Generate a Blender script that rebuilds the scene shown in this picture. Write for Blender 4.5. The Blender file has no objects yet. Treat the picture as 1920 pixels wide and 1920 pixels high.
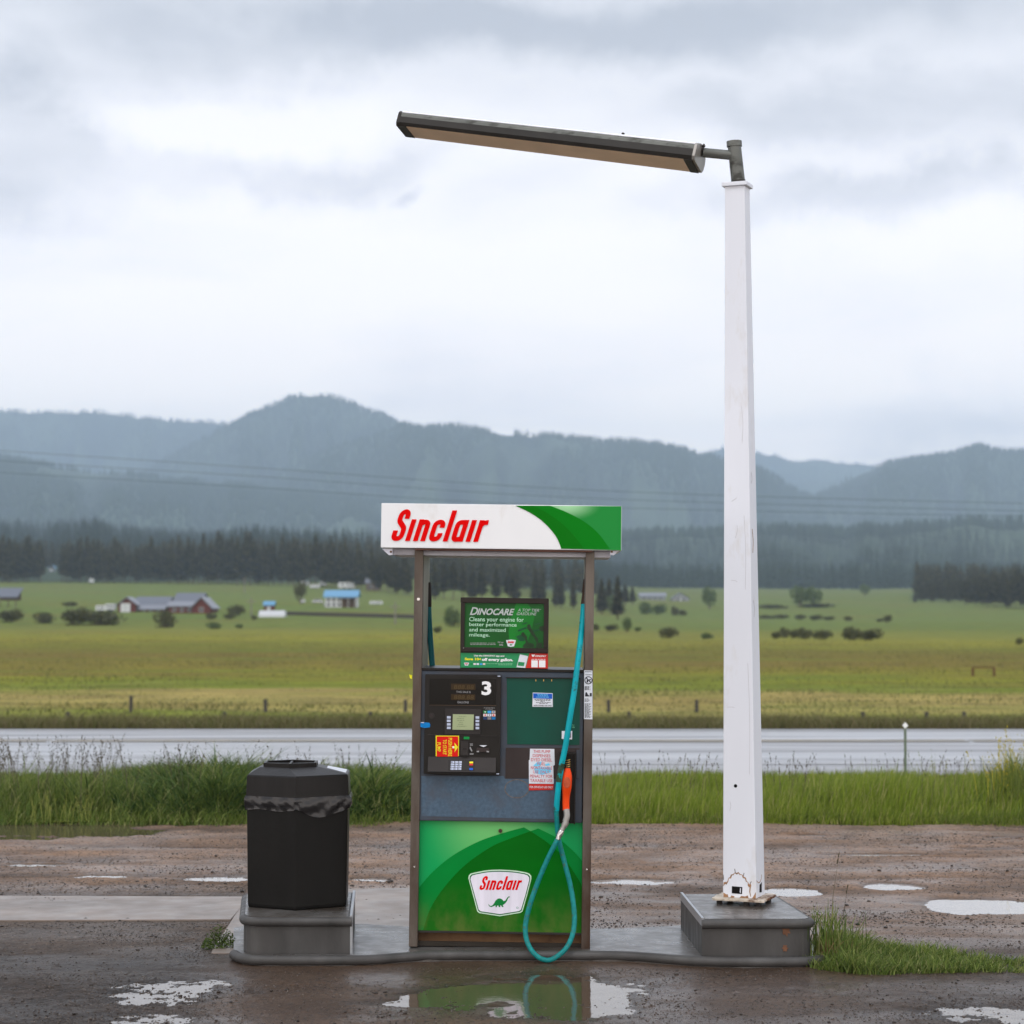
import bpy, bmesh, math, random
import numpy as np
from mathutils import Vector, Matrix

random.seed(7)
rng = np.random.default_rng(11)
S = bpy.context.scene
COL = S.collection

# ------------------------------------------------------------------ camera
FPX, HZ, EYE = 4000.0, 1140.0, 1.835
PITCH = math.atan((HZ - 960.0) / FPX)
cd = bpy.data.cameras.new('camera')
cam = bpy.data.objects.new('camera', cd)
COL.objects.link(cam)
cam.location = (0, 0, EYE)
cam.rotation_euler = (math.pi / 2 + PITCH, 0, 0)
cd.sensor_fit = 'HORIZONTAL'
cd.sensor_width = 24
cd.lens = 50
cd.clip_start = 0.1
cd.clip_end = 30000
cd.dof.use_dof = True
cd.dof.focus_distance = 11.25
cd.dof.aperture_fstop = 2.3
S.camera = cam

# ------------------------------------------------------------------ sky and sun
SUN_EL, SUN_AZ = math.radians(52), math.radians(205)
w = bpy.data.worlds.new('World')
S.world = w
w.use_nodes = True
nt = w.node_tree
N, L = nt.nodes, nt.links
for n in list(N):
    N.remove(n)


def node(tree, kind, **kw):
    n = tree.nodes.new(kind)
    for k, v in kw.items():
        if k.startswith('i_'):
            n.inputs[int(k[2:])].default_value = v
        else:
            setattr(n, k, v)
    return n


def mth(tree, op, a, b=None, c=None, clamp=False):
    n = tree.nodes.new('ShaderNodeMath')
    n.operation = op
    n.use_clamp = clamp
    for i, v in enumerate((a, b, c)):
        if v is None:
            continue
        if isinstance(v, (int, float)):
            n.inputs[i].default_value = v
        else:
            tree.links.new(v, n.inputs[i])
    return n.outputs[0]


def ramp(tree, fac, stops, interp='LINEAR'):
    r = tree.nodes.new('ShaderNodeValToRGB')
    r.color_ramp.interpolation = interp
    e = r.color_ramp.elements
    while len(e) < len(stops):
        e.new(0.5)
    for el, (p, c) in zip(e, stops):
        el.position = p
        el.color = c if len(c) == 4 else (*c, 1)
    if fac is not None:
        tree.links.new(fac, r.inputs[0])
    return r.outputs[0]


def maprange(tree, v, a, b, c, d, smooth=False):
    n = tree.nodes.new('ShaderNodeMapRange')
    n.clamp = True
    if smooth:
        n.interpolation_type = 'SMOOTHSTEP'
    tree.links.new(v, n.inputs[0])
    for i, x in enumerate((a, b, c, d)):
        n.inputs[i + 1].default_value = x
    return n.outputs[0]


def lin(r, g, b):
    f = lambda c: (c / 255) / 12.92 if c / 255 <= 0.04045 else ((c / 255 + 0.055) / 1.055) ** 2.4
    return (f(r), f(g), f(b))


def pdir(px, py):
    """direction of a point of the sky seen at this place in the photograph"""
    x, u, f = (px - 960) / FPX, -(py - 960) / FPX, 1.0
    c, s = math.cos(PITCH), math.sin(PITCH)
    return Vector((x, f * c - u * s, f * s + u * c)).normalized()


sky = node(nt, 'ShaderNodeTexSky', sky_type='NISHITA', sun_disc=False)
sky.sun_elevation = SUN_EL
sky.sun_rotation = SUN_AZ
tc = node(nt, 'ShaderNodeTexCoord')
sep = node(nt, 'ShaderNodeSeparateXYZ')
L.new(tc.outputs['Generated'], sep.inputs[0])
sx, sy, sz = sep.outputs
den = mth(nt, 'ADD', mth(nt, 'MAXIMUM', sz, 0.0), 0.16)
cx = mth(nt, 'DIVIDE', sx, den)
cy = mth(nt, 'DIVIDE', sy, den)
cmb = node(nt, 'ShaderNodeCombineXYZ')
L.new(cx, cmb.inputs[0]); L.new(cy, cmb.inputs[1])
n1 = node(nt, 'ShaderNodeTexNoise', noise_dimensions='3D')
n1.inputs['Scale'].default_value = 1.5
n1.inputs['Detail'].default_value = 7
n1.inputs['Roughness'].default_value = 0.52
n1.inputs['Distortion'].default_value = 0.25
L.new(cmb.outputs[0], n1.inputs['Vector'])
n2 = node(nt, 'ShaderNodeTexNoise')
n2.inputs['Scale'].default_value = 7.0
n2.inputs['Detail'].default_value = 7
n2.inputs['Roughness'].default_value = .6
L.new(tc.outputs['Generated'], n2.inputs['Vector'])
# direction wobbled by noise, for the darker cloud banks
wob = node(nt, 'ShaderNodeVectorMath', operation='SUBTRACT')
L.new(n2.outputs['Color'], wob.inputs[0]); wob.inputs[1].default_value = (.5, .5, .5)
wob2 = node(nt, 'ShaderNodeVectorMath', operation='SCALE')
L.new(wob.outputs[0], wob2.inputs[0]); wob2.inputs[3].default_value = 0.12
wdir = node(nt, 'ShaderNodeVectorMath', operation='ADD')
L.new(tc.outputs['Generated'], wdir.inputs[0]); L.new(wob2.outputs[0], wdir.inputs[1])
base = ramp(nt, sz, [(0.0, (.80,) * 3), (0.085, (.80,) * 3), (0.11, (.95,) * 3), (0.165, (.97,) * 3),
                     (0.205, (.78,) * 3), (0.25, (.52,) * 3), (0.30, (.24,) * 3), (0.6, (.4,) * 3)])
acc = mth(nt, 'ADD', base, mth(nt, 'MULTIPLY', mth(nt, 'SUBTRACT', n1.outputs[0], 0.5), 1.8))
for (px, py, rx, ry, amt) in [(90, 290, 260, 110, -.6), (590, 345, 230, 55, -.55), (1640, 400, 330, 50, -.55),
                              (1500, 250, 420, 70, -.35), (770, 420, 45, 22, -.5), (1780, 740, 260, 60, -.4),
                              (1500, 560, 300, 60, -.12), (420, 215, 260, 45, .55), (300, 640, 420, 30, .15),
                              (1000, 60, 900, 70, -.45), (1750, 60, 250, 80, .12), (1350, 370, 200, 40, .12),
                              (350, 30, 300, 60, .1), (350, 740, 400, 26, .12), (640, 600, 400, 120, .10)]:
    d = pdir(px, py)
    sb = node(nt, 'ShaderNodeVectorMath', operation='SUBTRACT')
    L.new(wdir.outputs[0], sb.inputs[0]); sb.inputs[1].default_value = d
    ml = node(nt, 'ShaderNodeVectorMath', operation='MULTIPLY')
    L.new(sb.outputs[0], ml.inputs[0]); ml.inputs[1].default_value = (FPX / rx, 1.0, FPX / ry)
    ln = node(nt, 'ShaderNodeVectorMath', operation='LENGTH')
    L.new(ml.outputs[0], ln.inputs[0])
    acc = mth(nt, 'ADD', acc, maprange(nt, ln.outputs['Value'], 0.15, 1.6, amt, 0.0, True))
cloud = ramp(nt, acc, [(0.0, lin(186, 190, 200)), (0.25, lin(211, 214, 222)), (0.5, lin(232, 234, 241)),
                       (0.75, lin(247, 248, 252)), (1.0, lin(255, 255, 255))])
hi = maprange(nt, sz, 0.33, 0.85, 1.0, 1.32, True)
back = maprange(nt, sy, 0.3, -0.6, 1.0, 1.12, True)
low = maprange(nt, sz, -0.02, 0.0, 0.25, 1.0)
gain = mth(nt, 'MULTIPLY', mth(nt, 'MULTIPLY', mth(nt, 'MULTIPLY', hi, back), low), 1.0)
_tint = ramp(nt, sz, [(0.0, (1.0, .90, .825)), (0.08, (1.0, .90, .825)), (0.12, (.81, .735, .685)), (0.16, (.69, .64, .61)), (0.27, (.485, .471, .461)), (0.5, (.441, .443, .454)), (1.0, (.437, .443, .457))])
_tm = node(nt, 'ShaderNodeVectorMath', operation='MULTIPLY'); L.new(cloud, _tm.inputs[0]); L.new(_tint, _tm.inputs[1])
_ts = node(nt, 'ShaderNodeVectorMath', operation='SCALE'); L.new(_tm.outputs[0], _ts.inputs[0]); _ts.inputs[3].default_value = 2.32
bgc = node(nt, 'ShaderNodeBackground'); L.new(_ts.outputs[0], bgc.inputs[0]); L.new(gain, bgc.inputs[1])
bgs = node(nt, 'ShaderNodeBackground'); L.new(sky.outputs[0], bgs.inputs[0]); bgs.inputs[1].default_value = 0.1
mix = node(nt, 'ShaderNodeMixShader'); mix.inputs[0].default_value = 0.96
L.new(bgs.outputs[0], mix.inputs[1]); L.new(bgc.outputs[0], mix.inputs[2])
wo = node(nt, 'ShaderNodeOutputWorld'); L.new(mix.outputs[0], wo.inputs[0])

sd = bpy.data.lights.new('sun', 'SUN')
sd.energy = 0.7
sd.angle = math.radians(35)
sd.color = (1, .97, .93)
sun = bpy.data.objects.new('sun', sd)
COL.objects.link(sun)
_v = Vector((math.sin(SUN_AZ) * math.cos(SUN_EL), math.cos(SUN_AZ) * math.cos(SUN_EL), math.sin(SUN_EL)))
sun.rotation_euler = _v.to_track_quat('Z', 'Y').to_euler()
sun.location = (-6, -12, 14)
HAZE = 1.35e-4
S.view_settings.view_transform = 'Standard'
S.view_settings.look = 'None'
S.view_settings.exposure = 0.18
S.view_settings.gamma = 1.0
S.cycles.volume_bounces = 2
S.cycles.max_bounces = 8
S.cycles.use_denoising = True

# ------------------------------------------------------------------ helpers
def setp(o, label=None, cat=None, group=None, kind=None):
    if label: o['label'] = label
    if cat: o['category'] = cat
    if group: o['group'] = group
    if kind: o['kind'] = kind
    return o


def empty(name, loc, label, cat, group=None, rot=(0, 0, 0)):
    o = bpy.data.objects.new(name, None)
    o.empty_display_size = .2
    COL.objects.link(o)
    o.location = loc
    o.rotation_euler = rot
    return setp(o, label, cat, group)


def link(name, me, m, parent=None):
    o = bpy.data.objects.new(name, me)
    COL.objects.link(o)
    if m is not None and not me.materials:
        me.materials.append(m)
    if parent is not None:
        o.parent = parent
    return o


def np_mesh(name, V, F, m, parent=None, smooth=False):
    """V (n,3) array, F list of equal-length index arrays (k,c) or a list of such"""
    me = bpy.data.meshes.new(name)
    Fs = F if isinstance(F, list) else [F]
    loops = np.concatenate([f.reshape(-1) for f in Fs]).astype(np.int32)
    tot = np.concatenate([np.full(len(f), f.shape[1]) for f in Fs]).astype(np.int32)
    start = np.concatenate([[0], np.cumsum(tot)[:-1]]).astype(np.int32)
    me.vertices.add(len(V)); me.vertices.foreach_set('co', np.ascontiguousarray(V, dtype=np.float32).reshape(-1))
    me.loops.add(len(loops)); me.loops.foreach_set('vertex_index', loops)
    me.polygons.add(len(tot)); me.polygons.foreach_set('loop_start', start)
    try:
        me.polygons.foreach_set('loop_total', tot)
    except Exception:
        pass
    if smooth:
        me.polygons.foreach_set('use_smooth', np.ones(len(tot), dtype=bool))
    me.update(calc_edges=True)
    me.validate()
    return link(name, me, m, parent)


class MB:
    def __init__(s):
        s.v, s.f = [], []

    def add(s, vs, fs):
        b = len(s.v)
        s.v += [tuple(p) for p in vs]
        s.f += [[b + i for i in f] for f in fs]
        return s

    def box(s, x0, x1, y0, y1, z0, z1):
        return s.add([(x0, y0, z0), (x1, y0, z0), (x1, y1, z0), (x0, y1, z0), (x0, y0, z1), (x1, y0, z1), (x1, y1, z1), (x0, y1, z1)],
                     [(0, 3, 2, 1), (4, 5, 6, 7), (0, 1, 5, 4), (1, 2, 6, 5), (2, 3, 7, 6), (3, 0, 4, 7)])

    def prism(s, pts, y0, y1):
        """polygon in x,z swept from y0 (front) to y1"""
        n = len(pts)
        a = sum(pts[i][0] * pts[(i + 1) % n][1] - pts[(i + 1) % n][0] * pts[i][1] for i in range(n))
        if a < 0:
            pts = pts[::-1]
        vs = [(p[0], y0, p[1]) for p in pts] + [(p[0], y1, p[1]) for p in pts]
        fs = [list(range(n)), list(range(2 * n - 1, n - 1, -1))]
        fs += [(i, n + i, n + (i + 1) % n, (i + 1) % n) for i in range(n)]
        return s.add(vs, fs)

    def vprism(s, pts, z0, z1, top=None):
        """polygon in x,y swept from z0 to z1; top = other outline at z1"""
        n = len(pts)
        top = top or pts
        vs = [(p[0], p[1], z0) for p in pts] + [(p[0], p[1], z1) for p in top]
        fs = [list(range(n - 1, -1, -1)), list(range(n, 2 * n))]
        fs += [(i, (i + 1) % n, n + (i + 1) % n, n + i) for i in range(n)]
        return s.add(vs, fs)

    def tube(s, pts, r, n=12, cap=True):
        pts = [Vector(p) for p in pts]
        rs = r if isinstance(r, (list, tuple)) else [r] * len(pts)
        up = None
        rings = []
        for i, p in enumerate(pts):
            t = (pts[min(i + 1, len(pts) - 1)] - pts[max(i - 1, 0)]).normalized()
            if up is None:
                up = Vector((0, 0, 1)) if abs(t.z) < .9 else Vector((0, 1, 0))
            a = (up - t * up.dot(t)).normalized()
            up = a
            b = t.cross(a)
            rings.append([p + (a * math.cos(2 * math.pi * k / n) + b * math.sin(2 * math.pi * k / n)) * rs[i] for k in range(n)])
        vs = [q for r_ in rings for q in r_]
        fs = []
        for i in range(len(pts) - 1):
            for k in range(n):
                k2 = (k + 1) % n
                fs.append((i * n + k, i * n + k2, (i + 1) * n + k2, (i + 1) * n + k))
        if cap:
            fs.append(list(range(n - 1, -1, -1)))
            fs.append([(len(pts) - 1) * n + k for k in range(n)])
        return s.add(vs, fs)

    def build(s, name, m, parent=None, smooth=False, bevel=0, label=None, weld=False, xf=None):
        bm = bmesh.new()
        vs = [bm.verts.new(xf @ Vector(p) if xf else p) for p in s.v]
        for f in s.f:
            try:
                bm.faces.new([vs[i] for i in f])
            except ValueError:
                pass
        if weld:
            bmesh.ops.remove_doubles(bm, verts=bm.verts, dist=1e-5)
        bmesh.ops.recalc_face_normals(bm, faces=bm.faces)
        if bevel:
            es = [e for e in bm.edges if len(e.link_faces) == 2 and e.calc_face_angle(0) > .5]
            bmesh.ops.bevel(bm, geom=es, offset=bevel, segments=2, affect='EDGES', profile=.6, clamp_overlap=True)
        me = bpy.data.meshes.new(name)
        bm.to_mesh(me)
        bm.free()
        if smooth:
            me.polygons.foreach_set('use_smooth', [True] * len(me.polygons))
            try:
                me.set_sharp_from_angle(angle=math.radians(40))
            except Exception:
                pass
        o = link(name, me, m, parent)
        if label:
            o['label'] = label
        return o


def spline(pts, n=8):
    """Catmull-Rom through the points"""
    P = [np.array(p, float) for p in pts]
    P = [2 * P[0] - P[1]] + P + [2 * P[-1] - P[-2]]
    out = []
    for i in range(1, len(P) - 2):
        for k in range(n):
            t = k / n
            a, b, c, d = P[i - 1], P[i], P[i + 1], P[i + 2]
            out.append(tuple(.5 * ((2 * b) + (-a + c) * t + (2 * a - 5 * b + 4 * c - d) * t * t + (-a + 3 * b - 3 * c + d) * t ** 3)))
    out.append(tuple(P[-2]))
    return out


# value noise for heights
_perm = rng.permutation(512)
_gr = rng.random(512)


def vnoise(x, y):
    xi, yi = np.floor(x).astype(int), np.floor(y).astype(int)
    xf, yf = x - xi, y - yi
    u, v = xf * xf * (3 - 2 * xf), yf * yf * (3 - 2 * yf)
    h = lambda a, b: _gr[(_perm[(a & 511)] + b * 37 + 11) & 511]
    return (h(xi, yi) * (1 - u) + h(xi + 1, yi) * u) * (1 - v) + (h(xi, yi + 1) * (1 - u) + h(xi + 1, yi + 1) * u) * v - .5


def fbm(x, y, o=4):
    r = 0; a = 1; s = 0
    for i in range(o):
        r = r + a * vnoise(x * 2 ** i + 17.3 * i, y * 2 ** i - 9.1 * i); s += a; a *= .55
    return r / s * 1.6


def sstep(a, b, x):
    t = np.clip((x - a) / (b - a), 0, 1)
    return t * t * (3 - 2 * t)


# ------------------------------------------------------------------ materials
def pmat(name, col, rough=.5, metal=0.0, var=.12, scale=6.0, bump=0.0, bscale=80.0, coat=0.0, island=0.0, spec=.2,
         dirt=None, dscale=3.0, dlo=.5, dhi=.75, stretch=(1, 1, 1), trans=0.0, rvar=0.0, croat=.1):
    m = bpy.data.materials.new(name)
    m.use_nodes = True
    t = m.node_tree
    b = t.nodes['Principled BSDF']
    b.inputs['Metallic'].default_value = metal
    b.inputs['Roughness'].default_value = rough
    b.inputs['Specular IOR Level'].default_value = spec
    b.inputs['Coat Weight'].default_value = coat
    b.inputs['Coat Roughness'].default_value = croat
    c = node(t, 'ShaderNodeTexCoord')
    mp = node(t, 'ShaderNodeMapping')
    mp.inputs['Scale'].default_value = stretch
    t.links.new(c.outputs['Object'], mp.inputs[0])
    n = node(t, 'ShaderNodeTexNoise')
    n.inputs['Scale'].default_value = scale
    n.inputs['Detail'].default_value = 6
    t.links.new(mp.outputs[0], n.inputs['Vector'])
    v = maprange(t, n.outputs[0], .3, .7, 1 - var, 1 + var)
    if island:
        g = node(t, 'ShaderNodeNewGeometry')
        v = mth(t, 'MULTIPLY', v, maprange(t, g.outputs['Random Per Island'], 0, 1, 1 - island, 1 + island))
    mul = node(t, 'ShaderNodeVectorMath', operation='SCALE')
    mul.inputs[0].default_value = col
    t.links.new(v, mul.inputs[3])
    out = mul.outputs[0]
    if dirt is not None:
        n3 = node(t, 'ShaderNodeTexNoise')
        n3.inputs['Scale'].default_value = dscale
        n3.inputs['Detail'].default_value = 8
        n3.inputs['Roughness'].default_value = .65
        t.links.new(mp.outputs[0], n3.inputs['Vector'])
        mx = node(t, 'ShaderNodeMix', data_type='RGBA')
        t.links.new(maprange(t, n3.outputs[0], dlo, dhi, 0, 1), mx.inputs[0])
        t.links.new(out, mx.inputs[6]); mx.inputs[7].default_value = (*dirt, 1)
        out = mx.outputs[2]
    t.links.new(out, b.inputs['Base Color'])
    if rvar:
        n4 = node(t, 'ShaderNodeTexNoise'); n4.inputs['Scale'].default_value = scale * 1.7
        t.links.new(mp.outputs[0], n4.inputs['Vector'])
        t.links.new(maprange(t, n4.outputs[0], .3, .7, max(rough - rvar, .02), min(1, rough + rvar)), b.inputs['Roughness'])
    if bump:
        n2 = node(t, 'ShaderNodeTexNoise'); n2.inputs['Scale'].default_value = bscale; n2.inputs['Detail'].default_value = 4
        t.links.new(mp.outputs[0], n2.inputs['Vector'])
        bp = node(t, 'ShaderNodeBump'); bp.inputs['Strength'].default_value = bump; bp.inputs['Distance'].default_value = .01
        t.links.new(n2.outputs[0], bp.inputs['Height'])
        t.links.new(bp.outputs[0], b.inputs['Normal'])
    if trans:
        b.inputs['Subsurface Weight'].default_value = 0
        tr = node(t, 'ShaderNodeBsdfTranslucent')
        t.links.new(out, tr.inputs[0])
        ms = node(t, 'ShaderNodeMixShader'); ms.inputs[0].default_value = trans
        t.links.new(b.outputs[0], ms.inputs[1]); t.links.new(tr.outputs[0], ms.inputs[2])
        t.links.new(ms.outputs[0], t.nodes['Material Output'].inputs[0])
    return m


K = .80   # how bright a pale surface facing the camera renders


def A(r, g, b, k=K):
    return tuple(min(.9, c / k) for c in lin(r, g, b))


M = {}
M['white_sign'] = pmat('white_sign', A(220, 226, 243), .28, var=.02, dirt=A(196, 190, 182), dscale=5, dlo=.55, dhi=.8, stretch=(1, 1, .4))
M['white_metal'] = pmat('white_metal', A(196, 196, 204), .4, var=.08, dirt=A(120, 95, 75), dlo=.62, dhi=.8, dscale=14)
M['red'] = pmat('logo_red', (.80, .0, .0), .4, var=.02, spec=.05)
M['steel'] = pmat('dull_steel', A(94, 87, 80), .42, .5, var=.22, scale=5, stretch=(1, 1, .3), dirt=A(66, 50, 40), dscale=3, dlo=.42, dhi=.62, rvar=.12)
M['steel_side'] = pmat('pale_steel', A(146, 142, 136), .4, .5, var=.15, scale=5)
M['slate'] = pmat('slate_paint', A(62, 70, 80), .45, var=.15, scale=9, bump=.05, bscale=200, dirt=A(66, 66, 70), dscale=5, dlo=.42, dhi=.62)
M['slate2'] = pmat('faded_blue_paint', A(70, 88, 104), .5, var=.2, scale=60, bump=.08, bscale=200, dirt=A(72, 80, 90), dscale=4.5, dlo=.5, dhi=.64)
M['black'] = pmat('black_plastic', A(30, 27, 24), .35, var=.15)
M['black2'] = pmat('charcoal_plastic', A(46, 42, 40), .5, var=.15, bump=.05)
M['bay'] = pmat('bay_plastic', A(52, 44, 42), .5, var=.2)
M['dgreen'] = pmat('dark_green_panel', A(8, 68, 54), .35, var=.12, scale=3, dirt=A(20, 55, 45), dscale=2)
M['white'] = pmat('white_print', A(226, 230, 236), .4, var=.03)
M['offwhite'] = pmat('sticker_white', A(205, 208, 214), .45, var=.06, scale=20)
M['grey_txt'] = pmat('grey_print', A(150, 150, 150), .4, var=.03)
M['blk_txt'] = pmat('black_print', A(40, 40, 48), .4, var=.03)
M['blue'] = pmat('blue_print', A(20, 84, 178), .4, var=.05)
M['lblue'] = pmat('light_blue_print', A(110, 190, 225), .4, var=.1)
M['yellow'] = pmat('yellow_print', A(250, 214, 40), .4, var=.04)
M['red_stk'] = pmat('red_sticker', A(198, 14, 10), .35, var=.05)
M['red_soft'] = pmat('faded_red_sticker', A(184, 44, 36), .45, var=.1)
M['red_txt'] = pmat('faded_red_print', A(190, 50, 62), .45, var=.1)
M['lcd'] = pmat('lcd_glass', A(150, 160, 122), .15, var=.04)
M['lcd_dim'] = pmat('dim_lcd', A(52, 40, 24), .12, var=.1)
M['key'] = pmat('key_cap', A(172, 180, 198), .35, var=.06)
M['teal'] = pmat('teal_rubber', A(0, 148, 158), .4, var=.15, scale=8, dirt=A(40, 62, 50), dscale=14, dlo=.56, dhi=.66)
M['teal2'] = pmat('weathered_teal_rubber', A(16, 114, 112), .45, var=.25, scale=40, dirt=A(70, 92, 78), dscale=35, dlo=.56, dhi=.66)
M['orange'] = pmat('orange_cover', A(222, 66, 14), .4, var=.1, dirt=A(140, 70, 50), dscale=22, dlo=.62, dhi=.72)
M['orange_dirty'] = pmat('grubby_orange_cover', A(168, 74, 44), .5, var=.25, scale=30)
M['chrome'] = pmat('worn_chrome', (.62, .6, .57), .25, .9, var=.15, scale=20)
M['brass'] = pmat('brass_spring', A(200, 165, 95), .35, .6)
M['rust'] = pmat('rusty_skirt', A(92, 68, 46), .75, var=.35, scale=12, dirt=A(50, 34, 24), dscale=6)
M['topscreen'] = pmat('topper_frame_plastic', A(38, 32, 28), .35, var=.12)
M['concrete'] = pmat('wet_concrete', (.13, .122, .112), .38, var=.25, scale=5, bump=.25, bscale=60, coat=.5, croat=.25, dirt=(.055, .044, .034), dscale=2.6, dlo=.44, dhi=.62, rvar=.15)
M['galv'] = pmat('weathered_steel_form', (.078, .075, .071), .5, .2, var=.3, scale=7, stretch=(1, 1, .35), bump=.1, dirt=(.075, .07, .066), dscale=5, dlo=.42, dhi=.7, rvar=.12)
M['galv_lip'] = pmat('bright_steel_lip', (.42, .44, .46), .3, .6, var=.1)
M['rust_spot'] = pmat('rust_spot', (.17, .08, .045), .8, var=.3, scale=20)
M['canblack'] = pmat('trash_can_plastic', (.007, .0065, .0055), .42, var=.25, scale=6, bump=.12, bscale=90, stretch=(1, 1, .4))
M['canlid'] = pmat('trash_lid_plastic', (.011, .0098, .009), .36, var=.3, scale=9, bump=.12, bscale=60, stretch=(1, 1, .12))
M['bag'] = pmat('bin_liner_film', (.010, .009, .0095), .26, spec=.5, var=.2, bump=.12, bscale=9)
M['postwhite'] = pmat('white_post_paint', (.80, .82, .87), .42, var=.04, scale=2.5, bump=.25, bscale=9, dirt=(.62, .58, .52), dscale=5, dlo=.56, dhi=.8, stretch=(1, 1, .35))
M['lampgrey'] = pmat('lamp_housing_paint', (.15, .155, .14), .35, .25, var=.2, scale=12, stretch=(.4, 1, 1), dirt=(.055, .055, .048), dscale=18, dlo=.5, dhi=.65)
M['lampdark'] = pmat('lamp_dark_rail', (.035, .032, .028), .4, var=.2)
M['lens'] = pmat('yellowed_lamp_lens', (.85, .62, .42), .3, var=.06)
M['lamphighlight'] = pmat('lamp_highlight_white', (.85, .86, .88), .3)  # near-white colour stands in for the sky highlight on the housing edge

# ------------------------------------------------------------------ terrain function
def base_z(px, Y):
    l = np.interp(Y, [0, 32, 33, 44, 200, 347, 450, 700, 1000, 1300, 2000, 9000], [0, 0, -.05, -1.2, -1.2, -1.1, 1.05, 6.2, 14.3, 26, 40, 40])
    r = np.interp(Y, [0, 32, 33, 44, 120, 250, 400, 600, 900, 1200, 1700, 2200, 9000], [0, 0, -.05, -1.2, -1.2, -1.8, -2, -1, 4.5, 9.5, 18, 22, 22])
    k = sstep(700, 1250, px)
    return l * (1 - k) + r * k


RIDGES = [  # distance, front depth, profile in photo px (tree tops ~20 m above)
    (2500, 1100, [(-900, 968), (0, 983), (200, 997), (400, 1012), (600, 1032), (760, 1055), (950, 1085), (1100, 1100), (2600, 1100)], 18),
    (3100, 1000, [(-900, 1080), (900, 1060), (1050, 1020), (1150, 1002), (1400, 990), (1600, 990), (1800, 978), (1920, 968), (2500, 955)], 18),
    (5200, 1900, [(-1500, 820), (-200, 846), (0, 858), (150, 874), (300, 893), (500, 915), (700, 938), (1000, 970), (1300, 1000), (2600, 1040)], 18),
    (6200, 2000, [(400, 960), (560, 862), (680, 814), (760, 795), (850, 793), (950, 803), (1100, 813), (1200, 825), (1300, 840), (1360, 850), (1420, 876), (1480, 903), (1540, 938), (1620, 990), (1700, 1050)], 18),
    (6600, 2000, [(1400, 1020), (1480, 960), (1540, 924), (1620, 880), (1700, 859), (1780, 843), (1840, 835), (1920, 840), (2200, 848), (2800, 820)], 18),
    (7500, 2200, [(150, 960), (300, 860), (420, 796), (500, 756), (560, 737), (600, 733), (660, 748), (740, 784), (800, 812), (900, 870), (1050, 960)], 18),
    (9400, 2600, [(-2500, 800), (-900, 730), (-300, 752), (0, 762), (150, 770), (300, 782), (430, 795), (560, 812), (700, 850), (900, 900)], 15),
    (10800, 2900, [(1150, 900), (1280, 855), (1350, 841), (1420, 847), (1500, 862), (1560, 860), (1640, 872), (1750, 880), (2100, 860), (4000, 800)], 15),
]


def terr(x, Y):
    x = np.asarray(x, float); Y = np.asarray(Y, float)
    px = 960 + FPX * x / np.maximum(Y, 1)
    z = base_z(px, Y)
    z = z + fbm(x / 90 + 5, Y / 90, 3) * np.interp(Y, [40, 120, 600, 2000], [0, .25, .8, 4])
    for i, (D, W, prof, th) in enumerate(RIDGES):
        pp = np.interp(px, [p[0] for p in prof], [p[1] for p in prof])
        pp = pp + vnoise(px / 45 + i * 31, px * 0 + i) * 9 * min(1, D / 4000) + vnoise(px / 14 + i * 31, px * 0 + i + 9) * 4
        zr = EYE + (HZ - pp) / FPX * D - th * .6
        sp = vnoise(px / (1500 / D * 160) + i * 7.7, Y / 3000 + i) * .9 + vnoise(px / (1500 / D * 60) + i * 3.1, Y / 900) * .35
        Wf = W * (1 + sp * .8)
        t = np.where(Y < D, (D - Y) / Wf, (Y - D) / (W * .9))
        b0 = base_z(px, np.minimum(Y, D * 1.0))
        s_ = np.clip(1 - t, 0, 1)
        s_ = s_ * s_ * (3 - 2 * s_) * .45 + s_ * .55
        hh = b0 + np.maximum(zr - b0, -5) * s_ + fbm(x / 260 + i, Y / 260, 3) * min(80, D * .012) * s_ * (1 - s_) * 3
        z = np.where((s_ > 0) & (zr > b0 + 4), np.maximum(z, hh), z)
    return z


def hit(px, py, y0=33.0, y1=4000.0):
    """distance at which this line of sight meets the land"""
    d = pdir(px, py)
    Ys = np.geomspace(y0, y1, 4000)
    zr = EYE + d.z / d.y * Ys
    x = d.x / d.y * Ys
    t = terr(x, Ys)
    below = np.where(zr <= t)[0]
    below = below[below > 3]
    # skip the road embankment itself
    for i in below:
        if Ys[i] > 46:
            return float(x[i]), float(Ys[i]), float(t[i])
    return float(x[-1]), float(Ys[-1]), float(t[-1])


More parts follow.
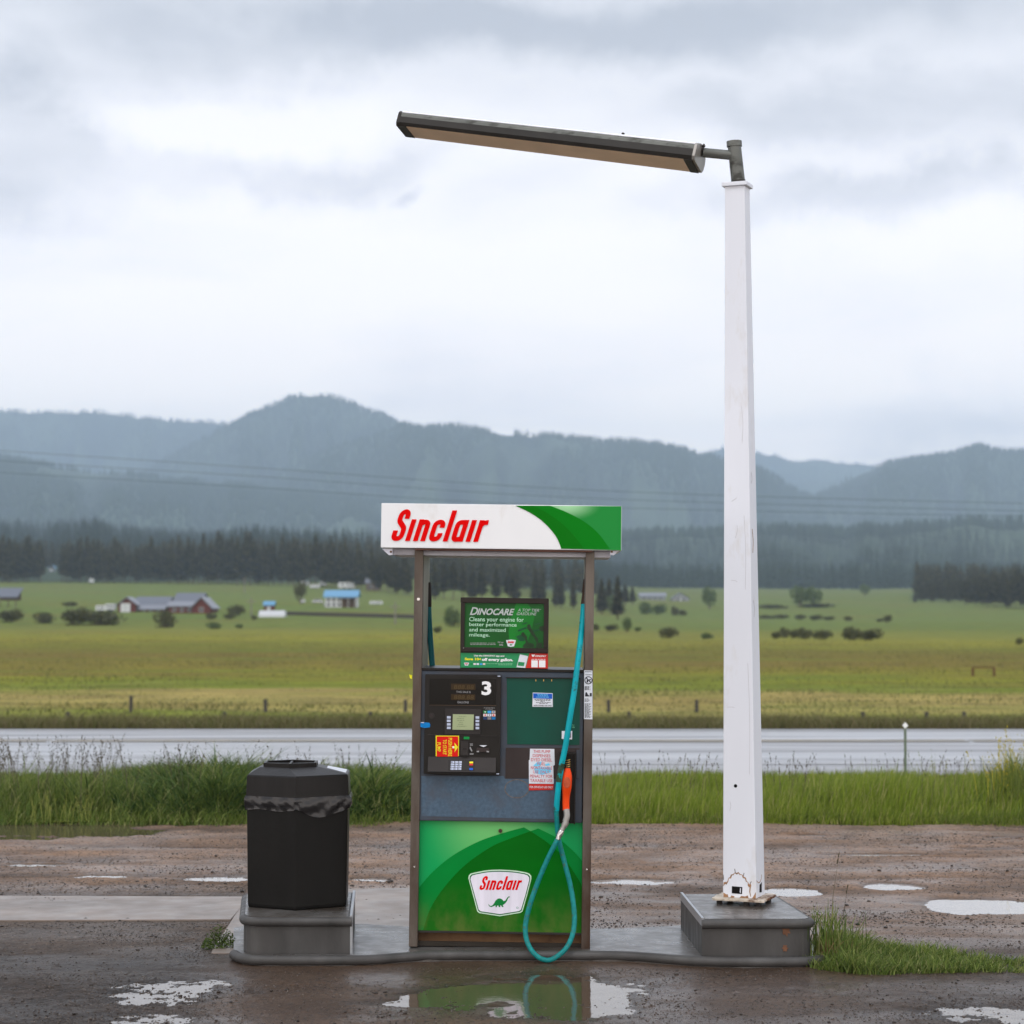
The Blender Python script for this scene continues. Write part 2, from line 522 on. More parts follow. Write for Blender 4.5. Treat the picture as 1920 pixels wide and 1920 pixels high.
# ------------------------------------------------------------------ meadow and hills (one sheet)
def meadow_mat():
    m = bpy.data.materials.new('meadow_and_forest_floor')
    m.use_nodes = True
    t = m.node_tree
    b = t.nodes['Principled BSDF']
    g = node(t, 'ShaderNodeNewGeometry')
    s = node(t, 'ShaderNodeSeparateXYZ'); t.links.new(g.outputs['Position'], s.inputs[0])

    def nz(scale, sc3, det=5):
        mp = node(t, 'ShaderNodeMapping'); mp.inputs['Scale'].default_value = sc3
        t.links.new(g.outputs['Position'], mp.inputs[0])
        n = node(t, 'ShaderNodeTexNoise'); n.inputs['Scale'].default_value = scale; n.inputs['Detail'].default_value = det
        n.inputs['Roughness'].default_value = .6
        t.links.new(mp.outputs[0], n.inputs['Vector'])
        return n.outputs[0]
    ly = mth(t, 'LOGARITHM', s.outputs[1], 10)
    ly = mth(t, 'ADD', ly, mth(t, 'MULTIPLY', mth(t, 'SUBTRACT', nz(.02, (1, .6, 0)), .5), .24))
    ly = mth(t, 'ADD', ly, mth(t, 'MULTIPLY', mth(t, 'SUBTRACT', nz(.25, (.35, 1, 0)), .5), .15))
    f = maprange(t, ly, 1.4, 3.2, 0, 1)
    P = lambda Y: (math.log10(Y) - 1.4) / 1.8
    G = lambda r, g_, b_: tuple(c / .98 for c in lin(r + 8, g_ + 3, max(b_ - 10, 8)))
    bands = ramp(t, f, [(0, G(70, 84, 30)), (P(33), G(112, 96, 56)), (P(52), G(104, 104, 50)), (P(58), G(96, 110, 40)),
                        (P(64), G(132, 126, 78)), (P(73), G(140, 128, 82)), (P(80), G(92, 108, 34)), (P(92), G(112, 116, 34)),
                        (P(112), G(104, 98, 42)), (P(135), G(98, 92, 42)), (P(165), G(100, 104, 38)), (P(210), G(120, 122, 44)),
                        (P(300), G(104, 112, 52)), (P(380), G(84, 104, 52)), (P(520), G(88, 108, 56)), (P(900), G(86, 104, 56)), (1, G(84, 100, 56))])
    var = maprange(t, nz(.5, (.5, 1, 0), 8), .3, .7, .6, 1.42)
    sc = node(t, 'ShaderNodeVectorMath', operation='SCALE')
    t.links.new(bands, sc.inputs[0]); t.links.new(var, sc.inputs[3])
    mx = node(t, 'ShaderNodeMix', data_type='RGBA')
    t.links.new(maprange(t, nz(.07, (.35, 1, 0), 6), .5, .68, 0, .75), mx.inputs[0])
    t.links.new(sc.outputs[0], mx.inputs[6]); mx.inputs[7].default_value = (*G(104, 92, 48), 1)
    mx1 = node(t, 'ShaderNodeMix', data_type='RGBA')
    t.links.new(maprange(t, nz(.11, (.3, 1, 7), 6), .56, .68, 0, .8), mx1.inputs[0])
    t.links.new(mx.outputs[2], mx1.inputs[6]); mx1.inputs[7].default_value = (*G(86, 108, 34), 1)
    # forest floor far away with paler clearings
    mf = node(t, 'ShaderNodeMix', data_type='RGBA')
    t.links.new(maprange(t, nz(.0035, (1, .5, 1), 5), .40, .56, 0, 1), mf.inputs[0])
    mf.inputs[6].default_value = (.016, .03, .018, 1); mf.inputs[7].default_value = (.065, .095, .055, 1)
    m2 = node(t, 'ShaderNodeMix', data_type='RGBA')
    fa = node(t, 'ShaderNodeAttribute'); fa.attribute_name = 'forest'
    t.links.new(fa.outputs['Fac'], m2.inputs[0])
    t.links.new(mx1.outputs[2], m2.inputs[6]); t.links.new(mf.outputs[2], m2.inputs[7])
    t.links.new(m2.outputs[2], b.inputs['Base Color'])
    b.inputs['Roughness'].default_value = .9
    b.inputs['Specular IOR Level'].default_value = .15
    bp = node(t, 'ShaderNodeBump'); bp.inputs['Strength'].default_value = .6; bp.inputs['Distance'].default_value = .3
    t.links.new(nz(1.5, (1, 1, 1), 8), bp.inputs['Height']); t.links.new(bp.outputs[0], b.inputs['Normal'])
    return m


pxs = np.concatenate([np.linspace(-7000, -700, 90, endpoint=False), np.linspace(-700, 2650, 340, endpoint=False), np.linspace(2650, 9000, 90)])
Ys = np.concatenate([np.linspace(18.3, 60, 60, endpoint=False), np.geomspace(60, 1400, 130, endpoint=False), np.geomspace(1400, 12800, 210)])
PX, YY = np.meshgrid(pxs, Ys)
XX = (PX - 960) / FPX * YY
ZZ = terr(XX, YY)
ZZ = np.where((YY > 23.6) & (YY < 32.6), ZZ - .18, ZZ) + np.where(YY < 23.7, .03 * fbm(XX * 1.3, YY * 1.3, 3) + .01, 0)
nC, nR = len(pxs), len(Ys)
idx = np.arange(nC * nR).reshape(nR, nC)
Fq = np.stack([idx[:-1, :-1], idx[:-1, 1:], idx[1:, 1:], idx[1:, :-1]], -1).reshape(-1, 4)
g = np_mesh('meadow_and_hills', np.stack([XX, YY, ZZ], -1).reshape(-1, 3), Fq, meadow_mat(), smooth=True)
_fo = np.where(PX < 700, sstep(955, 985, YY), np.where(PX < 1180, sstep(1050, 1120, YY), sstep(1540, 1600, YY)))
_fo = np.maximum(_fo, np.where(PX > 1705, sstep(930, 960, YY) * (1 - sstep(1230, 1260, YY)), 0))
_at = g.data.attributes.new('forest', 'FLOAT', 'POINT'); _at.data.foreach_set('value', _fo.astype(np.float32).reshape(-1))
setp(g, kind='structure', label='green valley meadow rising to forested mountains')

# ------------------------------------------------------------------ forecourt ground
PUD = [  # centre px, py, half width px, half height px (all on the ground), depth
    (95, 1558, 180, 19, .03), (195, 1644, 45, 4, .016), (400, 1650, 75, 6, .016), (702, 1649, 50, 5, .018),
    (1182, 1652, 80, 7, .028), (1487, 1673, 55, 10, .028), (1668, 1661, 60, 7, .028), (1850, 1699, 125, 15, .03),
    (1655, 1603, 110, 3, .018), (1515, 1567, 35, 2.5, .018), (1890, 1570, 40, 2.5, .018), (1850, 1592, 70, 3, .018),
    (300, 1862, 135, 24, .0125), (285, 1914, 80, 14, .0125), (1030, 1866, 270, 38, .0135), (1830, 1902, 140, 22, .013),
    (60, 1622, 60, 3, .014), (1040, 1592, 90, 2.5, .014)]


def grd(px, py):
    d = pdir(px, py)
    t = -EYE / d.z
    return d.x * t, d.y * t


def ground_h(x, y):
    # lengthwise wheel ruts far, smoother pavement near
    far = sstep(12.6, 14.2, y)
    rg = fbm(x * .3 + 3, y * 3.2, 3) * .022 * far
    md = fbm(x * 3.1, y * 3.1 + 40, 3) * (.004 + .008 * far)
    rough = .35 + .45 * (1 - sstep(10.6, 11.0, y)) + .65 * np.clip(sstep(13.8, 14.6, y) + sstep(-1.35, -1.75, x) * .8 * (1 - sstep(12.2, 12.5, y) * (1 - sstep(13.4, 13.6, y))), 0, 1)
    fn = fbm(x * 14, y * 14, 3) * .008 * rough + fbm(x * 45 + 5, y * 45, 2) * .0042 * rough + np.maximum(fbm(x * 30 + 2, y * 30 + 9, 2) - .35, 0) * .02 * rough
    h = rg + md + fn + .004
    for (a, b_, ww, hh, dp) in PUD:
        cx_, cy_ = grd(a, b_)
        _, yt = grd(a, b_ - hh); _, yb = grd(a, b_ + hh)
        rx = ww / FPX * cy_; ry = (yt - yb) / 2; cy2 = (yt + yb) / 2
        q = np.sqrt(((x - cx_) / rx) ** 2 + ((y - cy2) / ry) ** 2) + fbm(x * 2.6 + a, y * 3.4, 4) * (.95 if b_ > 1800 or b_ < 1600 else .5)
        h = h - dp * (1 - sstep(.55, 1.25, q))
        h = h + .006 * np.exp(-((q - 1.45) / .25) ** 2) * far
    h = np.where(np.abs(x) > 9, np.minimum(h, .02), h)
    return h


def dirt_mat(name='wet_gravel_dirt'):
    m = bpy.data.materials.new(name)
    m.use_nodes = True
    t = m.node_tree
    b = t.nodes['Principled BSDF']
    g = node(t, 'ShaderNodeNewGeometry')
    s = node(t, 'ShaderNodeSeparateXYZ'); t.links.new(g.outputs['Position'], s.inputs[0])

    def nz(scale, sc3=(1, 1, 1), det=6, r=.6):
        mp = node(t, 'ShaderNodeMapping'); mp.inputs['Scale'].default_value = sc3
        t.links.new(g.outputs['Position'], mp.inputs[0])
        n = node(t, 'ShaderNodeTexNoise'); n.inputs['Scale'].default_value = scale; n.inputs['Detail'].default_value = det
        n.inputs['Roughness'].default_value = r
        t.links.new(mp.outputs[0], n.inputs['Vector'])
        return n.outputs[0]

    def mixc(f, a, c):
        x = node(t, 'ShaderNodeMix', data_type='RGBA')
        t.links.new(f, x.inputs[0])
        for i, v in ((6, a), (7, c)):
            if isinstance(v, tuple): x.inputs[i].default_value = (*v, 1)
            else: t.links.new(v, x.inputs[i])
        return x.outputs[2]
    brown = mixc(maprange(t, nz(1.3), .35, .65, 0, 1), (.165, .095, .054), (.28, .172, .106))
    grey = mixc(maprange(t, nz(2.1), .35, .65, 0, 1), (.062, .041, .027), (.13, .09, .062))
    # asphalt remains on the near left, brown mud to the far side and in the middle
    lf = mth(t, 'MULTIPLY', maprange(t, s.outputs[0], -1.1, -1.9, 0, 1, True), maprange(t, s.outputs[1], 13.0, 15.5, 1, 0, True))
    rt = mth(t, 'MULTIPLY', maprange(t, s.outputs[0], 1.2, 2.2, 0, .6, True), maprange(t, s.outputs[1], 11, 13, 1, 0, True))
    gm = mth(t, 'ADD', mth(t, 'ADD', lf, rt), mth(t, 'MULTIPLY', mth(t, 'SUBTRACT', nz(.9), .5), 1.6), clamp=True)
    c = mixc(gm, brown, grey)
    c = mixc(maprange(t, nz(48, det=4), .54, .62, 0, .85), c, (.035, .026, .02))
    c = mixc(maprange(t, nz(62, (1, 1, 1), 3), .60, .68, 0, .7), c, (.34, .26, .20))
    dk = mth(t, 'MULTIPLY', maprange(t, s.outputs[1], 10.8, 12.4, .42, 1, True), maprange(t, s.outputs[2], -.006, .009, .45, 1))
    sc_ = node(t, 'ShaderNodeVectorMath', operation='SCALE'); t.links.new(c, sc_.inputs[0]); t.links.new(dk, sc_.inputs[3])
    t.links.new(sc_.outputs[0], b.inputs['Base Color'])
    wet = maprange(t, nz(1.1, (.7, 1.6, 1), 6), .40, .60, 0, 1)
    near = maprange(t, s.outputs[1], 11.4, 13.5, .35, 0, True)
    wet = mth(t, 'ADD', wet, near, clamp=True)
    wet = mth(t, 'MULTIPLY', wet, maprange(t, s.outputs[1], 15, 18, 1, .75))
    t.links.new(mth(t, 'ADD', maprange(t, wet, 0, 1, .66, .32), maprange(t, gm, 0, 1, 0, .2)), b.inputs['Roughness'])
    b.inputs['Specular IOR Level'].default_value = .22
    t.links.new(mth(t, 'MULTIPLY', maprange(t, wet, 0, 1, .0, .36), maprange(t, gm, 0, 1, 1, .35)), b.inputs['Coat Weight'])
    b.inputs['Coat Roughness'].default_value = .2
    b.inputs['Coat IOR'].default_value = 1.33
    bp = node(t, 'ShaderNodeBump'); bp.inputs['Strength'].default_value = .9; bp.inputs['Distance'].default_value = .008
    t.links.new(nz(70, det=5), bp.inputs['Height']); t.links.new(bp.outputs[0], b.inputs['Normal'])
    bp2 = node(t, 'ShaderNodeBump'); bp2.inputs['Strength'].default_value = .3; bp2.inputs['Distance'].default_value = .004
    t.links.new(nz(55, det=4), bp2.inputs['Height']); t.links.new(bp2.outputs[0], b.inputs['Coat Normal'])
    return m


gx = np.concatenate([-np.geomspace(70, 4.95, 26), np.linspace(-4.9, 4.9, 620), np.geomspace(4.95, 70, 26)])
gy = np.concatenate([-np.geomspace(60, 1, 14), np.linspace(0, 8.8, 24), np.linspace(8.82, 18.9, 620)])
GX, GY = np.meshgrid(gx, gy)
GZ = ground_h(GX, GY)
GZ = GZ - sstep(18.2, 18.8, GY + fbm(GX * 1.1, GX * 0 + 3, 3) * .5) * .08
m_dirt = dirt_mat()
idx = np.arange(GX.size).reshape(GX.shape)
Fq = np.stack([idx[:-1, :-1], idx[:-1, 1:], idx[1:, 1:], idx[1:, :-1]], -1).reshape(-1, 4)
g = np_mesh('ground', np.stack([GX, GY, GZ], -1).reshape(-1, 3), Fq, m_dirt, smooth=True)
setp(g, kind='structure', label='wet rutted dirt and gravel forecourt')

# puddles
m_water = bpy.data.materials.new('puddle_water')
m_water.use_nodes = True
_t = m_water.node_tree
_b = _t.nodes['Principled BSDF']
_b.inputs['Base Color'].default_value = (.30, .275, .25, 1)
_b.inputs['Roughness'].default_value = .045
_b.inputs['IOR'].default_value = 2.0
_b.inputs['Specular IOR Level'].default_value = 1.0
_g = node(_t, 'ShaderNodeNewGeometry')
_mp = node(_t, 'ShaderNodeMapping'); _mp.inputs['Scale'].default_value = (1, .6, 1)
_t.links.new(_g.outputs['Position'], _mp.inputs[0])
_n = node(_t, 'ShaderNodeTexNoise'); _n.inputs['Scale'].default_value = 9; _n.inputs['Detail'].default_value = 2
_t.links.new(_mp.outputs[0], _n.inputs['Vector'])
_bp = node(_t, 'ShaderNodeBump'); _bp.inputs['Strength'].default_value = .12; _bp.inputs['Distance'].default_value = .01
_t.links.new(_n.outputs[0], _bp.inputs['Height']); _t.links.new(_bp.outputs[0], _b.inputs['Normal'])
m_murk = m_water.copy(); m_murk.name = 'murky_puddle_water'
_q = m_murk.node_tree.nodes['Principled BSDF']
_q.inputs['Base Color'].default_value = (.09, .066, .045, 1); _q.inputs['IOR'].default_value = 1.6; _q.inputs['Roughness'].default_value = .06
for i, (a, b_, ww, hh, dp) in enumerate(PUD):
    cx_, cy_ = grd(a, b_)
    _, yt = grd(a, b_ - hh); _, yb = grd(a, b_ + hh)
    rx = ww / FPX * cy_ * 1.35; ry = (yt - yb) / 2 * 1.35; cyy = (yt + yb) / 2
    mb = MB()
    mb.add([(cx_ + rx * math.cos(k * math.pi / 20), cyy + ry * math.sin(k * math.pi / 20), -.0065) for k in range(40)], [list(range(40))])
    setp(mb.build('puddle', m_murk if i in (0, 12, 13, 14, 15) else m_water), kind='structure')

# concrete apron strip behind the island
m_pad = pmat('wet_concrete_pad', (.25, .20, .165), .42, var=.2, scale=3, bump=.15, bscale=50, coat=.25, croat=.22, dirt=(.14, .11, .088), dscale=1.7, dlo=.45, dhi=.75, rvar=.12)
xa, ya = grd(430, 1732)
mb = MB()
_pts = [(-9, grd(0, 1737)[1]), (grd(432, 1728)[0], grd(432, 1728)[1]), (grd(452, 1705)[0], grd(452, 1705)[1]), (grd(470, 1685)[0], grd(470, 1685)[1]), (-9, grd(0, 1678)[1])]
mb.vprism(_pts, -.05, .014)
_a = [grd(640, 1690), grd(1000, 1692), grd(1002, 1745), grd(640, 1760)]
setp(mb.build('concrete_pad', m_pad, bevel=.004), kind='structure', label='pale wet concrete strip left of the island')
mb = MB()
mb.vprism([grd(395, 1790), grd(900, 1790), grd(900, 1665), grd(470, 1672)], -.05, .010)
setp(mb.build('concrete_pad', m_pad, bevel=.004), kind='structure')

# ------------------------------------------------------------------ highway
m_road = bpy.data.materials.new('wet_asphalt')
m_road.use_nodes = True
_t = m_road.node_tree
_b = _t.nodes['Principled BSDF']
_g = node(_t, 'ShaderNodeNewGeometry')


def _nz(scale, sc3, det=5):
    mp = node(_t, 'ShaderNodeMapping'); mp.inputs['Scale'].default_value = sc3
    _t.links.new(_g.outputs['Position'], mp.inputs[0])
    n = node(_t, 'ShaderNodeTexNoise'); n.inputs['Scale'].default_value = scale; n.inputs['Detail'].default_value = det
    _t.links.new(mp.outputs[0], n.inputs['Vector'])
    return n.outputs[0]


_s = node(_t, 'ShaderNodeSeparateXYZ'); _t.links.new(_g.outputs['Position'], _s.inputs[0])
_col = ramp(_t, _nz(1.0, (.15, 1.6, 1)), [(.3, (.17, .165, .168)), (.7, (.27, .265, .27))])
_t.links.new(_col, _b.inputs['Base Color'])
_w = maprange(_t, _nz(1.0, (.12, 1.5, 1)), .36, .58, 0, 1)
_w = mth(_t, 'MULTIPLY', _w, maprange(_t, _s.outputs[1], 30.6, 31.4, 1, .15))
_t.links.new(maprange(_t, _w, 0, 1, .55, .32), _b.inputs['Roughness'])
_t.links.new(maprange(_t, _w, 0, 1, .2, 1), _b.inputs['Coat Weight'])
_b.inputs['Coat Roughness'].default_value = .30
_b.inputs['Coat IOR'].default_value = 2.8
_bp = node(_t, 'ShaderNodeBump'); _bp.inputs['Strength'].default_value = .35; _bp.inputs['Distance'].default_value = .004
_t.links.new(_nz(60, (1, 1, 1), 3), _bp.inputs['Height']); _t.links.new(_bp.outputs[0], _b.inputs['Normal'])
rx_ = np.linspace(-260, 260, 40)
V = []; F = []
prof = [(23.4, -.10), (23.7, .035), (25.6, .06), (28.0, .10), (30.4, .06), (32.2, .02), (32.5, -.15)]
for x in rx_:
    for (y, z) in prof:
        V.append((x, y, z))
for i in range(len(rx_) - 1):
    for k in range(len(prof) - 1):
        a = i * len(prof) + k
        F.append((a, a + len(prof), a + len(prof) + 1, a + 1))
g = np_mesh('road', np.array(V), np.array(F), m_road, smooth=True)
setp(g, kind='structure', label='wet two lane highway')
m_yl = pmat('road_yellow_paint', (.30, .23, .13), .4, var=.25, scale=1.5)
m_wl = pmat('road_white_paint', (.5, .5, .5), .4, var=.25, scale=1.5)
mb = MB()
for yc, in ((27.85,), (28.15,)):
    x = -150.0
    while x < 150:
        mb.add([(x, yc - .06, .104), (x + 5.95, yc - .06, .104), (x + 5.95, yc + .06, .104), (x, yc + .06, .104)], [(0, 1, 2, 3)])
        x += 6
setp(mb.build('yellow_centre_line', m_yl), kind='structure')
mb = MB()
for yc, z_ in ((24.6, .0515), (31.2, .0485)):
    mb.add([(-150, yc - .06, z_), (150, yc - .06, z_), (150, yc + .06, z_ + (.001 if yc < 28 else -.001)), (-150, yc + .06, z_ + (.001 if yc < 28 else -.001))], [(0, 1, 2, 3)])
setp(mb.build('white_edge_line', m_wl), kind='structure')

# ------------------------------------------------------------------ pump island
ISL = empty('pump_island', (.05, 11.5, 0), 'low concrete pump island edged in dark steel with a raised block at each end', 'island')
off = Matrix.Translation((-.05, -11.5, 0))
# low slab between the blocks
fl = [(-1.45, 11.20), (-1.385, 11.07), (-1.25, 11.02), (-.85, 11.02), (-.72, 11.04), (-.50, 11.14), (-.36, 11.17), (0, 11.17), (.40, 11.17),
      (.62, 11.14), (.82, 11.05), (1.0, 10.985), (1.2, 10.965), (1.48, 10.975), (1.58, 11.02), (1.62, 11.16)]
bk = [(1.58, 12.0), (1.45, 12.12), (.95, 12.14), (.60, 12.02), (-.45, 12.04), (-.85, 12.20), (-1.45, 12.2), (-1.56, 12.05)]
out = fl + bk
MB().vprism(out, -.06, .045).build('island_slab', M['concrete'], ISL, xf=off)
sm = [p for p in spline([(p[0], p[1] + .012) for p in fl], 5)]
mb = MB()
mb.tube([(p[0], p[1], .030) for p in sm], .026, 12)
mb.build('kerb_edging', M['galv'], ISL, smooth=True, xf=off)


def block(front_l, front_r, back_r, back_l, z1, lip, rnd, name):
    fl_, fr_, br_, bl_ = [np.array(p) for p in (front_l, front_r, back_r, back_l)]
    r = .07 if rnd == 'r' else .10
    o = []

    def corner(p, a, b, rr):
        da = (a - p) / np.linalg.norm(a - p); db = (b - p) / np.linalg.norm(b - p)
        p0, p1 = p + da * rr, p + db * rr
        return [tuple((1 - t) ** 2 * p0 + 2 * t * (1 - t) * p + t * t * p1) for t in np.linspace(0, 1, 6)]
    if rnd == 'r':
        o = [tuple(fl_)] + corner(fr_, fl_, br_, r) + corner(br_, fr_, bl_, .12) + [tuple(bl_)]
    else:
        o = corner(fl_, bl_, fr_, r) + [tuple(fr_), tuple(br_)] + corner(bl_, br_, fl_, .12)
    b = MB().vprism(o, .02, z1).build(name, M['galv'], ISL, bevel=.004, xf=off)
    cen = sum(np.array(p) for p in o) / len(o)
    inn = [tuple(cen + (np.array(p) - cen) * .955) for p in o]
    MB().vprism(inn, z1 - .02, z1 + .004).build('concrete_top', M['concrete'], b, xf=off)
    # rolled bead round the top on the outer sides
    if rnd == 'r':
        path = o[:7] + o[7:13]
    else:
        path = (o[7 + 2:] + o[:7]) if False else [o[-1]] + o[:7]
    mb_ = MB()
    pp = [(p[0], p[1] - .002, z1 - .02) for p in path]
    pp2 = []
    for a, c in zip(pp[:-1], pp[1:]):
        pp2.append(a)
    pp2.append(pp[-1])
    mb_.tube(pp2, .024, 12)
    mb_.build('rolled_rim', M['galv'], b, smooth=True, xf=off)
    # bright lip along the inner edge
    q0, q1 = lip
    q0, q1 = np.array(q0), np.array(q1)
    nrm = np.array([-(q1 - q0)[1], (q1 - q0)[0]]); nrm = nrm / np.linalg.norm(nrm) * .012
    if np.dot(nrm, cen - q0) < 0: nrm = -nrm
    MB().vprism([tuple(q0 - nrm * .1), tuple(q1 - nrm * .1), tuple(q1 + nrm), tuple(q0 + nrm)], z1 - .03, z1 + .012).build('steel_lip', M['galv_lip'], b, xf=off)
    return b


ZB = .232
R1_ = ((.975, 11.05), (1.545, 11.05), (1.455, 12.04), (.945, 12.04))
rb = block(*R1_, ZB, (R1_[0], R1_[3]), 'r', 'end_block')
rb['label'] = 'right end block under the white post'
L1_ = ((-1.39, 11.13), (-.828, 11.13), (-.885, 12.12), (-1.5, 12.12))
lb = block(*L1_, ZB, (L1_[1], L1_[2]), 'l', 'end_block')
lb['label'] = 'left end block under the trash can'
# rust spots on the right block
for (px, py, a, b_) in [(1474, 1745, 7, 9), (1472, 1778, 5, 6), (1440, 1801, 10, 3)]:
    d = pdir(px, py); yq = 11.046 if py < 1790 else 10.945
    x_, z_ = d.x / d.y * yq, EYE + d.z / d.y * yq
    if py > 1790: continue
    pts = []
    for k in range(14):
        rr = 1 + .35 * math.sin(k * 2.7 + px)
        pts.append((x_ + a / 360 * rr * math.cos(k * math.pi / 7), z_ + b_ / 360 * rr * math.sin(k * math.pi / 7)))
    MB().prism(pts, yq, yq + .003).build('rust_patch', M['rust_spot'], rb, xf=off)
MB().prism([(-.838, .02), (-.825, .02), (-.825, .2), (-.838, .2)], 11.126, 11.128).build('corner_seam', M['galv_lip'], lb, xf=off)

# ------------------------------------------------------------------ trash can
TC = empty('trash_can', (-1.158, 11.66, ZB + .004), 'black six-sided plastic trash can with a bin liner showing under its lid', 'trash can', rot=(0, 0, math.radians(2.5)))


def hexa(r, rot=0, sx=1.0, sy=1.0, cx=0, cy=0):
    return [(cx + sx * r * math.cos(math.radians(30 + 60 * k) - math.pi / 2 * 0 + rot), cy + sy * r * math.sin(math.radians(30 + 60 * k) + rot)) for k in range(6)]


def lathe_hex(mb, levels, rot=0):
    """levels: (radius, z, cx)"""
    vs, fs = [], []
    for (r, z, c) in levels:
        vs += [(p[0], p[1], z) for p in hexa(r, rot, cx=c)]
    for i in range(len(levels) - 1):
        for k in range(6):
            fs.append((i * 6 + k, i * 6 + (k + 1) % 6, i * 6 + 6 + (k + 1) % 6, i * 6 + 6 + k))
    fs.append([5, 4, 3, 2, 1, 0])
    fs.append([(len(levels) - 1) * 6 + k for k in range(6)])
    return mb.add(vs, fs)


# vertices of hexa are at 30,90,150..; a corner faces the camera at 270
lathe_hex(MB(), [(.300, 0, 0), (.304, .02, 0), (.313, .60, 0)]).build('bin_body', M['canblack'], TC, bevel=.008)
lid = lathe_hex(MB(), [(.312, .575, 0), (.318, .575, 0), (.312, .70, 0), (.306, .707, 0), (.185, .742, -.045), (.182, .742, -.045)]).build('bin_lid', M['canlid'], TC, bevel=.007)
# raised hexagonal opening
ro = hexa(.165, cx=-.045); ri = hexa(.148, cx=-.045)
mb = MB()
vs = [(p[0], p[1], .738) for p in ro] + [(p[0], p[1], .764) for p in ro] + [(p[0], p[1], .764) for p in ri] + [(p[0], p[1], .744) for p in ri]
fs = []
for k in range(6):
    k2 = (k + 1) % 6
    fs += [(k, k2, 6 + k2, 6 + k), (6 + k, 6 + k2, 12 + k2, 12 + k), (12 + k, 12 + k2, 18 + k2, 18 + k)]
mb.add(vs, fs)
mb.build('opening_rim', M['canlid'], lid)
mb = MB(); mb.add([(p[0], p[1], .7445) for p in hexa(.149, cx=-.045)], [list(range(6))]); mb.build('opening_hole', pmat('dark_hollow', (.004, .004, .004), .9), lid)
mb = MB()
mb.box(-.05, -.04, -.145, .145, .748, .760)
mb.box(-.19, .10, -.005, .005, .7465, .7585)
mb.build('cross_bar', M['canlid'], lid)
# pale patch on the right bevel of the lid comes after the liner
# liner: crumpled skirt
mb = MB()
n = 132
top, mid, bot = [], [], []
h = hexa(.317); h = h[3:] + h[:3]


def hexpt(t, r):
    h_ = hexa(r)
    i = int(t) % 6; f = t - int(t)
    a, b_ = h_[i], h_[(i + 1) % 6]
    return a[0] + (b_[0] - a[0]) * f, a[1] + (b_[1] - a[1]) * f


rows = []
for j in range(7):
    row = []
    for i in range(n):
        t = 6 * i / n
        face = int(t) % 6
        f = t - int(t)
        # drop: shallow on the left front face, sagging on the right front face
        drop = .062 + .004 * math.sin(t * 9) + (.045 * math.sin(math.pi * f) ** 1.0 if face == 4 else 0) + (.01 if face == 3 else 0)
        zz = .595 - drop * j / 6
        fold = .0028 * math.sin(t * 17 + j * (1.3 if face == 4 else .4) + math.sin(t * 5)) + .0018 * math.sin(t * 39 - j * 1.9)
        r = .321 + .006 * math.sin(j / 6 * math.pi) + fold * (j > 0) + (.004 if j == 6 else 0) + (.012 * math.sin(j / 6 * math.pi) if abs(f - .0) < .12 and face == 5 else 0)
        x, y = hexpt(t, r)
        row.append((x, y, zz))
    rows.append(row)
vs = [p for r_ in rows for p in r_]
fs = [(j * n + i, j * n + (i + 1) % n, (j + 1) * n + (i + 1) % n, (j + 1) * n + i) for j in range(6) for i in range(n)]
mb.add(vs, fs)
mb.build('bin_liner', M['bag'], TC, smooth=True)
# flat off-white patch on the right bevel of the lid
_p = [Vector((p[0], p[1], .708)) for p in hexa(.306)]
_q = [Vector((p[0], p[1], .742)) for p in hexa(.185, cx=-.045)]
# face between corner 5 (330deg) and corner 0 (30deg) faces +x ; use it
a0, a1, b0_, b1_ = _p[5], _p[0], _q[5], _q[0]
nrm = (a1 - a0).cross(b0_ - a0).normalized()
if nrm.z < 0: nrm = -nrm
q = lambda u, v: (a0.lerp(a1, u).lerp(b0_.lerp(b1_, u), v)) + nrm * .0015
mb = MB()
mb.add([q(.12, .06), q(.95, .06), q(.92, .75), q(.2, .75)], [(0, 1, 2, 3)])
nst = mb.build('lid_pale_patch', M['offwhite'], lid)

# ------------------------------------------------------------------ lamp post
bx_, by_ = grd(1395, 1690)[0], 11.69
d = pdir(1395, 1688)
PXc = d.x / d.y * by_
LP = empty('lamp_post', (PXc, by_, ZB + .004), 'tall white tapering steel lamp post on the right end block, grey strip lamp reaching left', 'lamp post')
yaw = math.radians(-21)


def pw(px, py, Y):
    d = pdir(px, py)
    return Vector((d.x / d.y * Y, Y, EYE + d.z / d.y * Y))


LPi = Matrix.Translation(LP.location).inverted()
ztop = pw(1383, 352, by_).z - LP.location.z
zb = .035


def sq(wd, rot, cx=0, cy=0):
    h_ = wd / 2
    return [(cx + x * math.cos(rot) - y * math.sin(rot), cy + x * math.sin(rot) + y * math.cos(rot)) for x, y in ((-h_, -h_), (h_, -h_), (h_, h_), (-h_, h_))]


def post_ring(z):
    f = (z - zb) / (ztop - zb)
    wd = .186 * (1 - f) + .112 * f
    return wd


topx = pw(1382.5, 352, by_).x - PXc
NZ = 40
vs, fs = [], []
for i in range(NZ + 1):
    z = zb + (ztop - zb) * i / NZ
    f = i / NZ
    for p in sq(post_ring(z), yaw, cx=topx * f, cy=0):
        vs.append((p[0], p[1], z))
for i in range(NZ):
    for k in range(4):
        fs.append((i * 4 + k, i * 4 + (k + 1) % 4, i * 4 + 4 + (k + 1) % 4, i * 4 + 4 + k))
fs += [(3, 2, 1, 0), tuple(NZ * 4 + k for k in range(4))]
post = MB().add(vs, fs).build('post_shaft', M['postwhite'], LP, bevel=.004)
zt = ztop
MB().vprism(sq(.142, yaw, topx), zt, zt + .022).build('post_cap', M['postwhite'], LP, bevel=.003)
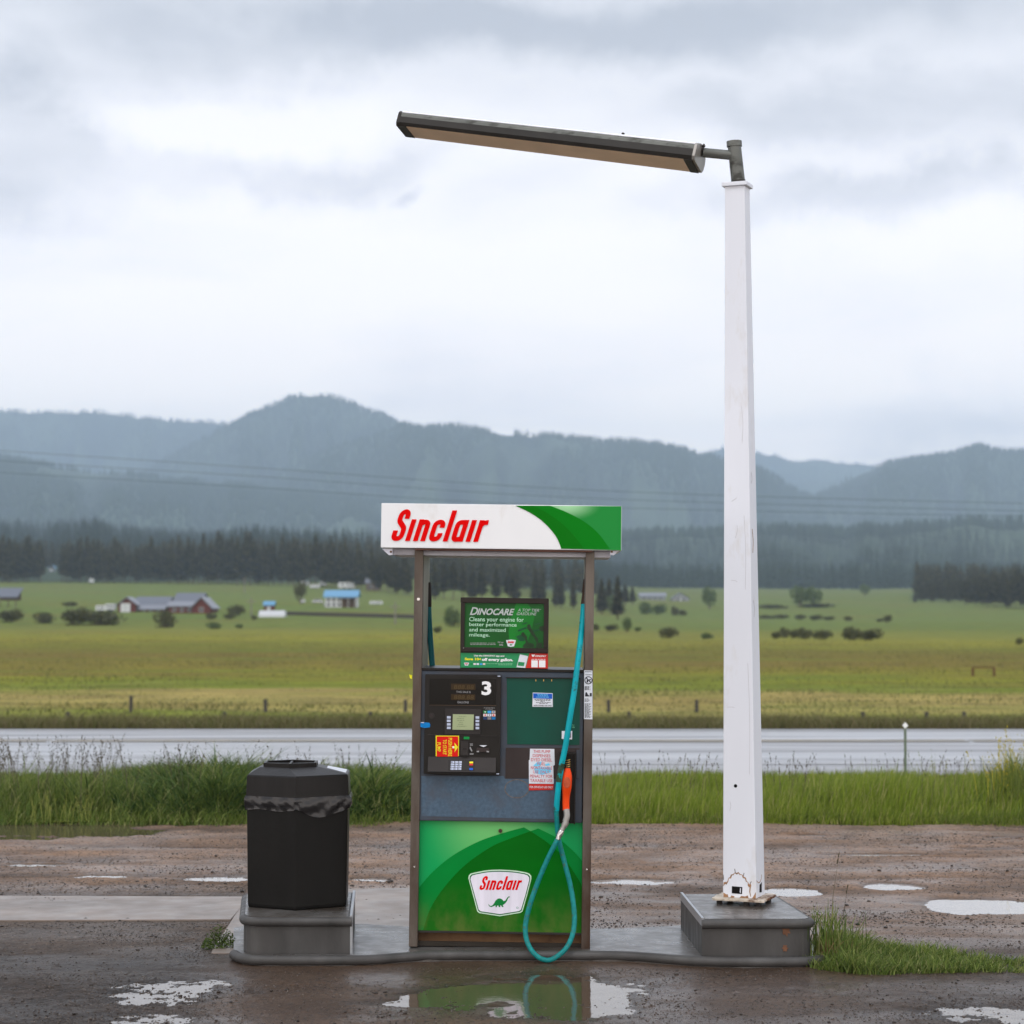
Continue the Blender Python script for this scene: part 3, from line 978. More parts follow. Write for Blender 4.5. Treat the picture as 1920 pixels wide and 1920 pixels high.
# base: rusty plate on bolts
m_rp = pmat('peeling_plate_paint', (.60, .52, .42), .6, var=.2, scale=12, dirt=(.13, .06, .03), dscale=9, dlo=.50, dhi=.6, bump=.4, bscale=30)
rag = []
for k in range(48):
    a = 2 * math.pi * k / 48
    c_, s_ = math.cos(a), math.sin(a)
    rr = .148 / max(abs(c_), abs(s_)) * (1 + .045 * math.sin(k * 2.9) + .03 * math.sin(k * 7.1))
    x, y = rr * c_, rr * s_
    rag.append((x * math.cos(yaw) - y * math.sin(yaw), x * math.sin(yaw) + y * math.cos(yaw)))
plate = MB().vprism(rag, .022, .035).build('base_plate', m_rp, LP, bevel=.003)
for (x, y) in [(p[0], p[1]) for p in sq(.215, yaw)] + [(0.0, -.12)]:
    mb = MB(); mb.tube([(x, y, 0), (x, y, .022)], .018, 6); mb.build('levelling_nut', M['black2'], LP)
# holes at the foot: dark openings framed in rust, each set just proud of the shaft
m_hole = pmat('dark_opening', (.006, .005, .005), .9)
Rz = Matrix.Rotation(yaw, 4, 'Z')


def on_face(pts, side, z0, depth=.002, outz=0.0012):
    """pts (u,z) on the front ('f') or right ('r') face of the shaft"""
    P_ = []
    for (u, z) in pts:
        hw = post_ring(z) / 2
        f = (z - zb) / (ztop - zb)
        P_.append(((u, -hw - outz, z) if side == 'f' else (hw + outz, u, z), f))
    return [tuple(Rz @ Vector(p) + Vector((topx * f, 0, 0))) for p, f in P_]


def face_poly(pts, side, outz, m, name, parent):
    a = on_face(pts, side, 0, outz=outz)
    b_ = on_face(pts, side, 0, outz=-.002)
    n_ = len(pts)
    mb_ = MB()
    mb_.add(a + b_, [list(range(n_))] + [(i, n_ + i, n_ + (i + 1) % n_, (i + 1) % n_) for i in range(n_)])
    return mb_.build(name, m, parent)


face_poly([(-.043, .058), (.014, .056), (.016, .094), (-.042, .096)], 'f', .0014, m_hole, 'rusted_hole', post)
face_poly([(-.025, .060), (.022, .056), (.024, .11), (.010, .105), (-.02, .100)], 'r', .0014, m_hole, 'rusted_hole', post)
face_poly([(.002, .066), (.007, .06), (.009, .086), (.004, .09)], 'f', .003, M['white_metal'], 'paint_flake', post)
# rust line arching over the hole, cracked
arch = [(-.090, .096), (-.082, .112), (-.074, .106), (-.064, .122), (-.060, .138), (-.050, .140), (-.044, .156), (-.034, .158), (-.026, .168), (-.014, .164), (-.006, .170), (.004, .160), (.014, .160), (.022, .146), (.034, .142), (.038, .126), (.048, .120), (.050, .104), (.060, .098), (.057, .07), (.062, .045)]


def ribbon(pts, w_):
    out_a, out_b = [], []
    for i in range(len(pts)):
        p0 = np.array(pts[max(i - 1, 0)]); p1 = np.array(pts[min(i + 1, len(pts) - 1)])
        d_ = (p1 - p0) / (np.linalg.norm(p1 - p0) + 1e-9)
        nn = np.array([-d_[1], d_[0]]) * (w_[i] if isinstance(w_, list) else w_) / 2
        out_a.append(tuple(np.array(pts[i]) + nn)); out_b.append(tuple(np.array(pts[i]) - nn))
    return out_a + out_b[::-1]


m_rl = pmat('rust_line', (.34, .19, .10), .8, var=.4, scale=40)
m_crk = pmat('crack_line', (.10, .08, .06), .8)
face_poly(ribbon(arch, [.003 + .006 * ((i * 7) % 4) / 3 for i in range(len(arch))]), 'f', .0010, m_rl, 'rust_edge', post)
for seg in ([(-.022, .166), (-.026, .19)], [(.022, .152), (.026, .17)], [(.052, .10), (.066, .126)], [(-.088, .128), (-.09, .155)]):
    face_poly(ribbon(seg, .0035), 'f', .0010, m_crk, 'paint_crack', post)
for pts_ in ([(-.09, .036), (-.062, .036), (-.066, .052), (-.072, .05), (-.09, .06)], [(-.05, .036), (-.03, .036), (-.028, .042), (-.046, .046)], [(.0, .036), (.05, .036), (.046, .05), (.03, .044), (.01, .046)], [(.07, .036), (.09, .036), (.09, .07), (.082, .055)], [(.050, .094), (.066, .10), (.064, .112), (.052, .11)], [(-.088, .104), (-.07, .108), (-.074, .118), (-.089, .114)]):
    face_poly(pts_, 'f', .0013, m_rl, 'rust_edge', post)
face_poly(ribbon([(-.08, .13), (-.055, .118), (-.03, .112), (.0, .118), (.02, .13), (.03, .15)], .004), 'r', .001, m_rl, 'rust_edge', post)
# drain hole in the front face and hairline paint cracks
zc = pw(1385, 1474, by_ - .09).z - LP.location.z
face_poly([(-.018 + .0095 * math.cos(k * math.pi / 8), zc + .0095 * math.sin(k * math.pi / 8)) for k in range(16)], 'f', .0012, m_hole, 'bolt_hole', post)
m_pc = pmat('paint_blister', (.58, .58, .60), .6)
for (a, b_) in [((-.06, 1.06), (-.02, 1.058)), ((-.03, 2.18), (.0, 2.20)), ((-.035, 1.75), (.0, 1.74)), ((-.0, 2.05), (-.01, 1.98)), ((.03, 2.7), (.032, 2.5)), ((.04, 2.1), (.044, 1.7)), ((.055, 1.3), (.06, .7)), ((-.05, .55), (-.052, .5))]:
    mid = ((a[0] + b_[0]) / 2 + .006, (a[1] + b_[1]) / 2 + .003)
    face_poly(ribbon(spline([a, mid, b_], 4), .0022), 'f', .0011, m_pc, 'paint_crack', post)
for (z0, z1) in [(1.9, 2.03), (1.55, 1.64), (2.28, 2.34)]:
    face_poly(ribbon(spline([(-.03, z0), (-.018, (z0 + z1) / 2), (-.034, z1)], 4), .006), 'r', .0011, m_rl if z0 == 1.9 else m_pc, 'paint_crack', post)

# tee pipe on top
pt_b = pw(1384.5, 344, by_) - LP.location
pt_t = pw(1377, 275, by_) - LP.location
pt_c = pw(1376.5, 265, by_) - LP.location
tee = MB(); tee.tube([pt_b, pt_t], [.0385, .0375], 24)
tee = tee.build('tee_pipe', M['lampgrey'], LP, smooth=True)
mb = MB(); mb.tube([pt_t, pt_c], .0425, 24); mb.build('pipe_cap', M['lampgrey'], tee, smooth=True)
mb = MB(); mb.tube([pt_b + Vector((0, 0, .004)), pt_b + (pt_t - pt_b) * .06 + Vector((0, 0, .003))], .041, 24); mb.build('pipe_collar', M['lampdark'], tee, smooth=True)
# strip lamp head
PR = pw(1312, 296, by_) - LP.location
PLm = pw(758, 232, by_ * 1.05) - LP.location
arm0 = pw(1370, 291, by_) - LP.location
arm1 = pw(1318, 286, by_ + .01) - LP.location
mb = MB(); mb.tube([arm0, arm1], .0265, 20); mb.build('mounting_arm', M['lampgrey'], LP, smooth=True)
ax = (PLm - PR).normalized()
toward = Vector((0, -1, 0)); toward = (toward - ax * toward.dot(ax)).normalized()
up = toward.cross(ax).normalized()
if up.z < 0: up = -up
roll = math.radians(8)
cr, sr = math.cos(roll), math.sin(roll)
T2 = toward * cr + up * sr      # lean the lens a little toward the viewer
U2 = up * cr - toward * sr
LEN = (PLm - PR).length


def lampmesh(prof, s0, s1, close=True):
    n_ = len(prof)
    k0, k1 = 1 - .12 * s0 / LEN, 1 - .12 * s1 / LEN
    vs_ = [PR + ax * s0 + T2 * a * k0 + U2 * b_ * k0 for (a, b_) in prof] + [PR + ax * s1 + T2 * a * k1 + U2 * b_ * k1 for (a, b_) in prof]
    fs_ = [list(range(n_)), list(range(2 * n_ - 1, n_ - 1, -1))] + [(i, (i + 1) % n_, n_ + (i + 1) % n_, n_ + i) for i in range(n_)]
    return MB().add(vs_, fs_)


house_p = [(.098, -.050), (.112, -.034), (.112, .026), (.100, .042), (.04, .064), (-.04, .068), (-.09, .05), (-.112, .01), (-.108, -.03), (-.085, -.050)]
head = lampmesh(house_p, 0.012, LEN - .012).build('lamp_housing', M['lampgrey'], LP, bevel=.003)
lampmesh([(.099, -.054), (.115, -.036), (.115, .004), (.112, .004), (.112, -.034), (.097, -.0505)], .012, LEN - .012).build('side_rail', M['lampdark'], head)
lampmesh([(.1085, .0375), (.094, .0505), (.090, .048), (.105, .034)], .012, LEN - .012).build('edge_highlight', M['lamphighlight'], head)  # added strip: highlight along the top front edge, painted as pale colour
lampmesh([(.088, -.056), (.088, -.048), (-.084, -.048), (-.084, -.056)], .06, LEN - .055).build('lens', M['lens'], head)
endp = [(a * 1.03, b_ * 1.06) for (a, b_) in house_p]
lampmesh(endp, -.004, .012).build('end_cap', M['steel_side'], head, bevel=.002)
endp2 = [(a * 1.02, b_ * 1.12 - .002) for (a, b_) in house_p]
lampmesh(endp2, LEN - .012, LEN + .006).build('end_cap', M['lampdark'], head, bevel=.002)
lampmesh([(.096, -.058), (.096, -.048), (-.086, -.048), (-.086, -.058)], .012, .060).build('lens_frame', M['lampdark'], head)
lampmesh([(.096, -.058), (.096, -.048), (-.086, -.048), (-.086, -.058)], LEN - .055, LEN - .012).build('lens_frame', M['lampdark'], head)
mb = MB()
c0 = PR + ax * (LEN * .262) + U2 * .060
mb.tube([c0, c0 + U2 * .016], .024, 12); mb.tube([c0 + U2 * .016, c0 + U2 * .034], .009, 8)
mb.build('photocell_knob', M['black2'], head)
mb = MB()
c0 = PR + ax * -.012 + U2 * .055 + T2 * .02
mb.tube([c0 - U2 * .02, c0 + U2 * .02], .005, 8); mb.tube([c0 + U2 * .004, c0 + U2 * .012], .011, 6)
mb.build('clamp_bolt', M['black2'], head)

# ------------------------------------------------------------------ fuel dispenser
D0 = 11.33
PR_ = pw(937, 1770, D0)
FD = empty('fuel_dispenser', (PR_.x, D0, .046), 'tall fuel pump numbered 3 with white and green top sign and teal hose', 'fuel pump',
           rot=(0, math.radians(.75), math.radians(-1.2)))
FDm = Matrix.LocRotScale(FD.location, FD.rotation_euler, None)
FDi = FDm.inverted()
_O = FDi @ Vector((0, 0, EYE))


def Lc(px, py, dy=0.0):
    d = FDi.to_3x3() @ pdir(px, py)
    t = (dy - _O.y) / d.y
    return (_O.x + d.x * t, _O.z + d.z * t)


def Lr(px0, py0, px1, py1, dy=0.0):
    a, b_, c, d = Lc(px0, py0, dy), Lc(px1, py0, dy), Lc(px0, py1, dy), Lc(px1, py1, dy)
    return (a[0] + c[0]) / 2, (b_[0] + d[0]) / 2, (c[1] + d[1]) / 2, (a[1] + b_[1]) / 2   # x0 x1 z0 z1


def pbox(name, m, px0, py0, px1, py1, dy0, dy1, parent=None, bevel=.002, label=None):
    x0, x1, z0, z1 = Lr(px0, py0, px1, py1, dy0)
    return MB().box(x0, x1, dy0, dy1, z0, z1).build(name, m, parent or FD, bevel=bevel, label=label)


def ppoly(name, m, pts, dy0, dy1, parent=None, label=None, bevel=0):
    return MB().prism([Lc(p[0], p[1], dy0) for p in pts], dy0, dy1).build(name, m, parent or FD, bevel=bevel, label=label)


c1 = lambda *P: [(690 + x / 3.84, 920 + y / 3.84) for x, y in P]
c2 = lambda *P: [(750 + x / 5.0526, 1240 + y / 5.0526) for x, y in P]
c3 = lambda *P: [(750 + x / 5.0526, 1520 + y / 5.0526) for x, y in P]
c5 = lambda *P: [(850 + x / 10.105, 1110 + y / 10.105) for x, y in P]
cp = lambda *P: [(780 + x / 9.144, 1250 + y / 9.144) for x, y in P]

_tc = {}


def glyphs(s, shear=0.0, bold=0.0, space=1.0):
    key = (s, shear, bold, space)
    if key in _tc: return _tc[key]
    cu = bpy.data.curves.new('t', 'FONT')
    cu.body = s
    cu.shear = shear
    cu.offset = bold
    cu.space_character = space
    cu.size = 1
    cu.resolution_u = 3
    ob = bpy.data.objects.new('t', cu)
    COL.objects.link(ob)
    bpy.context.view_layer.update()
    me = ob.to_mesh()
    V_ = np.array([v.co[:2] for v in me.vertices]).reshape(-1, 2)
    F_ = [list(p.vertices) for p in me.polygons]
    ob.to_mesh_clear()
    bpy.data.objects.remove(ob)
    bpy.data.curves.remove(cu)
    _tc[key] = (V_, F_)
    return V_, F_


class TX:
    def __init__(s, dy):
        s.dy = dy; s.mb = MB()

    def t(s, txt, px0, py0, px1, py1, shear=0, bold=0.0, rot=0, space=1.0):
        V_, F_ = glyphs(txt, shear, bold, space)
        if len(V_) == 0: return s
        if rot:
            # turned clockwise: reading direction runs down the photo
            V_ = np.stack([V_[:, 1], -V_[:, 0]], -1)
        lo, hi_ = V_.min(0), V_.max(0)
        U = (V_ - lo) / (hi_ - lo)
        x0, x1, z0, z1 = Lr(px0, py0, px1, py1, s.dy)
        s.mb.add([(x0 + u[0] * (x1 - x0), s.dy, z0 + u[1] * (z1 - z0)) for u in U], F_)
        return s

    def bar(s, px0, py0, px1, py1, seed=0, dash=True):
        """line of writing too small to read: broken thin bar"""
        r = random.Random(seed + px0)
        x = px0
        while x < px1:
            w_ = r.uniform(2.0, 5.5) if dash else px1 - px0
            xe = min(x + w_, px1)
            a0_, a1_, a2_, a3_ = Lr(x, py0, xe, py1, s.dy)
            s.mb.add([(a0_, s.dy, a2_), (a1_, s.dy, a2_), (a1_, s.dy, a3_), (a0_, s.dy, a3_)], [(0, 1, 2, 3)])
            x = xe + r.uniform(.7, 1.3)
        return s

    def build(s, name, m, parent, label=None):
        return s.mb.build(name, m, parent, label=label)


LOGO = [
    [(.05, .335), (.05, .17), (.08, .10), (.15, .075), (.22, .09), (.272, .14), (.29, .22), (.29, .36), (.255, .45), (.115, .60), (.077, .68), (.077, .80), (.10, .88), (.17, .935), (.23, .93), (.275, .885), (.29, .82), (.29, .71)],
    [(.53, 0), (.53, .7)], [(.781, 0), (.781, .7)], [(.82, .56), (.88, .612), (.95, .61), (1.0, .57), (1.014, .49), (1.014, 0)],
    [(1.497, .436), (1.497, .53), (1.46, .595), (1.38, .62), (1.30, .59), (1.257, .5), (1.257, .18), (1.29, .10), (1.36, .075), (1.45, .10), (1.497, .17), (1.497, .267)],
    [(1.735, 0), (1.735, 1)], [(2.222, 0), (2.222, .7)],
    [(2.18, .605), (2.10, .62), (2.02, .60), (1.978, .52), (1.978, .17), (2.01, .09), (2.08, .07), (2.17, .09)],
    [(2.464, 0), (2.464, .7)], [(2.713, 0), (2.713, .7)], [(2.73, .54), (2.79, .60), (2.86, .62), (2.93, .625)]]


def logo(mb_, px0, pyb, hpx, dy, width=1.0, wt=.155, tilt=0.0):
    """word mark: baseline start px0,pyb, capital height hpx"""
    for i, st in enumerate(LOGO):
        pts = st if len(st) == 2 else spline(st, 3)
        rb_ = ribbon(pts, wt)
        q = []
        for (x, y) in rb_:
            X = (x + .316 * y) * width
            q.append(Lc(px0 + X * hpx, pyb - y * hpx + tilt * X * hpx, dy - .0006 * (i % 3)))
        n_ = len(pts)
        vs_ = [(p[0], dy - .0006 * (i % 3), p[1]) for p in q]
        mb_.add(vs_, [(k, k + 1, 2 * n_ - 2 - k, 2 * n_ - 1 - k) for k in range(n_ - 1)])


# frame uprights
for (p0, p1, side) in (((777, 1030), (767, 1772), 'l'), ((1096.5, 1030), (1092, 1772), 'r')):
    x0 = Lc(p0[0], p0[1], -.012)[0]; xb = Lc(p1[0], p1[1], -.012)[0]
    z1 = Lc(p0[0], p0[1], -.012)[1]
    x0 = (x0 + xb) / 2
    wd = .046
    o = MB().box(x0, x0 + wd, -.012, .56, -.0, z1).build('side_post', M['steel'], FD, bevel=.003)
    mb = MB()
    xs = x0 + wd + .0015 if side == 'l' else x0 - .0015
    mb.box(min(xs, xs + (.001 if side == 'l' else -.001)), max(xs, xs + (.001 if side == 'l' else -.001)), .03, .54, 1.40, z1 - .01)
    mb.build('inner_panel', M['steel_side'], o)
    for zz, r_ in ((1.83, .008), (.42, .005)) if side == 'l' else ((.42, .005),):
        mb = MB(); mb.tube([(x0 + .024, -.016, zz), (x0 + .024, -.011, zz)], r_, 14)
        mb.build('bolt_head', M['chrome'], o)
    if side == 'l':
        PLX = x0
    else:
        PRX = x0
# back cladding of the dispenser, full height of the cabinet
CAB = pbox('cabinet', M['slate'], 787, 1259, 1093, 1541, 0, .50, bevel=.006)
pbox('cabinet_cap', M['black'], 785, 1254, 1094, 1259, -.006, .5, CAB, bevel=.002)
# weathered paint field low on the cabinet
ppoly('faded_paint', M['slate2'], [(790, 1455), (944, 1455), (947, 1461), (1040, 1461), (1040, 1536), (790, 1530)], -.0012, .001, CAB)
mb = MB()
rg_ = [(969 + 23 * math.cos(a), 1479 + 18 * math.sin(a)) for a in np.linspace(0, 2 * math.pi, 33)]
ro_ = [Lc(969 + 23.5 * math.cos(a), 1479 + 18 * math.sin(a), -.002) for a in np.linspace(0, 2 * math.pi, 33)]
ri_ = [Lc(969 + (21.2 + .7 * math.sin(a * 9)) * math.cos(a), 1479 + (16 + .6 * math.sin(a * 7)) * math.sin(a), -.002) for a in np.linspace(0, 2 * math.pi, 33)]
mb.add([(p[0], -.002, p[1]) for p in ro_ + ri_], [(i, i + 1, 33 + i + 1, 33 + i) for i in range(32)])
mb.build('glue_ring', pmat('glue_residue', A(92, 88, 86), .7, var=.3, scale=60), CAB)
# --- payment panel
PAY = MB().prism([Lc(*p, -.03) for p in cp((158, 130), (1462, 140), (1440, 1862), (1250, 1868), (400, 1858), (130, 1835))], -.03, .002).build('payment_panel', M['black'], FD, bevel=.004)
ppoly('display_window', pmat('dark_display_glass', A(24, 22, 19), .12, var=.05), cp((235, 205), (1375, 212), (1372, 655), (228, 655)), -.033, -.029, PAY)
ppoly('lcd_strip', M['lcd_dim'], cp((600, 290), (1020, 295), (1020, 400), (600, 395)), -.035, -.032, PAY)
ppoly('lcd_strip', M['lcd_dim'], cp((600, 470), (1015, 475), (1015, 575), (600, 570)), -.035, -.032, PAY)
for y_ in (315, 490):
    TX(-.0358).t('888.88', *cp((650, y_))[0], *cp((990, y_ + 70))[0], shear=.1).build('unlit_digits', pmat('unlit_digit', A(78, 62, 34), .3), PAY)
TX(-.0345).t('THIS SALE $', *cp((690, 418))[0], *cp((935, 455))[0]).build('display_lettering', M['grey_txt'], PAY)
TX(-.0345).t('GALLONS', *cp((710, 592))[0], *cp((905, 628))[0]).build('display_lettering', M['grey_txt'], PAY)
TX(-.0348).t('3', *cp((1125, 250))[0], *cp((1290, 490))[0], bold=.035).build('pump_number', M['white'], PAY, label='large white number 3')
ppoly('seam_line', pmat('seam', A(70, 56, 42), .5), cp((230, 655), (1375, 662), (1375, 672), (230, 664)), -.034, -.03, PAY)
ppoly('seam_line', M['black2'], cp((200, 1162), (1380, 1185), (1380, 1195), (200, 1172)), -.033, -.029, PAY)
scr = ppoly('screen_module', M['black2'], cp((500, 720), (1118, 730), (1105, 1168), (488, 1160)), -.037, -.03, PAY, bevel=.002)
ppoly('screen_glass', M['lcd'], cp((632, 815), (992, 820), (985, 1085), (624, 1080)), -.0395, -.036, PAY)
tx = TX(-.0402)
for i, (a, b_) in enumerate([(740, 860), (700, 820), (710, 830), (740, 800), (720, 820), (700, 870)]):
    yy = [850, 884, 918, 950, 984, 1018][i]
    tx.bar(*cp((a, yy))[0], cp((b_, yy + 9))[0][0], cp((b_, yy + 9))[0][1], seed=i)
tx.build('screen_writing', pmat('lcd_writing', A(112, 122, 92), .3), PAY)
for k in range(4):
    for (xa_, xb_) in ((530, 594), (1022, 1084)):
        y0_ = 848 + 60 * k + (3 if xa_ > 900 else 0)
        ppoly('soft_key', M['key'], cp((xa_, y0_), (xb_, y0_ + 1), (xb_, y0_ + 42), (xa_, y0_ + 41)), -.0405, -.036, PAY)
# payment marks
TX(-.032).t('ACCEPTED FORMS', *cp((1162, 698))[0], *cp((1350, 715))[0]).t('OF PAYMENT', *cp((1190, 722))[0], *cp((1322, 738))[0]).build('payment_heading', M['grey_txt'], PAY)
cols = [('green', (20, 120, 60)), ('sky', (60, 150, 205)), ('grey', (165, 160, 150)), ('white', (210, 205, 205)), ('white', (200, 205, 215)), ('white', (215, 190, 188)), ('navy', (30, 55, 95)), ('grey', (120, 118, 120)), ('blue', (20, 105, 165))]
for i, (nm, c) in enumerate(cols):
    r_, q_ = divmod(i, 3)
    x_, y_ = 1154 + 72 * q_, 755 + 54 * r_
    o = ppoly('card_mark', pmat('card_mark_' + str(i), A(*c), .4, var=.05), cp((x_, y_), (x_ + 64, y_), (x_ + 64, y_ + 44), (x_, y_ + 44)), -.0315, -.029, PAY)
    if i in (3, 5):
        ppoly('card_emblem', M['red_stk'], [(p[0], p[1]) for p in cp(*[(x_ + 32 + 14 * math.cos(a), y_ + 22 + 14 * math.sin(a)) for a in np.linspace(0, 6, 10)])], -.0325, -.031, PAY)
    if i in (0, 2, 4):
        ppoly('card_emblem', (M['white'], None, M['blue'], None, M['blk_txt'])[i] or M['blue'], cp((x_ + 18, y_ + 12), (x_ + 48, y_ + 12), (x_ + 36, y_ + 32), (x_ + 28, y_ + 32)), -.0325, -.031, PAY)
# key lock, tag
x_, z_ = Lc(*cp((268, 842))[0], -.03)
mb = MB(); mb.tube([(x_, -.034, z_), (x_, -.03, z_)], .0155, 20); mb.build('door_lock', M['black2'], PAY)
mb = MB(); mb.tube([(x_, -.036, z_), (x_, -.033, z_)], .007, 12); mb.build('lock_cylinder', M['bay'], PAY)
ppoly('security_tag', pmat('blue_tape', A(0, 112, 178), .3, var=.2, scale=30), cp((72, 965), (120, 972), (150, 955), (230, 962), (244, 1000), (236, 1040), (150, 1050), (78, 1035)), -.0345, -.03, PAY)
ppoly('tag_end', M['key'], cp((80, 950), (138, 950), (140, 968), (82, 965)), -.035, -.031, PAY)
for (a, b_) in ((1400, 155), (1378, 1830)):
    ppoly('panel_clip', M['key'], cp((a, b_), (a + 48, b_), (a + 48, b_ + 16), (a, b_ + 16)), -.036, -.029, PAY)
# start sticker, text turned a quarter clockwise
ST = ppoly('start_sticker', M['yellow'], cp((338, 1182), (738, 1185), (735, 1532), (338, 1535)), -.034, -.0295, PAY, label='red and yellow PUSH HERE TO START PUMP sticker turned sideways')
ppoly('start_sticker', M['red_stk'], cp((354, 1194), (724, 1196), (722, 1540), (354, 1543)), -.0348, -.033, PAY)
TX(-.0356).t('PUSH HERE', *cp((552, 1222))[0], *cp((618, 1535))[0], rot=1, bold=.008).t('TO START', *cp((460, 1250))[0], *cp((522, 1508))[0], rot=1, bold=.008).t('PUMP', *cp((362, 1300))[0], *cp((424, 1455))[0], rot=1, bold=.008).build('sticker_lettering', M['yellow'], PAY)
ppoly('sticker_arrow', M['yellow'], cp((624, 1362), (668, 1362), (655, 1300), (722, 1380), (660, 1470), (668, 1400), (624, 1400)), -.0356, -.034, PAY)
ppoly('sticker_arrow', M['white'], cp((624, 1364), (652, 1364), (652, 1398), (624, 1398)), -.0362, -.035, PAY)
ppoly('green_tag', pmat('small_green_tag', A(10, 130, 60), .35), cp((820, 1200), (915, 1203), (913, 1245), (818, 1243)), -.033, -.029, PAY)
ppoly('reader_housing', M['black2'], cp((768, 1285), (900, 1288), (898, 1525), (766, 1522)), -.05, -.03, PAY, bevel=.002)
ppoly('reader_slot', M['black'], cp((800, 1400), (870, 1402), (870, 1420), (800, 1418)), -.0505, -.045, PAY)
tx = TX(-.0325)
for (a, b_, c, d_) in ((920, 1318, 975, 1325), (925, 1332, 970, 1339), (922, 1346, 975, 1353), (920, 1485, 988, 1493), (920, 1500, 985, 1508)):
    if b_ == 1485:
        tx.build('card_instructions', M['grey_txt'], PAY); tx = TX(-.0325)
    tx.bar(*cp((a, b_))[0], *cp((c, d_))[0], seed=b_, dash=False)
tx.build('card_instructions', M['grey_txt'], PAY)
ppoly('card_pictogram', M['grey_txt'], cp((922, 1375), (936, 1372), (945, 1400), (965, 1440), (958, 1460), (940, 1440), (920, 1400)), -.0325, -.029, PAY)
rs = ppoly('receipt_slot', M['bay'], cp((1040, 1392), (1250, 1396), (1262, 1465), (1035, 1462)), -.045, -.03, PAY, bevel=.002)
ppoly('receipt_paper', M['offwhite'], cp((1088, 1350), (1218, 1352), (1158, 1378)), -.047, -.03, PAY)
ppoly('slot_corner', M['grey_txt'], cp((1040, 1448), (1080, 1440), (1080, 1466), (1042, 1466)), -.0465, -.044, PAY)
ppoly('slot_corner', M['grey_txt'], cp((1210, 1442), (1252, 1450), (1250, 1470), (1212, 1466)), -.0465, -.044, PAY)
# sloping keypad shelf
x0, x1, z0, z1 = Lr(*cp((205, 1555))[0], *cp((1370, 1800))[0], -.045)
KP = MB().add([(x0, -.032, z1), (x1, -.032, z1), (x1, -.068, z0), (x0, -.068, z0), (x0, -.028, z0 - .004), (x1, -.028, z0 - .004), (x0, -.028, z1), (x1, -.028, z1)],
              [(0, 3, 2, 1), (3, 4, 5, 2), (0, 1, 7, 6), (0, 6, 4, 3), (1, 2, 5, 7), (6, 7, 5, 4)]).build('keypad_shelf', M['black2'], PAY)


def kpt(px, py, lift=0.001):
    u = cp((px, py))[0]
    x, z = Lc(u[0], u[1], -.05)
    f = (z1 - z) / (z1 - z0)
    return (x, -.032 - .036 * f - lift, z)


def kpoly(name, m, pts, lift):
    vs_ = [kpt(*p, lift) for p in pts] + [kpt(*p, -.0005) for p in pts]
    n_ = len(pts)
    return MB().add(vs_, [list(range(n_))] + [(i, (i + 1) % n_, n_ + (i + 1) % n_, n_ + i) for i in range(n_)]).build(name, m, PAY)


kpoly('keypad_plate', M['black'], [(555, 1600), (1010, 1605), (1005, 1780), (550, 1775)], .0012)
for r_ in range(4):
    for q_ in range(3):
        x_, y_ = 600 + 65 * q_ - r_ * 2, 1622 + 38 * r_
        kpoly('number_key', M['key'], [(x_, y_), (x_ + 54, y_), (x_ + 54, y_ + 29), (x_, y_ + 29)], .003)
mb = MB()
for r_ in range(4):
    for q_ in range(3):
        x_, y_ = 600 + 65 * q_ - r_ * 2, 1622 + 38 * r_
        ch = ['1', '2', '3', '4', '5', '6', '7', '8', '9', 'C', '0', 'E'][r_ * 3 + q_]
        V_, F_ = glyphs(ch)
        lo, hi_ = V_.min(0), V_.max(0)
        U = (V_ - lo) / (hi_ - lo)
        mb.add([kpt(x_ + 8 + u[0] * 16, y_ + 24 - u[1] * 19, .0034) for u in U], F_)
mb.build('key_legend', M['blk_txt'], PAY)
for (c, a, b_) in (('yellow', 1628, 1656), ('red_soft', 1660, 1692), ('blue', 1735, 1768)):
    kpoly('function_key', M[c], [(916, a), (978, a), (978, b_), (916, b_)], .003)
# --- green product panel
GP = ppoly('product_panel', M['dgreen'], c2((1012, 158), (1706, 163), (1700, 792), (1016, 785)), -.004, .003, CAB)
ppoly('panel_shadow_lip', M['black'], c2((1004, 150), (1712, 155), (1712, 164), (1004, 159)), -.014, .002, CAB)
for x_ in (1284, 1358, 1434):
    ppoly('hanger_clip', M['brass'], c2((x_, 172), (x_ + 6, 172), (x_ + 6, 190), (x_, 190)), -.006, -.003, CAB)
ppoly('grade_sticker', M['offwhite'], c2((1258, 296), (1446, 302), (1448, 432), (1254, 430)), -.0052, -.0035, CAB)
ppoly('grade_sticker_band', M['blue'], c2((1262, 302), (1442, 308), (1442, 356), (1262, 350)), -.0060, -.005, CAB)
tx = TX(-.0066)
for i, (a, b_) in enumerate(((1300, 1404), (1305, 1400), (1290, 1415))):
    tx.bar(*c2((a, 310 + i * 13))[0], *c2((b_, 316 + i * 13))[0], seed=i)
tx.build('grade_sticker_print', M['lblue'], CAB)
tx = TX(-.0060)
for i, (a, b_) in enumerate(((1275, 1430), (1285, 1425), (1330, 1370), (1290, 1430), (1320, 1400))):
    tx.bar(*c2((a, 358 + i * 10))[0], *c2((b_, 363 + i * 10))[0], seed=i + 20)
tx.t('NON-TAXABLE USE ONLY', *c2((1266, 412))[0], *c2((1440, 425))[0], bold=.02)
tx.build('grade_sticker_lettering', M['blk_txt'], CAB)
ppoly('price_button', M['offwhite'], c2((1532, 660), (1632, 660), (1630, 740), (1532, 735)), -.008, -.003, CAB)
ppoly('price_button_face', pmat('dark_red_button', A(66, 22, 28), .3), c2((1590, 672), (1618, 672), (1618, 724), (1588, 724)), -.0095, -.0075, CAB)
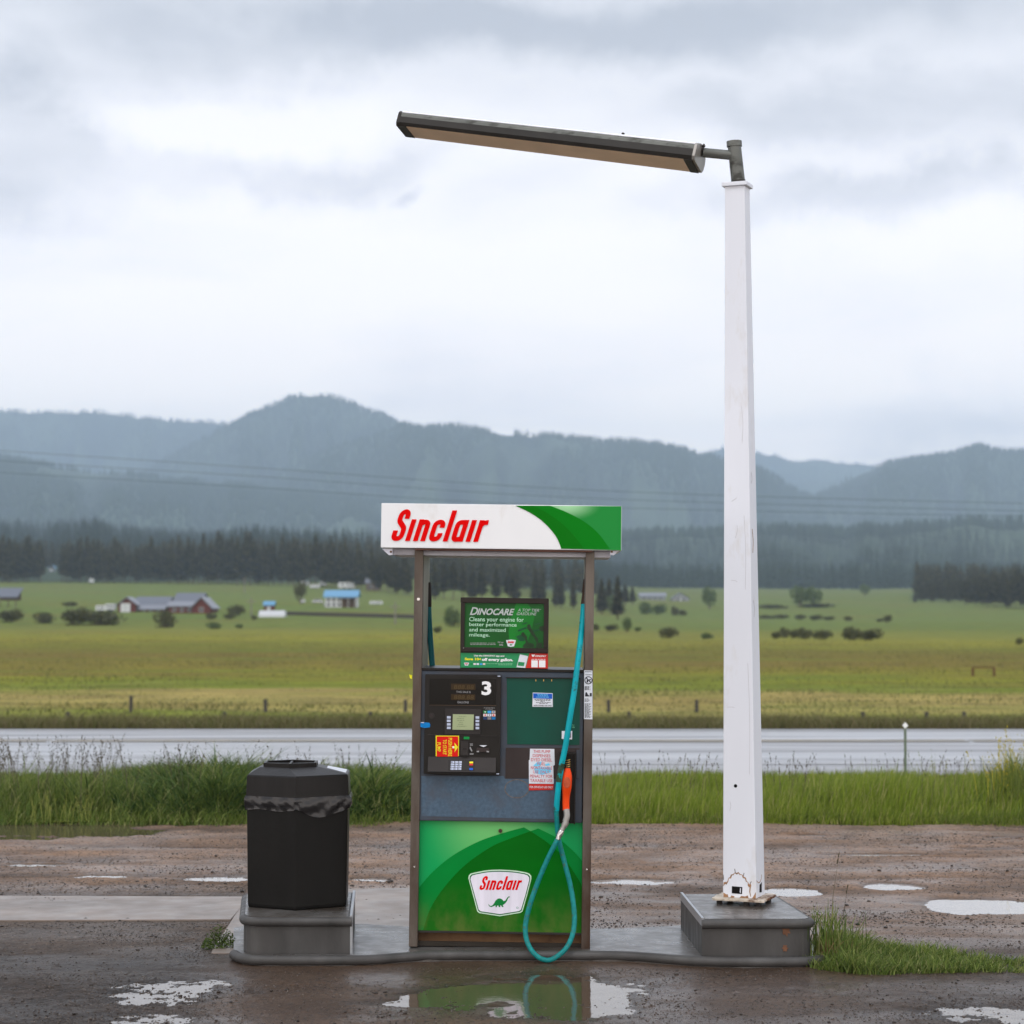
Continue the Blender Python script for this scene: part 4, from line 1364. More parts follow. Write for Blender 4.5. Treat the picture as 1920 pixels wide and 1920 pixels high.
tx = TX(-.0052); tx.bar(*c2((1630, 598))[0], *c2((1650, 604))[0], 1).bar(*c2((1632, 610))[0], *c2((1656, 616))[0], 2).bar(*c2((1632, 624))[0], *c2((1656, 630))[0], 3)
tx.build('button_caption', pmat('green_caption', A(90, 150, 120), .4), CAB)
# --- nozzle bay
BAY = ppoly('nozzle_bay', M['bay'], c2((1002, 818), (1700, 822), (1698, 1112), (998, 1106)), -.003, .003, CAB)
ppoly('bay_cheek', M['slate'], c2((1672, 840), (1700, 840), (1700, 1110), (1672, 1108)), -.012, -.002, CAB)
bt = MB()
x0, x1, z0, z1 = Lr(*c2((1508, 860))[0], *c2((1662, 1536))[0], -.01)
# nozzle boot: an open-fronted channel
bt.box(x0, x0 + .006, -.055, .0, z0, z1).box(x1 - .006, x1, -.055, .0, z0, z1).box(x0 + .006, x1 - .006, -.012, .0, z0, z1).box(x0 + .006, x1 - .006, -.055, -.012, z1 - .01, z1)
bt.build('nozzle_boot', M['black'], CAB, bevel=.0015)
# --- diesel warning sticker
WS = ppoly('warning_sticker', M['offwhite'], c2((1232, 828), (1462, 830), (1466, 980), (1452, 990), (1456, 1160), (1222, 1158), (1220, 940), (1228, 930)), -.0052, -.003, CAB, label='white sticker with faded red lettering about dyed diesel')
ppoly('warning_sticker_foot', M['red_soft'], c2((1222, 1162), (1456, 1162), (1452, 1218), (1224, 1222)), -.0052, -.003, CAB)
for pts_ in (((1262, 985), (1300, 955), (1345, 950), (1330, 990), (1280, 1000)), ((1370, 975), (1412, 965), (1422, 985), (1380, 992)), ((1270, 1010), (1330, 1000), (1425, 1005), (1430, 1050), (1350, 1075), (1280, 1060))):
    ppoly('faded_blue_blot', M['lblue'], c2(*pts_), -.0058, -.005, CAB)
tx = TX(-.0066)
for s_, a, b_, c, d_ in (('THIS PUMP', 1264, 840, 1424, 868), ('DISPENSES', 1258, 880, 1425, 908), ('DYED DIESEL', 1242, 918, 1440, 948), ('FUEL', 1302, 957, 1378, 985),
                         ('NONTAXABLE', 1240, 995, 1440, 1024), ('USE ONLY.', 1262, 1034, 1418, 1062), ('PENALTY FOR', 1232, 1074, 1444, 1102), ('TAXABLE USE', 1232, 1115, 1446, 1144)):
    tx.t(s_, *c2((a, b_))[0], *c2((c, d_))[0])
tx.build('warning_lettering', M['red_txt'], CAB)
TX(-.0066).t('FOR OFF-ROAD USE ONLY', *c2((1228, 1182))[0], *c2((1448, 1202))[0], bold=.01).build('warning_foot_lettering', M['offwhite'], CAB)

# --- lower door
def door_green():
    m = pmat('door_print_green', A(0, 150, 78), .32, var=.06, scale=3)
    t = m.node_tree
    b = t.nodes['Principled BSDF']
    c = node(t, 'ShaderNodeTexCoord')
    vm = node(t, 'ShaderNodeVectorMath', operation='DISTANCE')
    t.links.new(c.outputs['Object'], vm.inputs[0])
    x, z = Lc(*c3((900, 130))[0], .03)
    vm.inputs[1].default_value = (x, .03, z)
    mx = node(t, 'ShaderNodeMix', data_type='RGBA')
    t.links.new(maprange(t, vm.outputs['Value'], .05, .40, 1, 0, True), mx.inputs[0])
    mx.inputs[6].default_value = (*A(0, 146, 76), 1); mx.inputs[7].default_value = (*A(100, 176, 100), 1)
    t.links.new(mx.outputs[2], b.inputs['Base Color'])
    return m


def grime(m, col, zlo, zhi):
    """streaked splash dirt rising from the foot of the door"""
    t = m.node_tree
    b = t.nodes['Principled BSDF']
    src = b.inputs['Base Color'].links[0].from_socket
    c = node(t, 'ShaderNodeTexCoord'); s_ = node(t, 'ShaderNodeSeparateXYZ'); t.links.new(c.outputs['Object'], s_.inputs[0])
    mp = node(t, 'ShaderNodeMapping'); mp.inputs['Scale'].default_value = (8, 1, 5); t.links.new(c.outputs['Object'], mp.inputs[0])
    n_ = node(t, 'ShaderNodeTexNoise'); n_.inputs['Scale'].default_value = 1.6; n_.inputs['Detail'].default_value = 7; t.links.new(mp.outputs[0], n_.inputs['Vector'])
    f = mth(t, 'MULTIPLY', maprange(t, s_.outputs[2], zlo, zhi, 1, 0, True), maprange(t, n_.outputs[0], .38, .62, .15, 1))
    mx = node(t, 'ShaderNodeMix', data_type='RGBA'); t.links.new(mth(t, 'MULTIPLY', f, .62), mx.inputs[0])
    t.links.new(src, mx.inputs[6]); mx.inputs[7].default_value = (*col, 1)
    t.links.new(mx.outputs[2], b.inputs['Base Color'])
    return m


gd = A(98, 104, 52)
DY = .028
DOOR = MB().box(Lr(783, 1538, 1092.5, 1749, DY)[0], Lr(783, 1538, 1092.5, 1749, DY)[1], DY, .48, Lr(783, 1538, 1093, 1749, DY)[2], Lr(783, 1538, 1093, 1749, DY)[3]).build('lower_door', grime(door_green(), gd, .03, .3), FD, bevel=.003)
xL, xR, zB, zT = Lr(784, 1540, 1091.5, 1748, DY)


def clampx(pts):
    return [(min(max(p[0], xL), xR), min(max(p[1], zB + .002), zT)) for p in pts]


oc = spline([(150, 765), (300, 590), (500, 425), (750, 290), (1000, 205), (1175, 158)], 6)
ic = spline([(212, 1155), (280, 945), (400, 750), (600, 530), (850, 350), (1050, 262), (1237, 194)], 6)
mid_pts = [(150, 1160)] + oc + [(1237, 194)] + ic[::-1][1:]
MB().prism(clampx([Lc(*c3(p)[0], DY - .002) for p in mid_pts]), DY - .002, DY + .001).build('swoosh_band', grime(pmat('mid_green_print', A(0, 120, 46), .38, var=.06, spec=.08), gd, .03, .3), DOOR)
ircv = spline([(1237, 194), (1400, 305), (1560, 455), (1740, 730)], 6)
dark = ic + ircv[1:] + [(1745, 1160)]
MB().prism(clampx([Lc(*c3(p)[0], DY - .003) for p in dark]), DY - .003, DY + .001).build('swoosh_field', grime(pmat('deep_green_print', A(0, 92, 12), .38, var=.08, spec=.08), gd, .02, .36), DOOR)
orcv = spline([(1310, 168), (1500, 265), (1650, 390), (1745, 500)], 6)
rb2 = [(1237, 194)] + orcv + ircv[::-1][:-1]
MB().prism(clampx([Lc(*c3(p)[0], DY - .0024) for p in rb2]), DY - .0024, DY + .001).build('swoosh_band', bpy.data.materials['mid_green_print'], DOOR)
x_, z_ = Lc(*c3((951, 190))[0], DY)
mb = MB(); mb.tube([(x_, DY - .012, z_), (x_, DY, z_)], .0105, 18); mb.build('door_lock', M['rust'], DOOR, smooth=True)
mb = MB(); mb.tube([(x_, DY - .014, z_), (x_, DY - .011, z_)], .0065, 12); mb.build('lock_cylinder', M['bay'], DOOR)


def badge(C, dy, parent, nm=''):
    sh = [(648, 640), (652, 615), (668, 597), (700, 588), (800, 568), (870, 561), (945, 559), (1040, 563), (1110, 570), (1190, 584), (1225, 596), (1243, 618), (1244, 645), (1205, 800), (1160, 955), (1140, 968), (945, 1000), (750, 970), (732, 955)]
    cx_, cy_ = 946, 775
    ins = lambda k: [(cx_ + (x - cx_) * (1 - k / 300), cy_ + (y - cy_) * (1 - k / 220)) for x, y in sh]
    P_ = lambda pts: [Lc(*C(p)[0], dy) for p in pts]
    MB().prism(P_(sh), dy, dy + .002).build('badge_border', pmat('badge_pale', A(196, 226, 196), .35), parent)
    MB().prism(P_(ins(10)), dy - .0008, dy + .001).build('badge_outline', pmat('badge_dark_green', A(20, 92, 52), .35), parent)
    MB().prism(P_(ins(20)), dy - .0016, dy + .001).build('badge_field', pmat('badge_white', A(214, 210, 220), .4, var=.08, scale=9, stretch=(3, 1, .4)), parent)
    dino = [(838, 880), (846, 895), (862, 903), (880, 893), (893, 874), (905, 852), (925, 834), (945, 830), (965, 838), (982, 856), (997, 852), (1008, 836), (1020, 818), (1030, 811), (1042, 814), (1040, 820), (1030, 821), (1022, 834), (1012, 858), (998, 876), (980, 890), (974, 898), (983, 913), (967, 912), (957, 897), (948, 898), (953, 913), (938, 913), (931, 898), (920, 899), (917, 913), (905, 913), (905, 897), (888, 903), (868, 912), (850, 909), (840, 897)]
    MB().prism(P_(dino), dy - .0024, dy).build('badge_dinosaur', pmat('badge_green', A(0, 118, 50), .4), parent, label='green long-necked dinosaur silhouette')


badge(c3, DY - .0042, DOOR)
mb = MB()
p0 = c3((752, 752))[0]
logo(mb, p0[0] - .3, p0[1] - .3, 25.6, DY - .0066, width=1.0, tilt=.0)
mb.build('badge_lettering', M['red'], DOOR, label='red word mark on the white badge')
# registered mark
x_, y_ = c3((1112, 920))[0]
mb = MB()
ra = [Lc(x_ + 2 * math.cos(a), y_ + 2 * math.sin(a), DY - .0064) for a in np.linspace(0, 2 * math.pi, 17)]
rb_ = [Lc(x_ + 1.4 * math.cos(a), y_ + 1.4 * math.sin(a), DY - .0064) for a in np.linspace(0, 2 * math.pi, 17)]
mb.add([(p[0], DY - .0064, p[1]) for p in ra + rb_], [(i, i + 1, 18 + i, 17 + i) for i in range(16)])
mb.build('registered_mark', pmat('mark_green', A(60, 140, 110), .4), DOOR)
# skirt and foot
SK = pbox('base_skirt', M['rust'], 781, 1750, 1092, 1768, .045, .47)
pbox('door_sill', M['black2'], 782, 1747.5, 1092, 1751, .01, .05, SK, bevel=.001)
pbox('base_plinth', pmat('dark_plinth', (.03, .024, .018), .6, var=.3), 776, 1767, 1104, 1776, .03, .53, SK, bevel=.001)

# --- top sign
SG = MB()
sx0, sx1, sz0, sz1 = Lr(714.5, 946, 1165.5, 1029.5, -.075)
SG.box(sx0, sx1, -.075, .63, sz0, sz1)
SIGN = SG.build('top_sign', M['white_sign'], FD, bevel=.003)
TY = -.077


def sgp(pts, dy):
    o = []
    for p in pts:
        x, z = Lc(*c1(p)[0], dy)
        o.append((min(max(x, sx0 + .004), sx1 - .002), min(max(z, sz0 + .001), sz1 - .001)))
    return o


m_sg = bpy.data.materials.new('sign_print_green'); m_sg = pmat('sign_print_green', A(0, 132, 50), .28, var=.03)
_t = m_sg.node_tree; _b = _t.nodes['Principled BSDF']
_c = node(_t, 'ShaderNodeTexCoord'); _vm = node(_t, 'ShaderNodeVectorMath', operation='DISTANCE')
_mp = node(_t, 'ShaderNodeMapping'); _t.links.new(_c.outputs['Object'], _mp.inputs[0]); _mp.inputs['Scale'].default_value = (1, 0, 2.2)
_x, _z = Lc(*c1((1430, 105))[0], TY); _t.links.new(_mp.outputs[0], _vm.inputs[0]); _vm.inputs[1].default_value = (_x, 0, _z * 2.2)
_mx = node(_t, 'ShaderNodeMix', data_type='RGBA'); _t.links.new(maprange(_t, _vm.outputs['Value'], .01, .19, 1, 0, True), _mx.inputs[0])
_mx.inputs[6].default_value = (*A(0, 126, 44), 1); _mx.inputs[7].default_value = (*A(150, 200, 150), 1)
_t.links.new(_mx.outputs[2], _b.inputs['Base Color'])
e1 = spline([(1062, 108), (1160, 155), (1250, 215), (1320, 285), (1365, 350), (1392, 418)], 6)
e2 = spline([(1185, 108), (1290, 160), (1400, 240), (1480, 320), (1555, 418)], 6)
e3 = spline([(1310, 108), (1430, 155), (1560, 225), (1660, 310), (1740, 418)], 6)
MB().prism(sgp(e1 + [(1840, 430), (1840, 105)], TY), TY, TY + .003).build('sign_green_field', m_sg, SIGN)
MB().prism(sgp(e1 + e2[::-1], TY - .001), TY - .001, TY + .002).build('sign_swoosh', pmat('sign_dark_green', A(0, 104, 6), .35, var=.02, spec=.08), SIGN)
MB().prism(sgp(e2 + e3[::-1], TY - .0014), TY - .0014, TY + .002).build('sign_swoosh', pmat('sign_mid_green', A(0, 114, 16), .35, var=.02, spec=.08), SIGN)
mb = MB()
logo(mb, 725 + 75 / 9.6, 945 + 662 / 9.6, 58.5, TY - .002, width=1.0, tilt=.013, wt=.155)
mb.build('sign_lettering', M['red'], SIGN, label='large red slanted word mark')
# lower rim, tray and corner lugs
pbox('sign_rim', pmat('brown_rim', A(104, 74, 64), .6, var=.2), 778, 1030, 1110, 1033.5, -.06, .60, SIGN, bevel=.001)  # brown rim along the underside of the sign
pbox('sign_tray', M['white_metal'], 736, 1031, 1145, 1043, .02, .56, SIGN, bevel=.002)
for (a, s_) in ((716, 1), (1164, -1)):
    ppoly('corner_lug', M['white_metal'], [(a, 1029), (a + s_ * 20, 1029), (a + s_ * 20, 1040), (a + s_ * 13, 1041)], -.06, .0, SIGN, bevel=.001)
    x_, z_ = Lc(a + s_ * 17, 1034.5, -.06)
    mb = MB(); mb.tube([(x_, -.064, z_), (x_, -.058, z_)], .006, 12); mb.build('lug_bolt', M['rust'], SIGN)
ppoly('sign_top_flange', M['white_sign'], [(738, 944.4), (1142, 949.8), (1142, 952), (738, 947)], -.05, .6, SIGN)

# --- media topper above the cabinet
TP = pbox('media_topper', M['topscreen'], 863.5, 1121, 1028, 1254, .0, .40, bevel=.003)
pbox('topper_bezel', M['topscreen'], 863.5, 1121, 1028, 1131, -.018, .002, TP, bevel=.002)
pbox('topper_bezel', M['topscreen'], 863.5, 1214.5, 1028, 1223, -.018, .002, TP, bevel=.002)
pbox('topper_bezel', M['topscreen'], 863.5, 1130.5, 871, 1215, -.0178, .002, TP, bevel=.002)
pbox('topper_bezel', M['topscreen'], 1019.5, 1130.5, 1028, 1215, -.0178, .002, TP, bevel=.002)
m_po = pmat('poster_green', A(10, 78, 24), .25, var=.25, scale=7)
PO = ppoly('poster', m_po, c5((208, 195), (1728, 210), (1728, 1072), (208, 1052)), -.003, .003, TP, label='green advertising poster behind glass')
ppoly('poster_light_wedge', pmat('poster_bright_green', A(8, 108, 30), .25, var=.2, scale=6), c5((1190, 214), (1400, 214), (1550, 400), (1500, 650), (1420, 900), (1350, 1060), (1080, 1060), (1045, 760), (1090, 500)), -.0036, 0, TP)
# dark engine valves drawn on the poster
m_ev = pmat('poster_engine_dark', A(28, 50, 28), .3, var=.2, scale=30)
m_ev2 = pmat('poster_engine_mid', A(10, 70, 38), .3, var=.2, scale=30)
for pts_ in (((1290, 770), (1330, 760), (1400, 850), (1395, 890), (1420, 960), (1520, 980), (1540, 1050), (1310, 1050), (1330, 1000), (1375, 960), (1350, 880), (1290, 820)),
             ((1400, 620), (1450, 610), (1480, 690), (1560, 820), (1610, 890), (1600, 960), (1680, 960), (1690, 1060), (1560, 1060), (1580, 960), (1540, 880), (1480, 800), (1400, 690)),
             ((1630, 660), (1700, 640), (1722, 680), (1720, 740), (1660, 740), (1630, 700))):
    ppoly('poster_engine', m_ev, c5(*pts_), -.0046, -.003, TP)
for pts_ in (((1220, 720), (1380, 660), (1400, 690), (1230, 750)), ((1460, 730), (1640, 700), (1630, 730), (1480, 760)), ((1190, 840), (1300, 800), (1370, 880), (1340, 930), (1250, 930)), ((1300, 600), (1400, 570), (1400, 590), (1310, 620)), ((1540, 610), (1650, 580), (1650, 600), (1550, 630))):
    ppoly('poster_engine', m_ev2, c5(*pts_), -.0042, -.003, TP)
tx = TX(-.0052)
q_ = lambda a, b_, c, d_: (*c5((a, b_))[0], *c5((c, d_))[0])
tx.t('D', *q_(312, 288, 470, 436), shear=.35, bold=.02).t('INOCARE', *q_(448, 312, 1160, 438), shear=.35, bold=.03)
tx.t('A TOP TIER', *q_(1220, 318, 1625, 372), shear=.3).t('GASOLINE', *q_(1202, 386, 1580, 440), shear=.3).t('TM', *q_(1635, 324, 1662, 338))
tx.build('poster_headline', pmat('poster_silver_print', A(168, 176, 172), .35, var=.05), TP, label='slanted silver headline')
tx = TX(-.0052)
tx.t('Cleans your engine for', *q_(302, 478, 1335, 585), bold=.006).t('better performance', *q_(302, 582, 1200, 672), bold=.006)
tx.t('and maximized', *q_(302, 680, 992, 752), bold=.006).t('mileage.', *q_(302, 778, 688, 865), bold=.006)
tx.build('poster_lettering', pmat('poster_pale_print', A(172, 214, 184), .35), TP)
tx = TX(-.0052)
tx.bar(*q_(322, 962, 640, 974), 4).bar(*q_(322, 990, 800, 1000), 5).bar(*q_(660, 964, 800, 973), 6)
tx.t('Fill up', *q_(840, 938, 948, 975), shear=.2, bold=.02).t('life', *q_(868, 982, 944, 1018), shear=.2, bold=.02)
tx.build('poster_small_print', M['grey_txt'], TP)


def mini_badge(x0, y0, x1, y1, dy):
    f = lambda u, v: (x0 + (x1 - x0) * u, y0 + (y1 - y0) * v)
    ppoly('small_badge', M['offwhite'], c5(f(0, .08), f(.5, 0), f(1, .08), f(.97, .3), f(.82, .92), f(.5, 1), f(.18, .92), f(.03, .3)), dy, dy + .002, TP)
    p = c5(f(.16, .46))[0]
    mb_ = MB(); logo(mb_, p[0], p[1], (x1 - x0) / 10.105 * .22, dy - .0014, wt=.2)
    mb_.build('small_badge_lettering', M['red'], TP)
    ppoly('small_badge_emblem', bpy.data.materials['badge_green'], c5(f(.34, .74), f(.45, .62), f(.56, .66), f(.66, .56), f(.6, .74), f(.55, .8), f(.4, .8)), dy - .0012, dy, TP)


mini_badge(1000, 902, 1184, 1040, -.0062)
ppoly('poster_screw', M['grey_txt'], c5((185, 1055), (197, 1052), (203, 1064), (190, 1070)), -.02, -.017, TP)
# strip below the poster
q5 = lambda x, y: (x, y)
ppoly('app_banner', pmat('banner_green', A(36, 128, 78), .3, var=.08, scale=8), c5((138, 1152), (1440, 1162), (1400, 1440), (136, 1432)), -.006, .001, TP, label='green and red app advertising strip')
ppoly('app_banner', M['red_soft'], c5((1440, 1162), (1792, 1168), (1792, 1450), (1372, 1440)), -.0062, .001, TP)
tx = TX(-.0070)
tx.t('Use the DINOPAY app and', *q_(392, 1192, 965, 1232), bold=.035).t('off every gallon.', *q_(540, 1252, 1132, 1325), bold=.045)
tx.t('DINOPAY', *q_(1552, 1196, 1762, 1232), shear=.2, bold=.03)
tx.bar(*q_(1480, 1270, 1745, 1280), 9)
tx.build('banner_lettering', M['white'], TP)
TX(-.0070).t('Save 10¢', *q_(216, 1245, 525, 1305), bold=.045).build('banner_price_lettering', M['yellow'], TP)
tx = TX(-.0070); tx.bar(*q_(625, 1355, 1120, 1363), 31).bar(*q_(850, 1376, 1110, 1384), 32)
tx.build('banner_small_print', pmat('banner_pale', A(130, 190, 150), .4), TP)
mini_badge(202, 1336, 298, 1398, -.0066)
ppoly('phone_picture', M['offwhite'], c5((1262, 1180), (1416, 1215), (1362, 1440), (1196, 1425)), -.0072, -.005, TP)
ppoly('phone_screen', bpy.data.materials['banner_green'], c5((1232, 1320), (1352, 1335), (1335, 1405), (1218, 1395)), -.0080, -.0065, TP)
ppoly('pay_emblem', M['white'], c5((1478, 1186), (1548, 1186), (1530, 1226), (1496, 1228)), -.0072, -.005, TP)
for a in (1478, 1622):
    ppoly('white_card', M['white'], c5((a, 1294), (a + 122, 1296), (a + 122, 1428), (a, 1426)), -.0072, -.005, TP)
for i, (a, c) in enumerate(((382, (190, 190, 190)), (440, (200, 205, 210)), (505, (60, 160, 215)), (560, (190, 180, 175)))):
    ppoly('card_mark', bpy.data.materials['card_mark_%d' % (3, 4, 1, 5)[i]], c5((a, 1348), (a + 46, 1349), (a + 46, 1382), (a, 1381)), -.007, -.005, TP)
ppoly('card_mark', bpy.data.materials['badge_green'], c5((318, 1352), (360, 1352), (346, 1376), (330, 1376)), -.007, -.005, TP)

# warning strip on the right upright
rp = lambda *P: [(930 + x / 6.195, 1250 + y / 6.195) for x, y in P]
WT = ppoly('safety_strip', M['offwhite'], rp((1024, 42), (1120, 46), (1120, 612), (1022, 610)), -.0145, -.0115, FD, label='narrow white strip of safety notices on the right upright')
tx = TX(-.0158)
w6 = lambda a, b_, c, d_: (*rp((a, b_))[0], *rp((c, d_))[0])
tx.t('WARNING', *w6(1032, 52, 1112, 64), bold=.02).t('WARNING', *w6(1036, 88, 1112, 99), bold=.02)
for i in range(5): tx.bar(*w6(1030, 228 + i * 9, 1098 - (i % 2) * 16, 233 + i * 9), i + 3)
for i in range(3): tx.bar(*w6(1030, 372 + i * 14, 1080 + (i % 2) * 10, 378 + i * 14), i + 13)
for i in range(17): tx.bar(*w6(1030, 428 + i * 10, 1108 - (i % 3) * 12, 433 + i * 10), i + 23)
tx.build('safety_lettering', M['blk_txt'], WT)
mb = MB()
for (r0, r1) in ((46, 37),):
    ra = [Lc(*rp((1074 + r0 * math.cos(a), 158 + r0 * math.sin(a)))[0], -.0158) for a in np.linspace(0, 2 * math.pi, 25)]
    rb_ = [Lc(*rp((1074 + r1 * math.cos(a), 158 + r1 * math.sin(a)))[0], -.0158) for a in np.linspace(0, 2 * math.pi, 25)]
    mb.add([(p[0], -.0158, p[1]) for p in ra + rb_], [(i, i + 1, 26 + i, 25 + i) for i in range(24)])
pts_ = [Lc(*rp(p)[0], -.0162) for p in ((1044, 132), (1052, 126), (1106, 180), (1098, 188))]
mb.add([(p[0], -.0162, p[1]) for p in pts_], [(0, 1, 2, 3)])
for P3 in (((1050, 182), (1058, 150), (1072, 148), (1068, 184)), ((1076, 150), (1102, 142), (1104, 152), (1080, 162)),
           ((1034, 345), (1040, 300), (1056, 296), (1062, 312), (1076, 342), (1058, 346)), ((1062, 326), (1086, 336), (1084, 346), (1060, 342)), ((1090, 345), (1090, 306), (1112, 306), (1112, 345))):
    pts_ = [Lc(*rp(p)[0], -.0160) for p in P3]
    mb.add([(p[0], -.0160, p[1]) for p in pts_], [(0, 1, 2, 3) if len(pts_) == 4 else list(range(len(pts_)))])
mb.build('safety_pictogram', M['blk_txt'], WT)

# --- hoses
def hpath(L_, n=10):
    return spline([(*[Lc(p[0], p[1], p[2])[0]], p[2], Lc(p[0], p[1], p[2])[1]) for p in L_], n)


up_path = hpath([(1095, 1128, .10), (1092, 1165, .06), (1088, 1205, .00), (1083, 1245, -.05), (1076, 1300, -.085), (1068, 1350, -.095), (1060, 1400, -.10), (1053, 1435, -.10), (1047, 1475, -.095), (1043, 1520, -.09)])
lo_path = hpath([(1043, 1520, -.09), (1047, 1570, -.075), (1059, 1619, -.075), (1071, 1668, -.09), (1077, 1718, -.12), (1073, 1754, -.16), (1058, 1782, -.20), (1031, 1800, -.23),
                 (1007, 1793, -.22), (990, 1770, -.18), (985, 1740, -.15), (991, 1706, -.135), (1005, 1663, -.13), (1023, 1619, -.13), (1036, 1592, -.13), (1046, 1573, -.125)])
mb = MB(); mb.tube(up_path, .0155, 14); H1 = mb.build('fuel_hose', M['teal'], FD, smooth=True, label='upper run of the teal hose')
mb = MB(); mb.tube(lo_path, .0132, 14); H2 = mb.build('fuel_hose', M['teal2'], FD, smooth=True, label='hanging loop of the teal hose')
mb = MB(); mb.tube(hpath([(1045.5, 1574, -.126), (1049, 1566, -.122), (1053, 1557, -.118)], 3), [.0135] * 3 + [.016] * 3 + [.014], 14); mb.build('hose_ferrule', M['chrome'], H2, smooth=True)
mb = MB(); mb.tube(hpath([(1053, 1557, -.118), (1058, 1548, -.11), (1062, 1540, -.105)], 3), [.013] * 3 + [.017] * 3 + [.017], 14)
mb.tube(hpath([(1060, 1541, -.105), (1063, 1530, -.10), (1062, 1518, -.09)], 3), .0165, 14)
SW = mb.build('swivel_coupling', M['steel_side'], FD, smooth=True)
# smudges of grime on upper hose done as dark sleeves
mb = MB(); mb.tube(hpath([(1054, 1431, -.1002), (1050, 1450, -.099), (1048, 1466, -.0962)], 4), .0158, 14); mb.build('grime_sleeve', pmat('oily_teal', A(44, 66, 48), .5, var=.4, scale=40, dirt=A(10, 130, 130), dscale=30, dlo=.55, dhi=.6), H1, smooth=True)
# breakaway fitting and upper pipe
mb = MB(); mb.tube(hpath([(1104, 1032, .20), (1103, 1062, .16), (1101, 1090, .13)], 4), [.014] * 4 + [.018] * 4 + [.018], 14)
mb.tube(hpath([(1101, 1088, .13), (1098, 1112, .115)], 2), .0225, 14)
mb.tube(hpath([(1098, 1112, .115), (1095, 1134, .095)], 2), .0185, 14)
mb.build('breakaway_fitting', pmat('brown_black_fitting', A(58, 46, 38), .5, var=.2), FD, smooth=True)
mb = MB(); mb.tube(hpath([(803, 1095, .46), (804, 1150, .46), (807, 1200, .45), (811, 1256, .42)], 6), .0155, 12); mb.build('rear_hose', pmat('shaded_teal_rubber', A(40, 116, 122), .45, var=.1), FD, smooth=True, label='hose of the far side seen through the frame')
mb = MB(); mb.tube(hpath([(802, 1092, .46), (803, 1112, .46), (803, 1138, .46)], 3), .018, 12); mb.build('rear_fitting', M['black2'], FD, smooth=True)

# --- nozzle: spout up in the boot, orange grip, swivel below
mb = MB()
NZL = [(1064, 1440, .010), (1063.5, 1452, .016), (1063, 1464, .0185), (1062.5, 1478, .017), (1061.5, 1492, .013), (1061, 1506, .0125), (1061.5, 1519, .013)]
c_ = [(Lc(a, b_, -.075)[0], -.075, Lc(a, b_, -.075)[1]) for a, b_, r in NZL]
rows, n = [], 16
sc_ = []
wid = [.013, .024, .026, .025, .020, .0185, .0185]
dep = [.012, .024, .030, .030, .020, .018, .018]
vs, fs = [], []
P3 = [spline([(c[0], c[2], wid[i], dep[i]) for i, c in enumerate(c_)], 5)][0]
for (x, z, a, b_) in P3:
    for k in range(n):
        t = 2 * math.pi * k / n
        cs, sn = math.cos(t), math.sin(t)
        e = .75
        vs.append((x + a * math.copysign(abs(cs) ** e, cs), -.078 + b_ * math.copysign(abs(sn) ** e, sn), z))
m_ = len(P3)
for i in range(m_ - 1):
    for k in range(n):
        fs.append((i * n + k, i * n + (k + 1) % n, (i + 1) * n + (k + 1) % n, (i + 1) * n + k))
fs.append(list(range(n))); fs.append([(m_ - 1) * n + k for k in range(n)])
NO = MB().add(vs, fs).build('nozzle', M['orange'], FD, smooth=True, label='orange nozzle hanging in its boot')
x_, z_ = Lc(1063, 1466, -.11)
mb = MB()
mb.prism([(x_ + .0185 * math.cos(a), z_ - .004 + .030 * math.sin(a)) for a in np.linspace(0, 2 * math.pi, 25)[:-1]], -.112, -.104)
mb.build('worn_patch', M['orange_dirty'], NO, bevel=.002)
mb = MB()
hl = [(Lc(1065, b_, -.09)[0], -.075, Lc(1065, b_, -.09)[1]) for b_ in (1444, 1432, 1424)]
mb.tube(hl, .0085, 12)
mb.build('spout', M['black2'], NO, smooth=True)
mb = MB()
for i in range(5):
    x_, z_ = Lc(1065, 1425.5 + i * 4.1, -.09)
    ring = [(x_ + .0105 * math.cos(a), -.075 + .0105 * math.sin(a), z_ + .0028 * math.cos(a)) for a in np.linspace(0, 2 * math.pi, 15)]
    mb.tube(ring, .0021, 6, cap=False)
mb.build('spout_spring', M['brass'], NO, smooth=True)
# lever guard behind the grip
gp_ = [(Lc(1066, 1470, -.03)[0], -.045, Lc(1066, 1470, -.03)[1]), (Lc(1068, 1480, -.03)[0], -.036, Lc(1068, 1480, -.03)[1]), (Lc(1067, 1505, -.03)[0], -.036, Lc(1067, 1505, -.03)[1]), (Lc(1063, 1516, -.03)[0], -.06, Lc(1063, 1516, -.03)[1])]
mb = MB(); mb.tube(spline(gp_, 5), .005, 8); mb.build('lever_guard', M['black2'], NO, smooth=True)
# little yellow tie and white tag on the outside of the left post
x_, z_ = Lc(769, 1268, .02)
mb = MB(); mb.prism([(x_ - .004, z_ + .01), (x_ + .012, z_ + .006), (x_ + .01, z_ - .014), (x_ + .001, z_ - .010)], .0, .004)
mb.build('yellow_tie', M['yellow'], FD)
